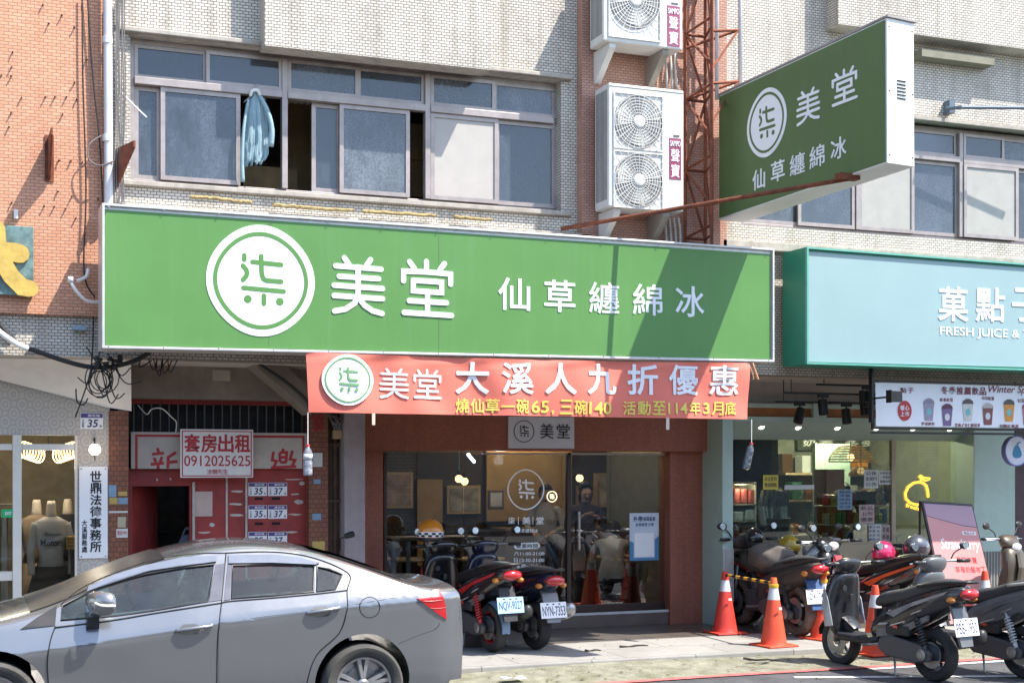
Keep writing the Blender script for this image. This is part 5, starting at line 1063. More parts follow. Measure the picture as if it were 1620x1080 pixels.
# things in and on its window
dc = T('display_cabinet', 'lit glass cabinet of packed pastries at the left of the juice shop window', 'display cabinet', 1175, 910, 15.25)
dx0, dx1 = PX(1162, 15.2), PX(1197, 15.2)
def zq(py): return PZ(1180, py, 15.2)
part(lambda m: [m.box(dx0, dx1, 15.2, 15.6, zq(py) - .012, zq(py)) for py in (765, 797, 824, 850, 880, 905)] + [m.box(dx1 - .015, dx1, 15.2, 15.6, .1, zq(762))], 'shelf', mat('cabinet_frame', (.4, .38, .34), .4), dc)
part(lambda m: m.box(dx0, dx1, 15.58, 15.6, .1, zq(762)), 'cabinet_back', mat('cabinet_back', (.4, .25, .15), .6), dc)
def pack(name, m_, py, n, h, k):
    r = random.Random(k); w = (dx1 - dx0) / n
    for i in range(n): tag(part(lambda m: m.box(dx0 + w * i + .01, dx0 + w * (i + 1) - .01, 15.22, 15.4, zq(py) + .001, zq(py) + h * r.uniform(.8, 1)), name, m_, None, bevel=.02), {0: 'red gift box', 1: 'pale blue box', 2: 'red brown cake pack', 3: 'orange cake pack'}[k] + ' on its own shelf of the pastry cabinet', 'pastry pack', 'packed pastries in the cabinet')
pack('gift_box', mat('gift_red', (.35, .07, .06), .5, var=.4, scale=20), 797, 3, .2, 0); pack('pastry_box', mat('box_pale', (.5, .58, .6), .5, var=.3, scale=15), 824, 2, .15, 1); pack('cake_pack', mat('cake_brown', (.3, .1, .05), .5, var=.5, scale=20), 850, 3, .16, 2); pack('cake_pack', mat('cake_orange', (.6, .2, .03), .4, var=.4, scale=25), 880, 4, .17, 3)
lamp('cabinet_light', (PX(1178, 15.1), 15.15, zq(770)), 3, (1, .8, .55))
YW2 = YJG - .006
PINKP = mat('poster_pinkish', (.5, .36, .34), .6, var=.35, scale=12)
sticker(1207, 751, 1231, 774, YW2, mat('sticker_bright_yellow', (.65, .52, .08), .5, var=.1), 'bright yellow sticker on the juice shop window', txt=['本店提供', '無線網路'])
sticker(1367, 743, 1389, 772, YW2, STK[0], 'white notice with big black writing and dark frame', txt=['公休', '星期四', '公告'])
sticker(1390, 744, 1411, 766, YW2, STK[0], 'white small print notice right of the framed one', txt=['內用低消', '一杯飲料', '謝謝合作'])
sticker(1325, 774, 1348, 806, YW2, STK[1], 'pale blue printed sheet in the juice shop window', txt=['飲品', '冰量', '甜度', '加料', '外送'])
sticker(1359, 798, 1383, 828, YW2, PINKP, 'pinkish printed flyer below the dark menu', txt=['新品', '上市', '優惠'])
sticker(1350, 829, 1374, 858, YW2, mat('poster_food', (.55, .48, .3), .6, var=.5, scale=9), 'flyer with a yellow fruit picture above the dado', txt=None)
sticker(1372, 829, 1394, 858, YW2, STK[0], 'white price list right of the fruit flyer', txt=['果汁 60', '奶茶 50', '冰沙 70', '鮮奶 65'])
sticker(1394, 830, 1408, 858, YW2, PINKP, 'pink flyer beside the beige mullion', txt=['草莓', '季節'])
sticker(1241, 767, 1288, 774, YW2, STK[0], 'long blank white strip on the window', 0)
single(lambda m: m.box(PX(1357, 15.3), PX(1387, 15.3), 15.3, 15.33, PZ(1370, 797, 15.3), PZ(1370, 777, 15.3)), 'chalk_board', mat('chalkboard', (.03, .03, .03), .7, var=.8, scale=40), 'dark chalk menu board inside the juice shop window', 'menu board')
def rattan(px, py, Y, r, label):
    p = P(px, py, Y); t = thing('rattan_lamp', label, 'lamp', p, 0, 'rattan pendant lamps')
    def sh2(m):
        for k in range(7): a = k / 6; m.tube([p + V((r * (1 - .5 * a ** 2) * math.cos(w), r * (1 - .5 * a ** 2) * math.sin(w), a * r * .7)) for w in [2 * PI * i / 20 for i in range(20)]], .008, 4, closed=True)
        for k in range(14): w = 2 * PI * k / 14; m.tube([p + V((r * (1 - .5 * a ** 2) * math.cos(w), r * (1 - .5 * a ** 2) * math.sin(w), a * r * .7)) for a in (0, .35, .7, 1)], .006, 4)
    part(sh2, 'lamp_shade', mat('rattan', (.4, .25, .1), .7), t); part(lambda m: m.ball(p + V((0, 0, .06)), .05, n=10, m=6), 'bulb', WARM, t); part(lambda m: m.tube([p + V((0, 0, r * .6)), V((p.x, p.y, ZB))], .006, 4), 'cord', BLACK, t)
rattan(1346, 730, 16.2, .3, 'wide rattan pendant lamp, the higher one in the juice shop'); rattan(1362, 752, 15.6, .16, 'narrow rattan pendant lamp hanging lower in the juice shop')
single(lambda m: m.box(PX(1308, 16), PX(1336, 16), 16, 16.3, .1, PZ(1320, 742, 16)), 'wooden_shelf', mat('brown_shelf', (.14, .07, .035), .6, var=.4, scale=15), 'tall brown wooden shelf inside the juice shop', 'shelf')
bagp = T('packaging_bundle', 'shiny wrapped bundles stacked inside the juice shop window', 'packaging', 1228, 830, 15.2)
def bun(m):
    rr = random.Random(4)
    for k in range(14): x = PX(1208 + 3 * k, 15.2); m.tube([(x, 15.2 + rr.uniform(0, .1), PZ(1228, 830, 15.2)), (x + rr.uniform(-.03, .03), 15.25, PZ(1228, 800, 15.2)), (x + rr.uniform(-.02, .02), 15.2, PZ(1228, rr.uniform(774, 780), 15.2))], .035, 6, r1=.025)
part(bun, 'wrapping', mat('shiny_wrap', (.28, .26, .25), .2, .5, var=.5, scale=25), bagp)
single(lambda m: m.lathe([(.16, 0), (.2, .28), (.21, .29)], V((PX(1232, 15.2), 15.3, PZ(1232, 856, 15.2))), n=16), 'waste_basket', BLACK, 'black basket on the sill inside the juice shop', 'basket')
for px, s, c, lab in ((1392, .075, mat('plush_cream', (.6, .5, .3), .9, bump=.4), 'cream plush toy hanging in the window'), (1404, .08, mat('plush_brown', (.16, .07, .04), .9, bump=.4), 'brown plush toy hanging beside the mullion')):
    p = P(px, 786, 15.1); single(lambda m: (m.ball(p, s * .8, s * .7, s * .9), m.ball(p + V((0, 0, s * 1.3)), s * .65), m.ball(p + V((-s * .5, 0, s * 1.9)), s * .25), m.ball(p + V((s * .5, 0, s * 1.9)), s * .25), m.ball(p + V((-s * .6, -.03, -s * .8)), s * .35), m.ball(p + V((s * .6, -.03, -s * .8)), s * .35), m.tube([p + V((0, 0, s * 1.8)), p + V((0, 0, .4))], .004, 4)), 'plush_toy', c, lab, 'toy', smooth=True)
ne = T('neon_pear', 'glowing yellow outline of a pear on the shop glass', 'neon sign', 1450, 806, YW2 - .02); fP = front(YW2 - .003)
qf = lambda L: [(PX(1360 + x / 3.6, YW2), PZ(1450, 560 + y / 3.6, YW2)) for x, y in L]
part(lambda m: (m.stroke(fP, qf([(388, 810), (386, 780), (378, 750), (360, 733), (335, 728), (305, 733), (275, 755), (258, 790), (262, 822), (285, 845), (315, 855), (338, 856)]), .03, .012), m.stroke(fP, qf([(345, 728), (352, 708)]), .024, .012), m.stroke(fP, qf([(352, 708), (338, 698), (345, 690), (358, 698), (354, 708), (375, 702), (396, 706), (392, 715), (372, 720), (354, 710)]), .018, .0126), pchars(m, YW2 - .003, 'fresh', 1433, 1453, 798, 804, 7, .01, .006, latin=True, shear=.2)), 'neon_tube', glow('neon_yellow', (1, .55, .05), .8), ne)
# track lights
def track(px0, py0, px1, py1, Y, heads, label):
    a, b = P(px0, py0, Y), P(px1, py1, Y); t = thing('track_light', label, 'track light', (a + b) / 2, 0, 'black ceiling track lights')
    part(lambda m: (m.box(a.x, b.x, Y - .015, Y + .015, a.z - .012, a.z + .012), m.tube([V((a.x + .1, Y, a.z)), V((a.x + .1, Y, ZB))], .006, 5), m.tube([V((b.x - .1, Y, a.z)), V((b.x - .1, Y, ZB))], .006, 5)), 'rail', BLACK, t)
    for px, tl_ in heads:
        x = PX(px, Y); c = V((x, Y, a.z - .16)); d = V((math.sin(tl_), -.2, -math.cos(tl_))).normalized()
        hd = part(lambda m: m.lathe([(.05, -.09), (.055, -.085), (.058, .09), (.048, .092)], c, d, 16), 'spot_head', BLACK, t, smooth=True, auto=40)
        part(lambda m: (m.box(x - .07, x + .07, Y - .016, Y + .016, a.z - .045, a.z - .013), m.tube([V((x, Y, a.z - .04)), c - d * .06], .01, 6)), 'bracket', BLACK, t)
track(1292, 608, 1400, 611, 13.95, [(1372, 0)], 'black track light, highest of three rails at the juice shop'); track(1240, 621, 1400, 626, 14.1, [(1302, 0), (1368, 0)], 'black track light, middle one of three rails'); track(1228, 635, 1400, 640, 14.3, [(1265, -.4), (1339, 0)], 'black track light, lowest of three rails')
# winter drinks banner
YWB = 13.25
wn = T('drinks_banner', 'white winter drinks banner with pictured cups in a black frame', 'banner', 1500, 680, YWB)
WX0, WX1 = PX(1382, YWB), PX(1382, YWB) + 2.6; WZ0, WZ1 = PZ(1385, 676, YWB), PZ(1385, 603, YWB)
def wz(p): return V((p.x, p.y + .012 * math.sin(p.x * 5 + p.z * 3) * max(.15, 1 - (p.x - WX0) * 1.2), p.z - (p.x - WX0) * .0))
part(lambda m: m.grid([[wz(V((WX0 + .01 + (WX1 - WX0 - .02) * i / 60, YWB - .02, WZ0 + .015 + (WZ1 - WZ0 - .03) * j / 8))) for i in range(61)] for j in range(9)]), 'cloth', mat('banner_white', (.86, .86, .88), .6, var=.03), wn, smooth=True)
part(lambda m: (m.frame(front(YWB), WX0 - .02, WX1, WZ0 - .02, WZ1 + .02, .025, .03, -.02), m.box(WX0 - .045, WX0 - .022, YWB - .03, YWB + .03, PZ(1380, 668, YWB), PZ(1380, 573, YWB)), m.box(WX0 - .02, WX1, YWB + .01, YWB + .03, WZ0 - .07, WZ0 - .045)), 'frame', BLACK, wn)
wwz = lambda p: wz(p) + V((0, -.004, 0))
class WW(Fr):
    def p(s, x, y, z=0): return wwz(Fr.p(s, x, y, z))
wW = WW((0, YWB - .021, 0), (1, 0, 0), (0, 0, 1)); YV = YWB - .021
bc = lambda x, y: (PX(1360 + x / 3.6, YV), PZ(1360 + x / 3.6, 560 + y / 3.6, YV))
def cc(x, y): return bc(x, y + (x - 80) * .16)
MAR = mat('maroon_ink', (.22, .03, .05), .5); 
def brect(x0, y0, x1, y1): a = bc(x0, y1); b = bc(x1, y0); return a[0], b[0], a[1], b[1]
def wt(m):
    X0, X1, A, B = brect(462, 190, 720, 228); m.chars(wW, '冬季推薦飲品', X0, X1, A, B, .016, .001, 0); X0, X1, A, B = brect(732, 185, 1040, 230); m.text(wW, 'Winter Special', X0, X1, A, B, .008, .001, 0, shear=.25)
    X0, X1, A, B = brect(232, 192, 308, 220); m.chars(wW, '點子', X0, X1, A, B, .012, .001, 0)
    for s, x0, x1, y in (('茶香紅豆', 455, 530, 260), ('可可歐蕾', 695, 765, 252), ('芋泥鮮奶', 352, 425, 396), ('芝麻/杏仁鮮奶茶', 540, 685, 404), ('桂圓紅棗茶', 795, 905, 410), ('紅豆紫米', 900, 975, 265)): X0, X1, A, B = brect(x0, y - 9, x1, y + 9); m.chars(wW, s, X0, X1, A, B, .012, .001, 0)
part(wt, 'lettering', MAR, wn)
def badge(m): x, z = bc(257, 322); m.disc(wW, x, z, .095, .115, .001, 0, 32)
part(badge, 'badge', mat('badge_red', (.5, .04, .04), .5), wn)
def badt(m): x, z = bc(257, 322); m.chars(wW, '暖心', x - .06, x + .06, z + .004, z + .06, .02, .001, .0015); m.chars(wW, '上市', x - .06, x + .06, z - .062, z - .008, .02, .001, .0015)
part(badt, 'badge_lettering', SIGNW, wn)
cupcols = [((.36, .30, .38), (.28, .24, .3)), ((.2, .13, .26), (.13, .04, .07)), ((.62, .6, .55), (.1, .08, .07)), ((.22, .08, .07), (.5, .45, .42)), ((.72, .3, .05), (.1, .09, .08)), ((.5, .2, .2), (.3, .1, .1))]
for k, (x, y) in enumerate(((393, 320), (497, 350), (615, 322), (729, 345), (850, 325), (955, 345))):
    a, b = cupcols[k]; q = lambda L: [bc(x + u, y + v) for u, v in L]
    part(lambda m: m.poly(wW, q([(-22, 58), (22, 58), (30, -38), (-30, -38)]), .001, .0), 'cup_picture', mat('cup_a%d' % k, a, .5, var=.2, scale=30), wn)
    part(lambda m: m.poly(wW, q([(-32, -38), (32, -38), (28, -55), (10, -68), (-10, -68), (-28, -55)]), .001, .0), 'cup_picture', mat('cup_b%d' % k, b, .5, var=.3, scale=40), wn)
    def cl(m): X, Z = bc(x, y + 8); m.disc(wW, X, Z, .035, .042, .001, .0015, 20)
    part(cl, 'cup_label', mat('cup_lab%d' % (k % 2), [(.2, .5, .5), (.7, .68, .7)][k % 2], .5), wn)
for px, py, lab in ((1415, 627, 'black spot lamp on an arm in front of the drinks banner'), (1372, 627, 'black spot lamp behind the post of the drinks banner')):
    p = P(px, py, YWB - .35 if px > 1400 else YWB + .2); single(lambda m: (m.tube([P(1381, 630, YWB), p], .012, 6), m.box(p.x - .07, p.x + .07, p.y - .05, p.y + .03, p.z - .06, p.z + .06), m.box(p.x - .085, p.x - .072, p.y - .06, p.y + .04, p.z - .07, p.z + .07)), 'spot_lamp', BLACK, lab, 'lamp', bevel=.004)
rd = T('round_sign', 'round white hanging sign with a blue pear at the right edge', 'sign', 1608, 735, 13.6); fQ = front(13.6); p = P(1609, 713, 13.6); rr_ = 23 * MPP(1609, 13.6)
part(lambda m: m.disc(fQ, p.x, p.z, rr_, d=.06, z=-.06, n=48), 'disc', mat('disc_white', (.7, .7, .78), .4), rd); part(lambda m: m.ring(fQ, p.x, p.z, rr_ * .97, rr_ * 1.04, .07, -.065, 48), 'rim', mat('violet_rim', (.2, .2, .42), .4), rd)
def pear(m): m.poly(fQ, [(p.x + rr_ * a, p.z + rr_ * b) for a, b in ((-.1, .38), (-.26, .2), (-.36, -.05), (-.4, -.28), (-.25, -.46), (0, -.5), (.25, -.46), (.4, -.28), (.36, -.05), (.22, .2), (.1, .38))], .003, .001); m.stroke(fQ, [(p.x, p.z + rr_ * .38), (p.x + rr_ * .03, p.z + rr_ * .55)], .012, .003, .001); m.stroke(fQ, [(p.x + rr_ * .03, p.z + rr_ * .55), (p.x + .3 * rr_, p.z + rr_ * .62), (p.x + .1 * rr_, p.z + rr_ * .48)], .01, .0035, .001)
part(pear, 'pear_picture', mat('pear_blue', (.04, .22, .36), .5), rd); part(lambda m: m.tube([p + V((0, .03, rr_)), V((p.x, p.y + .03, ZB))], .012, 6), 'hanger', BLACK, rd)
# ---------------------------------------------------------------- silver saloon car
PAINT = mat('silver_car_paint', (.27, .277, .287), .2, .66, var=.03, scale=3, coat=1, dirt=.08, dirtcol=(.30, .30, .29))
CGL = mat('car_window', (.075, .105, .095), .05, 0, var=.3, scale=2.2, coat=.5, spec=.9); CDK = mat('car_black_trim', (.015, .015, .017), .35); VIS = mat('window_visor_tint', (.20, .22, .26), .12, .3, var=.1, coat=1)
CARX, CARY = 3.72, 11.28
def interp(tab, x):
    if x <= tab[0][0]: return tab[0][1]
    for (a, b), (c, d) in zip(tab[:-1], tab[1:]):
        if x <= c:
            t = (x - a) / (c - a); return b + (d - b) * t
    return tab[-1][1]
def smooth_tab(tab):
    q = spline([V((a, b, 0)) for a, b in tab], 6); return [(p.x, p.y) for p in q]
ZTOP = smooth_tab([(0, .70), (.015, .86), (.035, .99), (.06, 1.06), (.09, 1.068), (.2, 1.066), (.41, 1.095), (.72, 1.205), (.99, 1.30), (1.24, 1.37), (1.49, 1.405), (1.74, 1.415), (2.04, 1.385), (2.4, 1.295), (2.7, 1.19), (3.0, 1.06), (3.3, .965), (3.6, .905), (4.0, .845), (4.3, .75), (4.45, .64), (4.54, .5)])
ZCR = [(0, .98), (.5, .955), (1.35, .90), (2.0, .83), (3.2, .69), (4.5, .62)]; ZBE = [(0, 1.06), (1.05, 1.045), (2.0, .965), (3.1, .865), (4.5, .80)]
def carw(x, z):
    zc_, zb = interp(ZCR, x), interp(ZBE, x)
    if z < zc_: v = interp([(.18, .75), (.26, .80), (.36, .825), (.5, .845), (zc_ - .04, .881), (zc_, .885)], z)
    elif z < zb: v = .885 - .065 * (z - zc_) / (zb - zc_)
    else: v = .82 - .60 * (z - zb)
    v = max(v, .45)
    if x < .8: v *= 1 - .035 * ((.8 - x) / .8) ** 2 - (.13 * (1 - x / .3) ** 2 if x < .3 else 0)
    if x > 3.3: v *= 1 - .05 * ((x - 3.3) / 1.24) - (.2 * ((x - 3.9) / .64) ** 2 if x > 3.9 else 0)
    return v
def carl(x, y, z): return V((x - 2.27, y, z))
def carpt(px, py):
    Y = 10.45
    for _ in range(8):
        p = P(px, py, Y); x, z = CARX - p.x, p.z; Y = CARY - carw(x, z)
    return x, z
car = thing('parked_car', 'silver grey saloon car parked along the kerb', 'car', V((CARX - 2.27, CARY, 0)), PI, local=True)
def carbody(m):
    xs = [0, .012, .03, .05, .08, .12, .17, .23] + [.3 + i * .09 for i in range(47)]; xs = [x for x in xs if x < 4.5] + [4.5, 4.54]; rings = []
    for x in xs:
        zt = interp(ZTOP, x); zb = .30 if x < .15 else .2; zb = min(zb, zt - .2); zs = zt - min(.07, (zt - zb) * .2); r = []
        side = [(carw(x, zb + (zs - zb) * k / 25), zb + (zs - zb) * k / 25) for k in range(26)]
        w = side[-1][0]; top = [(w * math.cos(a), zs + (zt - zs) * math.sin(a) ** .8) for a in [PI / 2 * k / 10 for k in range(1, 11)]]
        half = [(0, zb)] + [(side[0][0] * .6, zb)] + side + top
        r = [carl(x, y, z) for y, z in half] + [carl(x, -y, z) for y, z in half[-2:0:-1]]; rings.append(r)
    m.loft(rings)
bod = part(carbody, 'body', PAINT, car, smooth=True)
WHX = (.85, 3.52); WR = .315
def bool_cut(o, cutter):
    md = o.modifiers.new('b', 'BOOLEAN'); md.operation = 'DIFFERENCE'; md.solver = 'EXACT'; md.object = cutter
    bpy.context.view_layer.update(); dg = bpy.context.evaluated_depsgraph_get(); me = bpy.data.meshes.new_from_object(o.evaluated_get(dg)); o.modifiers.remove(md); old = o.data; o.data = me; me.name = 'body'
    me.set_sharp_from_angle(angle=R(38))
for wx in WHX:
    c = part(lambda m: m.lathe([(.375, -1.1), (.375, 1.1)], carl(wx, 0, .335), (0, 1, 0), 48), 'cutter', CDK, car); c.data.materials.clear(); c.data.materials.append(mat('wheel_arch_black', (.008, .008, .008), .95, spec=.1))
    bool_cut(bod, c); bpy.data.objects.remove(c)
def cpatch(poly, off, name, m_, parent=car, n=8, dense=8):
    q = [carpt(*p) for p in poly]; pts = []
    for i in range(len(q)):
        a, b = q[i], q[(i + 1) % len(q)]
        for k in range(dense): t = k / dense; pts.append((a[0] + (b[0] - a[0]) * t, a[1] + (b[1] - a[1]) * t))
    c = (sum(p[0] for p in pts) / len(pts), sum(p[1] for p in pts) / len(pts)); rows = []
    rows.append([carl(x, carw(x, z) - .004, z) for x, z in pts])
    for j in range(n):
        s = 1 - j / n; rows.append([carl(c[0] + (x - c[0]) * s, carw(c[0] + (x - c[0]) * s, c[1] + (z - c[1]) * s) + off, c[1] + (z - c[1]) * s) for x, z in pts])
    b = MB(); L = len(pts); b.loft(rows, caps=False); b.add([*rows[-1], carl(c[0], carw(*c) + off, c[1])], [(k, (k + 1) % L, L) for k in range(L)]); return b.build(name, m_, parent, smooth=True, auto=35)
def cline(poly, r, name, m_, parent=car, closed=False, off=0.0, sm=5):
    q = [carpt(*p) for p in poly]; return part(lambda m: m.tube([carl(x, carw(x, z) + off, z) for x, z in [(v.x, v.y) for v in spline([V((a, b, 0)) for a, b in q], sm, closed)]], r, 6, closed=closed), name, m_, parent, smooth=True)
# a hollow cabin seen through real panes
WIN = [[(96, 981), (99, 957), (137, 938), (180, 921), (228, 908), (285, 898), (340, 892), (335, 920), (329, 951), (240, 966), (180, 974)], [(368, 894), (430, 892), (497, 894), (496, 936), (430, 942), (366, 947)], [(502, 896), (522, 900), (542, 908), (530, 932), (501, 936)]]
CABIN = mat('cabin_lining', (.10, .10, .095), .8, var=.15)
def cut_with(fn):
    c = part(fn, 'cutter', CABIN, car); bool_cut(bod, c); bpy.data.objects.remove(c)
def cavity(m):
    out = [(.86, .62), (.86, 1.0), (1.2, 1.24), (1.5, 1.335), (1.9, 1.335), (2.2, 1.27), (2.55, 1.13), (2.85, .98), (3.0, .86), (3.0, .62)]
    m.loft([[carl(x, y * (1 if z < 1.05 else 1 - .45 * (z - 1.05) / .3), z) for x, z in out] for y in (-.74, .74)])
cut_with(cavity)
for wpoly in WIN: cut_with(lambda m: m.prism([carl(x, -1.1, z) for x, z in [carpt(*p) for p in wpoly]], (0, 2.2, 0)))
# doors lie a few millimetres proud of the body
fd = cpatch([(88, 990), (180, 979), (240, 970), (330, 956), (350, 953), (344, 1000), (342, 1080), (341, 1150), (90, 1150), (77, 1085), (75, 1045), (80, 1012)], .003, 'door', PAINT)
rdr = cpatch([(352, 953), (366, 950), (430, 945), (496, 939), (548, 933), (549, 963), (537, 1000), (501, 1035), (486, 1077), (478, 1150), (346, 1150), (346, 1000)], .003, 'door', PAINT)
GAP = mat('panel_gap', (.006, .006, .007), .7)
cline([(357.5, 875), (351, 945), (345, 1000), (343, 1080), (342, 1120)], .0045, 'door_gap', GAP, off=.003); cline([(88, 990), (80, 1012), (75, 1045), (77, 1085), (80, 1120)], .0045, 'door_gap', GAP, off=.003)
cline([(357, 874), (420, 872), (463, 875), (500, 883), (536, 897), (554, 911), (549, 934), (549, 963), (537, 1000), (501, 1035), (486, 1077), (482, 1110)], .0045, 'door_gap', GAP, off=.003); cline([(357, 874), (300, 876), (228, 889), (137, 925), (97, 955)], .004, 'door_gap', GAP, off=.003)
CGLASS = glass('car_glass', (.62, .74, .68), 1.9, film=.07, filmcol=(.30, .37, .34))  # pale film brightens the panes in place of reflected light
def win(poly, parent):
    cline(poly, .009, 'window_surround', CDK, parent, closed=True, off=-.002, sm=1)
    w_ = cpatch(poly, -.012, 'window', CGLASS, parent); q_ = MB(); pts = [carpt(*p) for p in poly]; q_.add([carl(x, -carw(x, z) + .012, z) for x, z in pts], [tuple(range(len(pts)))]); q_.build('window', CGLASS, parent); return w_
fw_ = win(WIN[0], fd); rw_ = win(WIN[1], rdr); win(WIN[2], rdr)
SEATF = mat('grey_seat_cloth', (.13, .13, .125), .9, var=.2)
for sx, sw in ((1.95, .36), (1.95, -.36), (1.02, .34), (1.02, -.34)):
    part(lambda m: (m.loft([[carl(sx + a + dx, sw + b * w, z) for a, b in ((-.06, -.24), (.06, -.24), (.08, 0), (.06, .24), (-.06, .24), (-.09, 0))] for z, w, dx in ((.65, .95, .1), (.85, 1, .05), (1.05, .85, 0), (1.09, .6, -.01))]), m.loft([[carl(sx - .04 + a, sw + b * w, z) for a, b in ((-.045, -.13), (.045, -.13), (.055, 0), (.045, .13), (-.045, .13), (-.055, 0))] for z, w in ((1.08, .5), (1.12, 1), (1.2, 1), (1.235, .7))])), 'seat', SEATF, car, smooth=True)
part(lambda m: m.box(*sorted((carl(2.6, 0, 0).x, carl(3.0, 0, 0).x)), -.7, .7, .65, .93), 'dashboard', CDK, car, bevel=.03)
part(lambda m: m.tube([carl(2.5 + .06 * math.sin(a), .36 + .18 * math.cos(a), .93 + .17 * math.sin(a)) for a in [2 * PI * k / 20 for k in range(20)]], .014, 6, closed=True), 'steering_wheel', CDK, car, smooth=True)
cpatch([(32, 995), (60, 975), (90, 957), (87, 989)], .006, 'quarter_window', CDK)
cpatch([(137, 934), (180, 917), (228, 903), (285, 893), (342, 887), (343, 878), (290, 880), (228, 893), (180, 908), (140, 926)], .02, 'window_visor', VIS, fd); cpatch([(361, 877), (430, 876), (470, 880), (505, 889), (498, 892), (430, 889), (361, 890)], .02, 'window_visor', VIS, rdr)
cline([(86, 992), (180, 980), (240, 970), (330, 956), (350, 953)], .006, 'belt_trim', CDK, fd, off=.006); cline([(350, 953), (366, 950), (430, 945), (496, 939), (548, 933)], .006, 'belt_trim', CDK, rdr, off=.006)
cpatch([(338, 893), (357, 890), (352, 948), (331, 951)], .0065, 'pillar_trim', mat('pillar_grey', (.12, .12, .14), .2, .3, coat=.6), fd); cpatch([(360, 892), (366, 893), (364, 947), (354, 949)], .0065, 'pillar_trim', mat('pillar_grey', (.12, .12, .14), .2, .3, coat=.6), rdr)
for (hx0, hx1, hy, dr) in ((278, 336, 993, fd), (485, 537, 965, rdr)):
    a, b = carpt(hx0, hy + 4), carpt(hx1, hy - 4); c = ((a[0] + b[0]) / 2, (a[1] + b[1]) / 2)
    cpatch([(hx0, hy + 5), (hx0 + 12, hy - 6), (hx0 + 30, hy - 7), (hx0 + 42, hy - 2), (hx0 + 34, hy + 9), (hx0 + 14, hy + 11)], .0045, 'handle_shade_patch', mat('recess_shade_grey', (.06, .065, .07), .4), dr)  # flat dark patch paints the shade of the hollow behind the handle
    part(lambda m: m.tube([carl(a[0], carw(*a) + .012, a[1]), carl(a[0] * .7 + b[0] * .3, carw(*c) + .034, a[1] * .7 + b[1] * .3 + .003), carl(a[0] * .3 + b[0] * .7, carw(*c) + .034, a[1] * .3 + b[1] * .7 + .003), carl(b[0], carw(*b) + .012, b[1])], .014, 10, smoothpath=4), 'handle', PAINT, dr, smooth=True)
cline([(585 + 16 * math.cos(2 * PI * k / 14), 960 + 16 * math.sin(2 * PI * k / 14)) for k in range(14)], .003, 'fuel_flap', GAP, closed=True, off=.0, sm=3)
TAILR = mat('tail_light_red', (.5, .012, .015), .12, coat=1, var=.15, scale=15)
tlp = cpatch([(660, 946), (676, 938), (693, 930), (700, 942), (704, 956), (706, 979), (696, 973), (678, 960)], .012, 'tail_light', TAILR)
cline([(668, 950), (684, 950), (700, 948)], .003, 'lens_rib', mat('tail_pale', (.6, .1, .1), .2), tlp, off=.013); cline([(680, 961), (690, 962), (704, 960)], .003, 'lens_rib', mat('tail_pale', (.6, .1, .1), .2), tlp, off=.013)
cline([(630, 1018), (660, 1005), (688, 995), (696, 985)], .003, 'bumper_gap', GAP, off=-.002)
cline([(345, 985), (420, 974), (483, 966), (560, 955), (620, 945), (655, 940)], .004, 'crease', PAINT, off=-.002)
def mirror(m):
    x, z = carpt(152, 975); c = carl(x - .02, carw(x, z) + .12, z + .10)
    rr = []
    for k in range(11):                                    # the long way of the housing lies across the car, seen from behind and outside
        a = -1 + 2 * k / 10; s = max(.05, 1 - a ** 4) ** .5
        rr.append([c + V((.075 * s * math.copysign(abs(math.cos(w)) ** .7, math.cos(w)), a * .115, .092 * s * (1 - .1 * a) * math.copysign(abs(math.sin(w)) ** .7, math.sin(w)))) + V((-.05 * a, 0, .012 * a)) for w in [2 * PI * i / 20 for i in range(20)]])
    m.loft(rr)
mr_ = part(mirror, 'wing_mirror', PAINT, car, smooth=True)
def mst(m): x, z = carpt(146, 990); b = carl(x, carw(x, z), z); m.loft([[b + V((s * .045, 0, t * .025)) for s, t in ((-1, -1), (1, -1), (1, 1), (-1, 1))], [b + V((s * .04, .09, .045 + t * .03)) for s, t in ((-1, -1), (1, -1), (1, 1), (-1, 1))]])
part(mst, 'mirror_foot', CDK, mr_)
def mind(m): x, z = carpt(152, 975); c = carl(x - .02, carw(x, z) + .12, z + .10); m.tube([c + V((.05, .112, .02)), c + V((.0, .128, .0)), c + V((-.09, .115, -.005))], .011, 8, smoothpath=3)
part(mind, 'indicator_strip', mat('clear_lens', (.6, .58, .52), .15, coat=1), mr_, smooth=True)
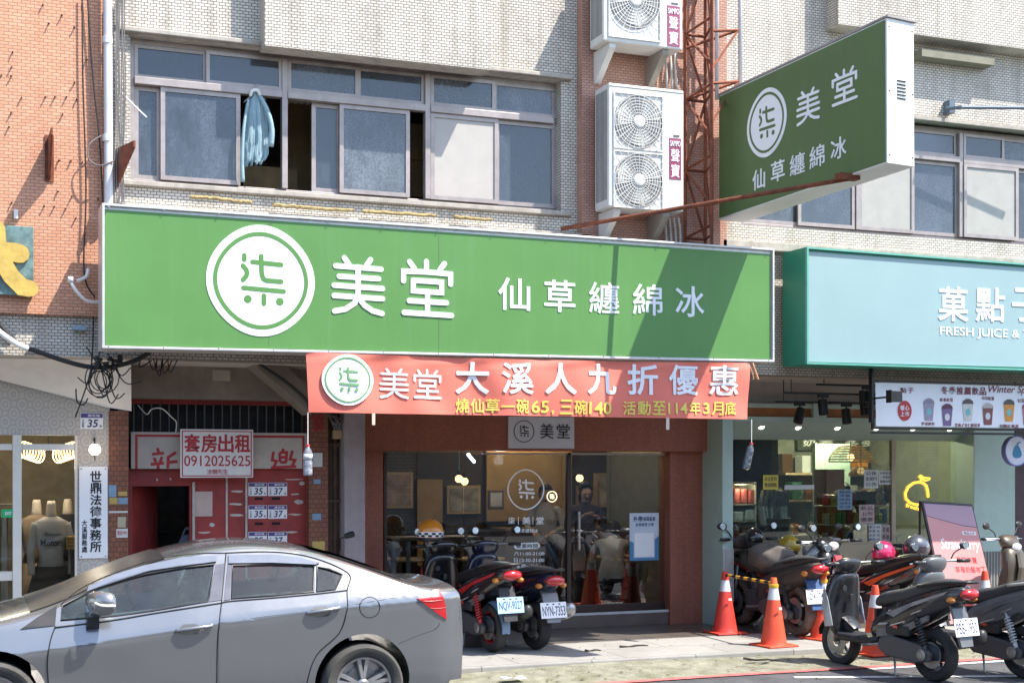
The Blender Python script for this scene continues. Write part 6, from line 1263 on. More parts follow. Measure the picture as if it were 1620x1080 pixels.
def wheel_car(wx, sgn):
    c = carl(wx, sgn * .80, WR); ax = (0, sgn, 0)
    rim = part(lambda m: (m.lathe([(.215, -.06), (.225, .05), (.215, .06), (.2, .05), (.19, .0), (.185, -.04)], c, ax, 40), m.lathe([(.045, -.02), (.05, .035), (.035, .05), (.001, .05)], c, ax, 16)), 'wheel', mat('alloy', (.5, .5, .5), .3, .8, var=.1, dirt=.3), car, smooth=True, auto=40)
    def spokes(m):
        for k in range(5):
            for d in (-.16, .16):
                a = 2 * PI * k / 5 + .3 + d; e = V((math.cos(a), 0, math.sin(a))); f = V((math.cos(a - d * .6), 0, math.sin(a - d * .6))); t = V((-math.sin(a), 0, math.cos(a))); s = V(ax)
                q = []
                for base, y, w in ((c + f * .04, .04, .016), (c + e * .2, .042, .02)):
                    q.append([base + s * (y - .03) + t * w, base + s * (y - .03) - t * w, base + s * y - t * w * .7, base + s * y + t * w * .7])
                m.loft(q)
    part(spokes, 'spoke', mat('alloy', (.5, .5, .5), .3, .8), rim)
    part(lambda m: m.lathe([(.2, -.11), (.29, -.11), (.312, -.08), (.316, 0), (.312, .055), (.29, .085), (.235, .075), (.222, .055), (.2, -.05)], c, ax, 48, closed=True), 'tyre', mat('dusty_tyre', (.07, .066, .06), .85, var=.25, dirt=.5, dirtcol=(.17, .155, .135), bump=.2), rim, smooth=True, auto=50)
    part(lambda m: m.lathe([(.001, -.05), (.14, -.05), (.14, -.02), (.001, -.02)], c, ax, 32), 'brake_disc', STEEL, rim)
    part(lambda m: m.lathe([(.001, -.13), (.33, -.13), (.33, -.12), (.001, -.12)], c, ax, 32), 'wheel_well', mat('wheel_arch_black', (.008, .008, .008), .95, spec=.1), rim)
for wx in WHX:
    for s in (1, -1): wheel_car(wx, s)
rear_glass = [(x, interp(ZTOP, x)) for x in (.62, .75, .9, 1.05, 1.18)]
part(lambda m: m.grid([[carl(x, y * (.56 - .1 * (x - .6)), z + .006 + .0 * y) for y in [-1 + .2 * i for i in range(11)]] for x, z in rear_glass]), 'rear_window', CDK, car, smooth=True)
def topglass(m, xs, a0):
    rows = []
    for x in xs:
        zt = interp(ZTOP, x); zb = .2; zs = zt - min(.07, (zt - zb) * .2); w = carw(x, zs); rows.append([carl(x, w * math.cos(a), zs + (zt - zs) * max(0, math.sin(a)) ** .8 + .006) for a in [R(a0 + (180 - 2 * a0) * i / 20) for i in range(21)]])
    m.grid(rows)
part(lambda m: topglass(m, [2.3 + .08 * i for i in range(13)], 32), 'windscreen', CDK, car, smooth=True); part(lambda m: topglass(m, [.5 + .07 * i for i in range(9)], 30), 'rear_window', CDK, car, smooth=True)

# ---------------------------------------------------------------- scooters
def ring_yz(x, zc_, hw, hh, e=2.6, n=16, sh=0):
    r = []; hw *= .88
    for k in range(n):
        a = 2 * PI * k / n; c, s = math.cos(a), math.sin(a)
        r.append(V((x + sh * s, hw * math.copysign(abs(c) ** (2 / e), c), zc_ + hh * math.copysign(abs(s) ** (2 / e), s))))
    return r
def ring_xy(z, xc_, hx, hw, e=2.6, n=16, lean=0):
    r = []
    for k in range(n):
        a = 2 * PI * k / n; c, s = math.cos(a), math.sin(a); r.append(V((xc_ + hx * math.copysign(abs(c) ** (2 / e), c) + lean * abs(s), hw * math.copysign(abs(s) ** (2 / e), s), z)))
    return r
SK = {}
def scooter(name, label, loc, heading, o):
    t = thing(name, label, 'scooter', V(loc), heading, 'scooters parked on the pavement', local=True)
    body, acc, seat, dark = o['body'], o.get('acc', o['body']), o.get('seat', BLACK), o.get('dark', DARKP); wr = o.get('wr', .245); rx, fx = -.62, .61
    def wheel(x, rimm, w=.055):
        c = V((x, 0, wr)); ax = (0, 1, 0)
        def rm(m):
            m.lathe([(wr * .62, -w * .6), (wr * .70, -w * .7), (wr * .70, w * .7), (wr * .62, w * .6)], c, ax, 28, closed=True); m.lathe([(.001, -.07), (.035, -.07), (.04, -.03), (.04, .03), (.035, .07), (.001, .07)], c, ax, 14)
            for k in range(5):
                a = 2 * PI * k / 5; e = V((math.cos(a), 0, math.sin(a))); f = V((math.cos(a + .25), 0, math.sin(a + .25))); m.tube([c + e * .03, c + f * wr * .66], .014, 6)
        r = part(rm, 'wheel', rimm, t, smooth=True, auto=40)
        part(lambda m: m.lathe([(wr * .68, -w * .8), (wr * .8, -w), (wr * .93, -w * .9), (wr, -w * .35), (wr, w * .35), (wr * .93, w * .9), (wr * .8, w), (wr * .68, w * .8)], c, ax, 36, closed=True), 'tyre', o.get('tyre', RUBBER), r, smooth=True, auto=45)
        part(lambda m: m.lathe([(wr * .22, .058), (wr * .5, .058), (wr * .5, .062), (wr * .22, .062)], c, ax, 28, closed=True), 'brake_disc', STEEL, r)
    wheel(rx, o.get('rim', DARKP), .062); wheel(fx, o.get('rimf', o.get('rim', DARKP)))
    L = o.get('lift', 0)
    # tail fairing, rising to the back
    part(lambda m: m.loft([ring_yz(.14, .40, .10, .07), ring_yz(.06, .44, .155, .12), ring_yz(-.15, .53, .19, .18), ring_yz(-.4, .60 + L * .4, .20, .175), ring_yz(-.65, .68 + L * .7, .185, .14, sh=.02), ring_yz(-.88, .755 + L, .135, .10, sh=.03), ring_yz(-1.02, .80 + L, .08, .055, sh=.03)]), 'tail_fairing', body, t, smooth=True, sub=1)
    part(lambda m: [m.prism([V((-.16, s * .162, .60)), V((-.5, s * .168, .70 + L * .5)), V((-.88, s * .112, .80 + L)), V((-.84, s * .125, .76 + L)), V((-.48, s * .172, .655 + L * .5)), V((-.26, s * .168, .57))], (0, s * .006, 0)) for s in (1, -1)], 'side_stripe', acc, t)
    part(lambda m: [m.loft([[V((x, s * y, z + d)) for d, y in ((-h, w * .82), (h, w * .82), (h, w), (-h, w))] for x, z, h, w in ((-.02, .40, .04, .15), (-.35, .455, .04, .162), (-.66, .56 + L * .6, .025, .15))]) for s in (1, -1)], 'lower_panel', o.get('low', dark), t, smooth=False)
    part(lambda m: m.loft([ring_yz(.10, .66, .07, .035), ring_yz(.02, .71, .125, .07), ring_yz(-.15, .74, .15, .075), ring_yz(-.35, .755 + L * .3, .155, .075), ring_yz(-.5, .80 + L * .5, .155, .08), ring_yz(-.72, .85 + L * .9, .14, .065), ring_yz(-.9, .865 + L, .09, .035), ring_yz(-.98, .87 + L, .04, .02)]), 'seat', seat, t, smooth=True, sub=1)
    if o.get('moto'):
        part(lambda m: m.loft([ring_yz(.12, .70, .06, .05), ring_yz(.2, .74, .13, .10), ring_yz(.36, .79, .16, .11), ring_yz(.5, .80, .11, .09), ring_yz(.56, .80, .05, .05)]), 'fuel_tank', body, t, smooth=True, sub=1)
        part(lambda m: (m.tube([(.52, 0, .85), (.3, 0, .62), (.22, 0, .3), (-.1, 0, .28)], .025, 8), m.tube([(.5, 0, .74), (-.2, 0, .66), (-.5, 0, .64)], .022, 8)), 'frame', dark, t)
        part(lambda m: (m.box(.02, .3, -.1, .1, .22, .46), m.lathe([(.09 - .002 * (k % 2) * 8, .0 + .018 * k) for k in range(10)], (.2, 0, .42), (.3, 0, 1), 14)), 'cylinder_block', mat('engine_cover', (.09, .09, .095), .45, .3), t, bevel=.01)
    else:
        part(lambda m: m.loft([ring_yz(.60, .33, .12, .05, 4), ring_yz(.5, .31, .18, .04, 4), ring_yz(.1, .30, .18, .045, 4), ring_yz(-.02, .33, .16, .05, 4)]), 'floorboard', dark, t, smooth=True)
        part(lambda m: m.loft([ring_xy(.28, .56, .05, .13), ring_xy(.42, .585, .06, .20), ring_xy(.58, .60, .075, .225), ring_xy(.74, .60, .095, .215), ring_xy(.86, .575, .10, .18), ring_xy(.95, .545, .085, .14)]), 'front_shield', o.get('front', body), t, smooth=True, sub=1)
        part(lambda m: m.loft([[V((x, y * s, z)) for s in (1, -1)] + [V((x + .02, y2 * s, z)) for s in (-1, 1)] for x, y, y2, z in ((.655, .05, .03, .36), (.69, .09, .05, .55), (.72, .10, .06, .70), (.68, .08, .05, .88))]), 'nose_panel', o.get('nose', acc), t, smooth=False)
    def fend(m):
        rows = []
        for k in range(9):
            a = R(10 + k * 17); w = .075 if 0 < k < 8 else .045; c = V((fx, 0, wr)); rr = wr + .03
            rows.append([c + V((math.cos(a) * rr, y, math.sin(a) * rr - abs(y) * .25)) for y in (-w, -w * .7, 0, w * .7, w)])
        m.grid(rows); m.grid([[p + (p - V((fx, 0, wr))).normalized() * -.008 for p in r] for r in rows])
    part(fend, 'front_fender', body, t, smooth=True)
    part(lambda m: [m.tube([(.54, s * .075, .72), (fx, s * .085, wr)], .022, 8) for s in (1, -1)], 'fork', o.get('forkm', STEEL), t, smooth=True)
    hb = V((.50, 0, 1.0))
    part(lambda m: m.loft([ring_xy(.90, .55, .07, .12), ring_xy(.98, .535, .085, .17), ring_xy(1.04, .515, .075, .16), ring_xy(1.08, .49, .04, .11)]), 'handlebar_cover', o.get('cover', body), t, smooth=True, sub=1)
    hbar = part(lambda m: m.tube([(.42, .36, 1.03), (.49, .2, 1.03), (.5, 0, 1.02), (.49, -.2, 1.03), (.42, -.36, 1.03)], .012, 8, smoothpath=3), 'handlebar', STEEL, t, smooth=True)
    for s in (1, -1):
        part(lambda m: m.tube([(.445, s * .25, 1.03), (.41, s * .385, 1.03)], .019, 10), 'grip', BLACK, hbar, smooth=True)
        part(lambda m: m.tube([(.49, s * .22, 1.025), (.50, s * .27, 1.02), (.47, s * .38, 1.015)], .007, 6), 'brake_lever', CHROME, hbar)
        mm = part(lambda m: m.tube([(.48, s * .2, 1.05), (.475, s * .24, 1.11), (.45, s * .32, 1.16)], .007, 6, smoothpath=4), 'mirror', BLACK, t, smooth=True)
        part(lambda m: m.ball((.445, s * .35, 1.185), .02, .07, .042), 'mirror_head', BLACK, mm, smooth=True); part(lambda m: m.lathe([(.001, .004), (.036, .004), (.038, 0)], (.427, s * .35, 1.185), (-1, 0, .1), 20), 'mirror_glass', CHROME, mm)
    part(lambda m: m.ball((.63, 0, .98 if o.get('hl') else .93), .035, .10, .055), 'headlight', mat('headlight_lens', (.75, .76, .78), .08, .4, coat=1), t, smooth=True)
    tl_ = part(lambda m: m.ball((-1.02, 0, .775 + L), .06, .11, .055, rot=Matrix.Rotation(R(18), 3, 'Y')), 'tail_light', TAILR, t, smooth=True)
    for s in (1, -1): part(lambda m: m.ball((-.93, s * .14, .72 + L), .05, .035, .028), 'turn_signal', o.get('ind', mat('amber_lens', (.6, .22, .03), .2, coat=.6)), t, smooth=True)
    part(lambda m: m.tube([(-.55, .16, .82 + L), (-.85, .15, .87 + L), (-1.03, .09, .885 + L), (-1.06, 0, .885 + L), (-1.03, -.09, .885 + L), (-.85, -.15, .87 + L), (-.55, -.16, .82 + L)], .015, 8, smoothpath=3), 'grab_rail', o.get('railm', BLACK), t, smooth=True)
    # rear mudguard, plate
    part(lambda m: m.loft([[V((x, s * w, z)) for s in (1, -1)] + [V((x + .03, s * w, z + .004)) for s in (-1, 1)] for x, w, z in ((-.80, .08, .74 + L), (-.90, .09, .64 + L), (-.96, .09, .48 + L * .7), (-1.00, .075, .33 + L * .5))]), 'mudguard', o.get('guard', dark), t)
    pz = .475 + L; pfr = Fr((-1.05, 0, pz), (0, -1, 0), (.16, 0, .95)); pfr = Fr(V((-.985, 0, pz)), (0, -1, 0), V((.2, 0, .98)))
    pw, ph = .15, .08
    plt = part(lambda m: m.rect(pfr, -pw, pw, -ph, ph, .004), 'license_plate', o.get('plate', SIGNW), t)
    if o.get('num'):
        part(lambda m: (m.text(pfr, o['num'], -pw * .88, pw * .88, -ph * .72, ph * .5, .006, .001, .0042), [m.rect(pfr, x - .012, x + .012, ph * .68, ph * .84, .001, .0042) for x in (-.07, 0, .07)]), 'lettering', mat('plate_ink', (.02, .025, .06), .5), plt)
    # engine, exhaust, suspension
    part(lambda m: (m.loft([ring_yz(-.12, .30, .10, .09), ring_yz(-.3, .30, .14, .11), ring_yz(-.55, .28, .13, .10), ring_yz(-.72, .26, .09, .07)])), 'engine', dark, t, smooth=True)
    part(lambda m: m.prism([V((-.08, .13, .36)), V((-.2, .13, .40)), V((-.6, .13, .34)), V((-.72, .13, .28)), V((-.70, .13, .20)), V((-.55, .13, .17)), V((-.15, .13, .20)), V((-.05, .13, .27))], (0, .05, 0)), 'belt_cover', o.get('cvt', mat('engine_cover', (.09, .09, .095), .45, .3, dirt=.3)), t, bevel=.015)
    part(lambda m: m.box(-.45, -.15, .10, .17, .40, .50), 'air_box', dark, t, bevel=.02)
    ex_ = part(lambda m: (m.loft([[V((x, -.20, z)) + V((0, r * math.cos(a), r * 1.25 * math.sin(a))) for a in [2 * PI * i / 14 for i in range(14)]] for x, z, r in ((-.42, .30, .03), (-.5, .31, .055), (-.9, .41, .065), (-1.0, .435, .055), (-1.02, .44, .03))]), m.tube([(-.1, -.1, .22), (-.25, -.17, .22), (-.45, -.2, .30)], .02, 8, smoothpath=3)), 'exhaust', o.get('exh', mat('exhaust_dark', (.05, .05, .05), .4, .5, dirt=.3)), t, smooth=True)
    part(lambda m: m.loft([[V((x, -.265, z)) + V((0, (-.012 if abs(math.cos(a)) > 2 else 0) + .018 * math.cos(a), .05 * math.sin(a))) for a in [2 * PI * i / 10 for i in range(10)]] for x, z in ((-.55, .33), (-.85, .41))]), 'heat_shield', o.get('shield', STEEL), ex_)
    def coil(m):
        a, b = V((-.66, .16, wr + .03)), V((-.52, .15, .60 + L * .4)); ax_ = (b - a).normalized(); x = ax_.orthogonal().normalized(); y = ax_.cross(x); N = 90
        m.tube([a + (b - a) * (.22 + .66 * i / N) + (x * math.cos(i * .62) + y * math.sin(i * .62)) * .03 for i in range(N)], .0075, 6); m.tube([a, b], .012, 8); m.tube([a, a + (b - a) * .25], .022, 8)
    part(coil, 'shock_absorber', o.get('spring', mat('spring_dark', (.06, .06, .06), .4, .4)), t, smooth=True)
    part(lambda m: (m.tube([(-.2, .1, .22), (-.3, .18, .03), (-.36, .2, .012)], .012, 6), m.tube([(-.2, -.1, .22), (-.3, -.18, .03), (-.36, -.2, .012)], .012, 6)), 'stand', STEEL, t)
    part(lambda m: (m.tube([(.5, .05, 1.0), (.6, .1, .9), (.58, .09, .75)], .006, 5, smoothpath=4), m.tube([(.5, -.06, 1.0), (.61, -.1, .92), (.58, -.09, .75)], .006, 5, smoothpath=4)), 'brake_cable', BLACK, t)
    for s in (() if o.get('moto') else (1, -1)): part(lambda m: m.prism([V((.50, s * .215, .42)), V((.60, s * .225, .40)), V((.66, s * .21, .62)), V((.64, s * .20, .80)), V((.56, s * .218, .66))], (0, s * .008, 0)), 'shield_trim', o.get('nose', acc), t, bevel=.003)
    if not o.get('moto'): part(lambda m: (m.box(.02, .05, -.11, .11, .42, .62), m.lathe([(.03, .0), (.03, .012)], (.475, .09, .78), (-1, 0, 0), 12), m.box(.46, .48, -.02, .02, .66, .72)), 'inner_panel', dark, t, bevel=.004)
    part(lambda m: m.rect(Fr((-.3, .19, .485), (-1, 0, 0), (0, 0, 1)), -.03, .03, -.012, .012, .004), 'reflector', mat('reflector_red', (.6, .05, .02), .2, coat=.6), t)
    part(lambda m: m.lathe([(.05, 0), (.055, .012), (.03, .02), (.001, .02)], (-.62, .18, .255), (0, 1, 0), 18), 'belt_cover_cap', STEEL, t)
    part(lambda m: (m.tube([(-.08, .16, .30), (.05, .2, .28)], .012, 6), m.tube([(.05, .14, .28), (.05, .27, .28)], .014, 6)), 'kick_lever', STEEL, t)
    if not o.get('moto'): part(lambda m: [m.prism([V((x0, s * y0, z0)), V((x1, s * y1, z1)), V((x1 + .03, s * y1, z1 - .022)), V((x0 + .03, s * y0, z0 - .022))], (0, s * .005, 0)) for s in (1, -1) for x0, y0, z0, x1, y1, z1 in ((-.08, .166, .50, -.2, .172, .515), (-.24, .174, .50, -.42, .174, .555), (-.5, .172, .60 + L * .5, -.62, .166, .64 + L * .6))], 'decal', mat('decal_silver', (.5, .5, .5), .3, .4), t)
    if o.get('hug'):
        def hg(m):
            rows = []
            for k in range(8): a = R(95 + k * 13); w = .07 - .004 * k; c = V((rx, 0, wr)); rows.append([c + V((math.cos(a), 0, math.sin(a))) * (wr + .035) + V((0, y, -abs(y) * .2)) for y in (-w, -w * .5, 0, w * .5, w)])
            m.grid(rows); m.grid([[p + V((.006, 0, -.006)) for p in r] for r in rows])
        part(hg, 'rear_hugger', o['hug'], t, smooth=True)
    if o.get('extra'): o['extra'](t)
    return t
blk = mat('gloss_black', (.012, .012, .014), .22, coat=.7, var=.2, dirt=.15, dirtcol=(.08, .08, .08)); nav = mat('navy_gloss', (.012, .017, .04), .22, coat=.7, var=.2, dirt=.15, dirtcol=(.08, .09, .1)); gry = mat('satin_grey', (.16, .165, .17), .35, .3, var=.15)
redg = mat('gloss_red', (.5, .02, .025), .25, coat=.6, var=.08); brn = mat('dusty_brown_black', (.05, .04, .033), .6, var=.35, dirt=.5, dirtcol=(.13, .1, .075)); brz = mat('bronze_paint', (.12, .10, .075), .35, .4, var=.15)
HD = R(96)
def gp(px, py, z=.095): return G(px, py, z)
def place(px, py, z, h, lab, o, rear=True):
    g = G(px, py, z); d = V((math.cos(h), math.sin(h), 0)) * (.62 if rear else -.66); return scooter('motor_scooter', lab, g + d, h, o)
seat_g = mat('seat_grey', (.05, .05, .052), .6, var=.2, bump=.15)
scA = place(780, 1030, .095, R(98), 'black and red scooter with pale blue plate behind the silver car', dict(body=blk, acc=redg, low=gry, rim=mat('red_rim', (.4, .02, .02), .4), rimf=DARKP, spring=redg, plate=mat('plate_blue', (.36, .56, .75), .45), num='NQV-9027', hug=mat('hugger_blue', (.2, .28, .38), .35), lift=.03, nose=redg, seat=BLACK))
scB = place(848, 1026, .095, R(97), 'dark navy scooter with white plate in front of the shop door', dict(body=nav, acc=nav, seat=seat_g, plate=SIGNW, num='NYN-7353', exh=mat('exhaust_silver', (.45, .44, .42), .35, .7, dirt=.2), guard=gry, lift=-.04, shield=CHROME))
scC = place(1264, 1006, .095, R(91), 'dusty old motorcycle with big rear wheel and blue mudflap beside the cones', dict(moto=1, body=brn, acc=brn, low=brn, wr=.29, seat=seat_g, plate=SIGNW, num='JDK-7427', rim=mat('rim_rusty', (.12, .08, .06), .5, .4), guard=mat('flap_blue', (.03, .09, .22), .5), lift=.0, tyre=mat('muddy_tyre', (.12, .085, .065), .9, var=.4, dirt=.5, dirtcol=(.3, .28, .25))))
scD = place(1322, 1000, .095, R(-70), 'black scooter facing the street with a red front and round headlight', dict(body=blk, acc=redg, front=blk, nose=redg, hl=1, seat=seat_g, cover=blk), rear=False)
scE = place(1432, 1012, .095, R(100), 'black scooter with orange tail panel under the helmets', dict(body=blk, acc=mat('orange_red', (.7, .1, .02), .3, coat=.6), seat=BLACK, lift=.05))
scF = place(1480, 1077, .0, R(99), 'black scooter with white plate nearest the road at the right', dict(body=mat('graphite_gloss', (.028, .028, .031), .25, .2, coat=.6, dirt=.2, dirtcol=(.1, .1, .1)), acc=mat('mid_silver', (.32, .32, .33), .3, .5), low=gry, front=mat('graphite_gloss', (.028, .028, .031), .25), nose=mat('pale_silver', (.5, .51, .53), .3, .4), seat=seat_g, plate=SIGNW, num='PBB-1950', guard=gry, lift=.06, shield=STEEL, rimf=STEEL))
scG = place(1622, 1072, .0, R(98), 'grey black scooter cut by the right edge with pale grab rail', dict(body=gry, acc=gry, seat=seat_g, railm=mat('rail_pale', (.6, .58, .52), .35, .3), plate=mat('plate_blue', (.36, .56, .75), .45), spring=mat('spring_white', (.6, .6, .58), .4), lift=.05, guard=gry))
scH = place(1612, 990, .095, R(-72), 'bronze scooter facing the street at the right edge by the ribbed wall', dict(body=brz, front=brz, nose=brz, cover=brz, seat=BLACK), rear=False)
# helmets
def helmet(label, c, r, shell, visor=None, turn=0, extra=None, full=False):
    t = thing('helmet', label, 'helmet', V(c) - V((0, 0, r)), turn, 'motorcycle helmets', local=True)
    def sh_(m):
        rows = []
        for i in range(13):
            a = -PI / 2 + PI * i / 12; 
            if math.sin(a) < -.62: continue
            rows.append([V((r * 1.12 * math.cos(a) * math.cos(w), r * .93 * math.cos(a) * math.sin(w), r + r * math.sin(a))) for w in [2 * PI * k / 24 for k in range(24)]])
        m.loft(rows)
    part(sh_, 'shell', shell, t, smooth=True, sub=1)
    part(lambda m: m.lathe([(r * .78, 0), (r * .84, .02), (r * .8, .04)], (0, 0, r * .34), (0, 0, 1), 24), 'rim_band', BLACK, t)
    def vs(m):
        m.grid([[V((r * 1.17 * math.cos(a) * math.cos(w), r * .99 * math.cos(a) * math.sin(w), r + r * 1.03 * math.sin(a))) for w in [R(-80 + 160 * k / 16) for k in range(17)]] for a in [R(-34 + 52 * j / 6) for j in range(7)]])
    if visor: part(vs, 'visor', visor, t, smooth=True)
    if extra: extra(t, r)
    return t
def seatpt(s, x, z): 
    M = Matrix.Translation(s.location) @ Matrix.Rotation(s.rotation_euler.z, 4, 'Z'); return M @ V((x, 0, z))
def chk(t, r):
    part(lambda m: m.grid([[V((r * 1.145 * math.cos(a) * math.cos(w), r * .955 * math.cos(a) * math.sin(w), r + r * 1.02 * math.sin(a))) for w in [2 * PI * k / 24 for k in range(25)]] for a in (R(-20), R(-8), R(3))]), 'white_band', SIGNW, t, smooth=True)
    def ck(m):
        for j in range(2):
            for k in range(0, 24, 2):
                w0 = 2 * PI * (k + j) / 24; w1 = w0 + 2 * PI / 24; a0, a1 = R(-18 + 9 * j), R(-9 + 9 * j)
                m.add([V((r * 1.16 * math.cos(a) * math.cos(w), r * .97 * math.cos(a) * math.sin(w), r + r * 1.035 * math.sin(a))) for a, w in ((a0, w0), (a0, w1), (a1, w1), (a1, w0))], [(0, 1, 2, 3)])
    part(ck, 'check_pattern', BLACK, t)
mir = Matrix.Translation(scA.location) @ Matrix.Rotation(scA.rotation_euler.z, 4, 'Z') @ V((.42, .24, 1.13))
helmet('orange and white helmet with black checks hung on the red scooter handlebar', mir + V((.03, 0, .05)), .145, mat('helmet_orange', (.75, .26, .02), .25, coat=.8, var=.25, scale=4), None, R(-60), chk)
helmet('glossy crimson helmet resting on the orange tailed scooter seat', seatpt(scE, -.30, .93), .135, mat('helmet_crimson', (.62, .02, .10), .18, coat=.9, var=.08), None, R(200))
helmet('grey helmet with smoked visor standing highest at the right scooters', seatpt(scE, -.30, .935) + V((.37, -.1, .05)), .15, mat('helmet_grey', (.10, .11, .125), .2, .3, coat=.9, var=.1), mat('smoked_visor', (.05, .04, .045), .06, coat=1), R(200))
helmet('yellow and black helmet behind the round headlight', seatpt(scD, .0, .95), .135, mat('helmet_yellow', (.5, .33, .03), .3, coat=.6, var=.5, scale=6), None, R(-70))
helmet('small black helmet on the dusty motorcycle handlebar', seatpt(scC, .30, 1.05), .12, blk, None, R(90))
# ---------------------------------------------------------------- cones, boards, small things on the ground
CONE = mat('cone_orange', (.75, .085, .035), .5, var=.1, dirt=.25, dirtcol=(.4, .1, .06)); CONER = mat('cone_red', (.62, .045, .03), .5, var=.1, dirt=.3, dirtcol=(.3, .05, .04)); REFL = mat('cone_band', (.62, .64, .66), .35, .1, var=.12, dirt=.3, dirtcol=(.4, .38, .35))
def cone(p, h, m_, label, cap=None, rot=0):
    t = thing('traffic_cone', label, 'traffic cone', p, rot, 'traffic cones', local=True); b = .19
    part(lambda m: m.box(-b, b, -b, b, 0, .022), 'base', m_, t, bevel=.012)
    part(lambda m: m.lathe([(.145, .0221), (.14, .03), (.128, .09), (.064, h * .68)], n=28), 'lower_body', m_, t, smooth=True, auto=40)
    part(lambda m: m.lathe([(.0655, h * .68), (.045, h * .86)], n=28), 'reflective_band', REFL, t, smooth=True, auto=40)
    part(lambda m: m.lathe([(.0445, h * .86), (.036, h * .96), (.03, h), (.02, h), (.018, h * .96)], n=24), 'tip', cap or m_, t, smooth=True, auto=40)
    if cap: part(lambda m: m.lathe([(.05, h * .855), (.053, h * .9), (.045, h * .905)], n=24), 'bar_ring', mat('ring_yellow', (.7, .4, .03), .5), t)
    part(lambda m: m.rect(Fr((0, -.112, h * .56), (1, 0, 0), (0, .16, 1)), -.018, .018, -.012, .012, .003), 'tag', SIGNW, t)
c1, c2 = G(1147, 1001, .095), G(1224, 1021, .09)
cone(c1, .70, CONER, 'shaded red traffic cone standing beside the mint column'); cone(c2, .72, CONE, 'bright orange traffic cone with yellow ring in front of the dusty motorcycle', mat('cone_tip', (.8, .16, .05), .5), .1)
c3 = G(1302, 1010, .09); cone(V((c3.x, c3.y, .09)), .72, CONE, 'orange traffic cone half hidden by the front wheel of the road scooter', mat('cone_tip', (.8, .16, .05), .5), .2)
cone(V((8.86, 12.25, .03)), .72, CONE, 'traffic cone showing above the seat of the road scooter', None, .1)
cone(V((PX(1558, 12.75), 12.75, .09)), .72, CONE, 'traffic cone at the right of the pink board', None, .3)
bar = thing('barrier_pole', 'yellow and black striped pole linking the red and orange cones', 'barrier pole', c1 + V((0, 0, .63)))
pa, pb = c1 + V((0, 0, .66)), c2 + V((0, 0, .66))
def seg(k0): return lambda m: [m.tube([pa.lerp(pb, i / 12), pa.lerp(pb, (i + 1) / 12)], .017, 10) for i in range(k0, 12, 2)]
part(seg(0), 'black_stripe', BLACK, bar); part(seg(1), 'yellow_stripe', mat('pole_yellow', (.7, .35, .03), .5), bar)
# pink A-board
PB = 13.75
ab = thing('standing_board', 'pink drinks poster board leaning on its stand', 'standing sign', V((PX(1515, PB), PB, .09)))
q = [V((PX(1462, PB), PB - .12, .1)), V((PX(1572, PB), PB - .12, .1)), P(1538, 797, PB + .12), P(1458, 792, PB + .12)]
q[0].x = PX(1490, PB)
nrm = (q[1] - q[0]).cross(q[3] - q[0]).normalized(); nrm = nrm if nrm.y < 0 else -nrm
part(lambda m: m.prism(q, -nrm * .03), 'board', mat('board_dark_edge', (.05, .04, .05), .5), ab)
def bl2(a, b, z=0): return q[0].lerp(q[1], a).lerp(q[3].lerp(q[2], a), b) + nrm * (.002 + z)
class BL:
    n = nrm
    def p(s, x, y, z=0): return bl2(x, y, z)
fb = BL()
part(lambda m: m.poly(fb, [(.03, .01), (.98, .01), (.98, .8), (.7, .81), (.4, .84), (.03, .88)], .002), 'poster_sheet', mat('poster_pink', (.66, .31, .30), .5, var=.03), ab)
part(lambda m: m.poly(fb, [(.03, .885), (.4, .845), (.7, .815), (.98, .805), (.98, .98), (.03, .98)], .002), 'poster_top', mat('poster_mauve', (.48, .31, .38), .5, var=.03), ab)
def abt(m):
    m.text(fb, 'Strawberry', .18, .95, .585, .70, .012, .002, .003, shear=.3)
    m.rect(fb, .66, .93, .735, .765, .001, .0022)
part(abt, 'script_lettering', SIGNW, ab)
part(lambda m: (m.chars(fb, '草莓奶蓋', .42, .82, .50, .55, .012, .001, .0025), m.chars(fb, '草莓奶酪布丁', .36, .95, .42, .47, .012, .001, .0025), m.chars(fb, '新品上市', .69, .9, .74, .76, .01, .0008, .0035)), 'red_lettering', mat('poster_red', (.5, .06, .07), .5), ab)
part(lambda m: m.poly(fb, [(.14, .02), (.52, .02), (.56, .26), (.1, .26)], .0012, .0022), 'cup_picture', mat('cup_strawberry', (.72, .12, .10), .5, var=.25, scale=25), ab)
part(lambda m: m.poly(fb, [(.1, .2), (.2, .17), (.35, .22), (.5, .16), (.56, .26), (.57, .31), (.09, .31)], .0012, .0036), 'cream_picture', SIGNW, ab)
part(lambda m: m.poly(fb, [(.6, .06), (.9, .06), (.94, .2), (.57, .2)], .0012, .0022), 'cup_picture', mat('cup_cream', (.75, .6, .58), .5, var=.2, scale=30), ab); part(lambda m: m.poly(fb, [(.62, .07), (.88, .07), (.9, .12), (.75, .15), (.66, .11)], .0012, .0036), 'fruit_picture', mat('cup_strawberry', (.72, .12, .10), .5), ab)
part(lambda m: m.disc(fb, .77, .26, .08, .025, .001, .0022, 20), 'berry_picture', mat('berry', (.6, .1, .06), .5), ab)
part(lambda m: (m.tube([q[3] - nrm * .03, V((q[0].x + .05, PB + .5, .1))], .015, 6), m.tube([q[2] - nrm * .03, V((q[1].x - .05, PB + .5, .1))], .015, 6)), 'stand_leg', BLACK, ab)
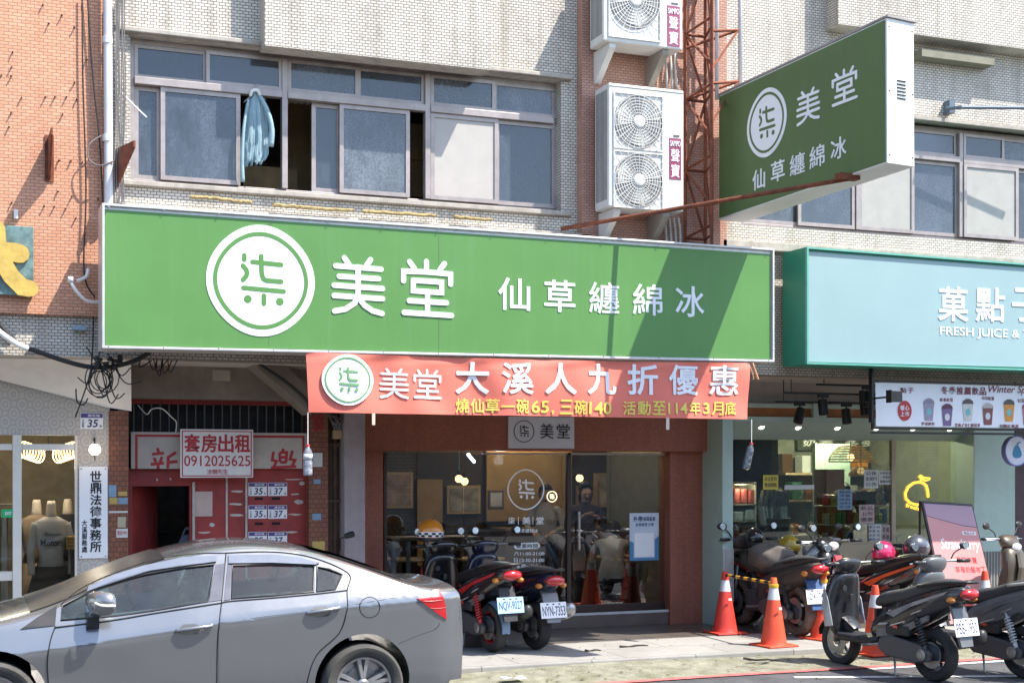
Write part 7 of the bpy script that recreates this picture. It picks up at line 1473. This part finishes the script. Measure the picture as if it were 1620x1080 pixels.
# bag and cloths laid on the scooters
def lump(label, name, s, x, z, rx, ry, rz, m_, cat, seed):
    rr = random.Random(seed); c = seatpt(s, x, z); M3 = Matrix.Rotation(s.rotation_euler.z, 3, 'Z')
    def f(m):
        n, k = 20, 12; rows = []
        for i in range(k + 1):
            a = -PI / 2 + PI * i / k; row = []
            for j in range(n):
                w = 2 * PI * j / n; f_ = 1 + .12 * math.sin(3 * w + 2 * a + seed) + .07 * math.sin(7 * w - 3 * a) ; ca = max(math.cos(a), .02) ** .7
                row.append(c + M3 @ V((rx * ca * math.cos(w) * f_, ry * ca * math.sin(w) * f_, rz * math.sin(a) * (1 + .1 * math.sin(5 * w)) - (.05 * abs(math.sin(w)) if a < 0 else 0))))
            rows.append(row)
        m.loft(rows)
    return single(f, name, m_, label, cat, smooth=True, sub=1)
lump('grey brown jacket bundled over the dusty motorcycle seat', 'folded_jacket', scC, -.02, .87, .36, .22, .13, mat('jacket_taupe', (.13, .11, .095), .9, var=.25, scale=9), 'jacket', 2)
lump('pink and white flowered cloth bundled beside the grey helmet', 'flowered_cloth', scE, -.22, .78, .16, .13, .14, mat('flower_cloth', (.5, .14, .25), .9, var=.75, scale=28), 'cloth', 5).location += V((.38, -.08, -.02))
lump('crumpled clear plastic rain cover on the scooter front by the round mirror', 'plastic_cover', scD, .42, .88, .17, .2, .16, glass('clear_film', (.8, .82, .85), 2.5, .12, film=.35, filmcol=(.7, .72, .74)), 'rain cover', 7)
for i, (px, py, w) in enumerate(((1003, 1021, .35), (938, 1028, .18), (1208, 1043, .4))):
    g = G(px, py, .1); a = (.1, .0, -.75)[i]
    single(lambda m: m.tube([g + V((math.cos(a) * w * t_, math.sin(a) * w * t_, .006 * math.sin(t_ * 9))) for t_ in (-.5, -.2, .1, .3, .5)], .012, 5, r1=.006), 'fallen_twig', mat('twig', (.03, .025, .02), .9), ('thin dark twig on the pale pavement near the shadow edge', 'short dark twig on the pavement right of the navy scooter', 'dark stick lying left of the bright orange cone')[i], 'twig')

# ---------------------------------------------------------------- people inside the dessert shop
def skin_mesh(name, V_, E_, R_, root, mats, pick, parent=None, loc=(0, 0, 0), rz=0, sub=2):
    me = bpy.data.meshes.new(name); me.from_pydata([V(v) for v in V_], E_, []); o = bpy.data.objects.new(name, me); COL.objects.link(o)
    md = o.modifiers.new('skin', 'SKIN'); md.use_smooth_shade = True; sl = me.skin_vertices[0].data
    for i, r in enumerate(R_): sl[i].radius = (r, r) if not isinstance(r, tuple) else r; sl[i].use_root = i == root
    ss = o.modifiers.new('sub', 'SUBSURF'); ss.levels = ss.render_levels = sub
    bpy.context.view_layer.update(); m2 = bpy.data.meshes.new_from_object(o.evaluated_get(bpy.context.evaluated_depsgraph_get())); o.modifiers.clear(); o.data = m2
    for m_ in mats: m2.materials.append(m_)
    for p in m2.polygons: p.material_index = pick(p.center); p.use_smooth = True
    return o
SKIN = mat('skin', (.5, .3, .21), .5, var=.06); HAIR = mat('black_hair', (.012, .01, .01), .5, var=.4)
def person(label, loc, rz, joints, top, legs, hair_len=.1, skin=SKIN, cuff=None):
    # joints: pelvis, chest, neck, head, (shoulder, elbow, wrist) x2, (hip, knee, ankle, toe) x2, in the person's own frame (facing +x)
    J = {k: V(v) for k, v in joints.items()}; vs, es, rs = [], [], []
    def add(p, r, par=None):
        vs.append(p); rs.append(r); i = len(vs) - 1
        if par is not None: es.append((par, i))
        return i
    pe = add(J['pelvis'], (.15, .12)); sp = add(J['pelvis'].lerp(J['chest'], .45), (.135, .105), pe); chs = add(J['chest'], (.16, .11), sp); nb = add(J['neck'], .058, chs)
    up = (J['head'] - J['neck']).normalized(); fw = J['look'].normalized() if 'look' in J else V((1, 0, 0))
    h1 = add(J['neck'].lerp(J['head'], .45), .055, nb); h2 = add(J['head'] - up * .03 + fw * .02, (.082, .088), h1); h3 = add(J['head'] + up * .07, (.078, .085), h2)
    for s in ('l', 'r'):
        sh_ = add(J['sh' + s], .06, chs); el = add(J['el' + s], .043, sh_); wr_ = add(J['wr' + s], .028, el); d = (J['wr' + s] - J['el' + s]).normalized(); side = d.cross(up); side = side.normalized() if side.length > .1 else V((0, 1, 0)); pal = side.cross(d).normalized()
        hand = add(J['wr' + s] + d * .055, (.036, .018), wr_)
        for k, (off, ln) in enumerate(((-.03, .062), (-.01, .075), (.012, .07), (.03, .055))):
            a = add(J['wr' + s] + d * .095 + side * off, .0095, hand); b = add(J['wr' + s] + d * (.095 + ln * .55) + side * off - pal * .012, .009, a); add(J['wr' + s] + d * (.095 + ln * .9) + side * off - pal * .035, .0075, b)
        t1 = add(J['wr' + s] + d * .05 - side * .045 - pal * .012, .011, hand); add(J['wr' + s] + d * .09 - side * .055 - pal * .025, .009, t1)
    for s in ('l', 'r'):
        hp = add(J['hip' + s], .095, pe); kn = add(J['kn' + s], .062, hp); an = add(J['an' + s], .042, kn); add(J['to' + s], .035, an)
    pz, nz = J['pelvis'], J['neck']; torso = (nz - pz).normalized(); wl, wr2 = J['wrl'], J['wrr']; knees = [J['knl'], J['knr'], J['anl'], J['anr'], J['hipl'], J['hipr']]
    def pick(c):
        if min((c - J['tol']).length, (c - J['tor']).length) < .12: return 3
        if (c - J['head']).length < .2 and (c - J['neck']).dot(up) > .02: return 2
        if min((c - wl).dot((wl - J['ell']).normalized()) if (c - wl).length < .22 else -1, 9) > .01 or ((c - wr2).length < .22 and (c - wr2).dot((wr2 - J['elr']).normalized()) > .01): return 2
        if (c - pz).dot(torso) < -.02 or min((c - k).length for k in knees[:4]) < .12: return 1
        return 0
    o = skin_mesh('person', vs, es, rs, pe, [top, legs, skin, BLACK], pick); o.location = loc; o.rotation_euler = (0, 0, rz); OFF[o.name] = V((0, 0, 0)); tag(o, label, 'person')
    c = J['head'] + up * .02; q3 = fw.to_track_quat('X', 'Z').to_matrix()
    def hr(m):
        rows = []
        for i in range(11):
            a = PI / 2 - PI * .95 * i / 10
            rows.append([c + q3 @ V((.112 * math.cos(a) * math.cos(w) * (1 if abs(w) > 0 else 1) - .012, .098 * math.cos(a) * math.sin(w), .125 * math.sin(a) if a > 0 else (.125 + hair_len) * math.sin(a))) for w in [R(62 + 236 * k / 18) if a < .75 else 2 * PI * k / 18 for k in range(19)]])
        m.grid(rows)
    part(hr, 'hair', HAIR, o, smooth=True)
    def face(m):
        for s in (-1, 1): m.ball(c + q3 @ V((.088, s * .033, -.01)), .012, .014, .008)
        m.ball(c + q3 @ V((.088, 0, -.072)), .012, .026, .007)
    part(face, 'face_detail', mat('face_dark', (.12, .05, .045), .5), o)
    part(lambda m: (m.ball(c + q3 @ V((.102, 0, -.04)), .016, .014, .022), m.ball(c + q3 @ V((0, .092, -.02)), .02, .012, .03), m.ball(c + q3 @ V((0, -.092, -.02)), .02, .012, .03)), 'nose_and_ears', skin, o, smooth=True)
    return o
def standing(h=1.68, bend=0, arm='down', lean=0):
    s = h / 1.7
    j = dict(pelvis=(0, 0, .95), chest=(.02 + lean, 0, 1.30), neck=(.03 + lean, 0, 1.46), head=(.06 + lean, 0, 1.59), hipl=(0, .09, .9), hipr=(0, -.09, .9), knl=(.02, .1, .5), knr=(.05, -.1, .5), anl=(-.02, .1, .09), anr=(.0, -.1, .09), tol=(.14, .11, .035), tor=(.16, -.11, .035), shl=(.0 + lean, .19, 1.38), shr=(.0 + lean, -.19, 1.38), ell=(-.02, .25, 1.1), elr=(-.02, -.25, 1.1), wrl=(.08, .26, .86), wrr=(.08, -.26, .86), look=(1, 0, -.1))
    if arm == 'phone': j.update(elr=(.05, -.26, 1.12), wrr=(.28, -.1, 1.28), ell=(.05, .26, 1.12), wrl=(.28, .1, 1.26), look=(1, 0, -.35))
    if arm == 'work': j.update(elr=(.1, -.26, 1.12), wrr=(.34, -.14, 1.08), ell=(.1, .26, 1.12), wrl=(.34, .14, 1.08), look=(1, 0, -.5))
    return {k: tuple(x * s for x in v) if k != 'look' else v for k, v in j.items()}
kh = mat('khaki_grey_jacket', (.66, .63, .53), .9, var=.12, scale=9); bn_ = mat('brown_coat', (.07, .05, .055), .9, var=.15); dk = mat('dark_trousers', (.015, .015, .018), .9)
seated = dict(pelvis=(0, 0, .52), chest=(.20, 0, .86), neck=(.34, 0, .97), head=(.45, 0, 1.06), hipl=(.05, .1, .49), hipr=(.05, -.1, .49), knl=(.46, .13, .5), knr=(.46, -.13, .5), anl=(.42, .14, .1), anr=(.42, -.14, .1), tol=(.56, .15, .04), tor=(.56, -.15, .04), shl=(.24, .2, .92), shr=(.24, -.2, .92), ell=(.36, .27, .68), elr=(.36, -.27, .68), wrl=(.56, .2, .72), wrr=(.56, -.2, .72), look=(1, 0, -.6))
sp0 = P(968, 940, 15.75)
pr1 = person('seated person hunched over in a khaki grey jacket behind the glass door', V((sp0.x, 15.75, .1)), R(62), seated, kh, dk, .05)
single(lambda m: (m.lathe([(.19, .36), (.2, .385), (.19, .41), (.001, .41)], (sp0.x - .02, 15.72, .1), n=20), m.lathe([(.2, 0), (.19, .02), (.025, .04), (.025, .36)], (sp0.x - .02, 15.72, .1), n=16)), 'stool', BLACK, 'black round stool under the seated person', 'stool')
tt = thing('cafe_table', 'small dark table in front of the seated person', 'table', V((sp0.x + .35, 16.35, .1))); part(lambda m: m.box(sp0.x, sp0.x + .7, 16.05, 16.65, .80, .83), 'table_top', mat('dark_wood', (.05, .04, .03), .6), tt); part(lambda m: m.tube([(sp0.x + .35, 16.35, .1), (sp0.x + .35, 16.35, .8)], .03, 8), 'leg', BLACK, tt)
a = P(925, 940, 16.3); person('standing person in a brown coat behind the glass door', V((a.x, 16.3, .1)), R(-100), standing(1.66, arm='phone'), bn_, bn_, .12)
a = P(864, 930, 17.1); person('standing person in a pale apron top by the counter', V((a.x, 17.1, .1)), R(-120), standing(1.62, arm='work'), mat('pale_apron', (.42, .40, .36), .9), dk, .03)
a = P(1330, 900, 16.7); person('person in a pale apron shirt behind the juice counter', V((a.x, 16.7, .1)), R(-80), standing(1.62, arm='work'), mat('slate_shirt', (.16, .18, .22), .9), dk, .04)
a = P(297, 852, 15.1); single(lambda m: (m.ball((a.x, 15.15, a.z - .25), .13, .1, .3, 16, 10), m.tube([(a.x - .06, 15.15, a.z + .0), (a.x, 15.15, a.z + .12), (a.x + .06, 15.15, a.z)], .012, 6, smoothpath=4)), 'cloth_bag', mat('grey_blue_cloth', (.2, .22, .3), .9, var=.25), 'grey blue cloth bag seen low in the dark stair doorway', 'bag', smooth=True)

# goods standing about inside the juice shop
JC = thing('juice_counter', 'pale counter running across the inside of the juice shop', 'counter', V((PX(1330, 16), 16.1, .1)))
part(lambda m: m.box(PX(1205, 16), PX(1420, 16), 16.0, 16.5, .1, 1.02), 'front_panel', mat('counter_pale', (.40, .36, .28), .6, var=.1), JC); part(lambda m: m.box(PX(1203, 16), PX(1422, 16), 15.95, 16.55, 1.021, 1.06), 'worktop', mat('worktop_steel', (.45, .45, .44), .3, .6), JC)
rq = random.Random(21); kinds = [('clear plastic cup stack', 'cup_stack', mat('cup_clear', (.6, .62, .62), .3)), ('dark syrup jar', 'jar', mat('jar_dark', (.08, .04, .02), .2, coat=.5)), ('orange fruit jar', 'jar', mat('jar_orange', (.65, .25, .03), .25, coat=.5)), ('green tea tin', 'tin', mat('tin_green', (.06, .2, .1), .35)), ('cream tin', 'tin', mat('tin_cream', (.6, .52, .38), .4))]
for k in range(14):
    nm, kd, mm_ = kinds[(k * 3) % 5]; x = PX(1212 + k * 14.5, 16.1); r = rq.uniform(.04, .06); h = rq.uniform(.14, .3)
    single(lambda m: m.lathe([(r * .85, 0), (r, .02), (r, h * .8), (r * .7, h * .9), (r * .75, h), (.001, h)], (x, 16.12 + rq.uniform(0, .2), 1.061), n=14), kd, mm_, nm + ' in the row on the juice shop worktop', kd.replace('_', ' '), 'containers on the juice shop worktop', smooth=True, auto=40)
sh_ = thing('back_shelf', 'wall shelf of tins and boxes at the back of the juice shop', 'shelf', V((PX(1350, 18), 18.1, 1.5)))
part(lambda m: [m.box(PX(1240, 18), PX(1480, 18), 17.95, 18.28, z, z + .03) for z in (1.45, 1.85)], 'board', mat('pale_wood', (.5, .38, .22), .5), sh_)
for k in range(16):
    nm, kd, mm_ = kinds[(k * 2 + 1) % 5]; x = PX(1246 + k * 15, 18); z = 1.481 if k % 2 else 1.881; w = rq.uniform(.05, .09); h = rq.uniform(.15, .3)
    single(lambda m: m.box(x - w, x + w, 18.0, 18.2, z, z + h), 'carton', mm_, 'small carton on the back shelf of the juice shop', 'carton', 'cartons on the back shelf', bevel=.008)
mbd = thing('menu_board', 'lit menu board high on the back wall of the juice shop', 'menu board', V((PX(1350, 18.2), 18.2, 2.2)))
part(lambda m: m.box(PX(1262, 18.2), PX(1460, 18.2), 18.2, 18.28, 2.22, 2.75), 'board', mat('menu_dark', (.05, .06, .05), .6), mbd)
part(lambda m: [m.chars(front(18.2), t_, PX(1270 + 66 * (i % 3), 18.2), PX(1318 + 66 * (i % 3), 18.2), 2.6 - .16 * (i // 3), 2.7 - .16 * (i // 3), .01, .003) for i, t_ in enumerate(('鮮果汁', '鮮奶茶', '冰沙', '檸檬', '青茶', '紅茶', '奶蓋', '多多', '咖啡'))], 'lettering', SIGNW, mbd)

# furniture and pictures deeper in the dessert shop
for k, (px, Y, lab) in enumerate(((640, 16.6, 'dark cafe table at the far left of the dessert shop'), (760, 16.4, 'dark cafe table under the framed menu'))):
    g = P(px, 930, Y); t = thing('cafe_table', lab, 'table', V((g.x, Y, .1)), 0, 'cafe tables'); part(lambda m: m.lathe([(.3, .72), (.31, .735), (.3, .75), (.001, .75)], (g.x, Y, .1), n=24), 'table_top', mat('pale_wood', (.5, .38, .22), .5), t); part(lambda m: m.lathe([(.2, 0), (.19, .02), (.03, .04), (.03, .72)], (g.x, Y, .1), n=16), 'leg', BLACK, t)
    for s_ in (-1, 1):
        cx_ = g.x + s_ * .5; c = thing('cafe_chair', 'wooden seated cafe chair %s of the %s' % ('left' if s_ < 0 else 'right', 'leftmost table' if k == 0 else 'table under the framed menu'), 'chair', V((cx_, Y, .1)), 0, 'cafe chairs')
        part(lambda m: m.box(cx_ - .19, cx_ + .19, Y - .19, Y + .19, .53, .56), 'seat', mat('chair_wood', (.20, .12, .07), .5), c, bevel=.01); part(lambda m: m.box(cx_ + s_ * .17, cx_ + s_ * .19, Y - .19, Y + .19, .7, .95), 'backrest', mat('chair_wood', (.20, .12, .07), .5), c, bevel=.008)
        for a_, b_ in ((-.16, -.16), (.16, -.16), (-.16, .16), (.16, .16)): part(lambda m: m.box(cx_ + a_ - .012, cx_ + a_ + .012, Y + b_ - .012, Y + b_ + .012, .1, .53 if a_ * s_ < 0 else .94), 'leg', BLACK, c)
for k, (px, py, w, h, lab) in enumerate(((735, 790, .5, .4, 'dark framed picture left of the ochre panel'), (960, 775, .35, .5, 'tall framed picture above the seated person'), (1010, 770, .3, .3, 'small square picture at the right of the back wall'), (630, 775, .45, .5, 'framed photograph at the far left of the back wall'))):
    p = P(px, py, 18.7); t = thing('wall_picture', lab, 'picture', p, 0, 'pictures on the back wall'); part(lambda m: m.box(p.x - w / 2, p.x + w / 2, 18.73, 18.79, p.z - h / 2, p.z + h / 2), 'frame', mat('pale_wood', (.5, .38, .22), .5), t); part(lambda m: m.box(p.x - w / 2 + .04, p.x + w / 2 - .04, 18.72, 18.729, p.z - h / 2 + .04, p.z + h / 2 - .04), 'print', mat('print_%d' % k, [(.3, .3, .28), (.45, .4, .3), (.2, .25, .2), (.35, .25, .2)][k], .5, var=.7, scale=6), t)
# display rack behind the juice shop glass
rk2 = thing('display_rack', 'white wire rack of snack packs behind the juice shop notices', 'rack', V((PX(1350, 15.5), 15.5, .1)))
part(lambda m: ([m.box(PX(1296, 15.5), PX(1404, 15.5), 15.4, 15.65, z, z + .015) for z in (.98, 1.22, 1.46)], [m.tube([(PX(px, 15.5), 15.65, .1), (PX(px, 15.5), 15.65, 1.75)], .01, 6) for px in (1297, 1403)]), 'shelf', mat('rack_white', (.7, .7, .68), .4), rk2)
rz = random.Random(31); pc_ = [mat('snack_red', (.5, .05, .05), .4, var=.5, scale=25), mat('snack_gold', (.6, .42, .1), .35, var=.4, scale=25), mat('snack_green', (.1, .35, .12), .4, var=.5, scale=25), mat('snack_cream', (.65, .6, .5), .45, var=.3, scale=25), mat('snack_blue', (.1, .2, .45), .4, var=.5, scale=25)]
pn_ = ['red', 'gold', 'green', 'cream', 'blue']
for z, rn in ((.996, 'lowest'), (1.236, 'middle'), (1.476, 'top')):
    x = PX(1298, 15.5) + .03; k = 0
    while x < PX(1400, 15.5) - .06:
        w = rz.uniform(.05, .09); h = rz.uniform(.12, .2); q = rz.randrange(5); single(lambda m: m.box(x, x + w, 15.44, 15.52, z, z + h), 'snack_pack', pc_[q], '%s snack pack standing on the %s rack shelf' % (pn_[q], rn), 'snack pack', 'snack packs on the rack', bevel=.012); x += w + .012
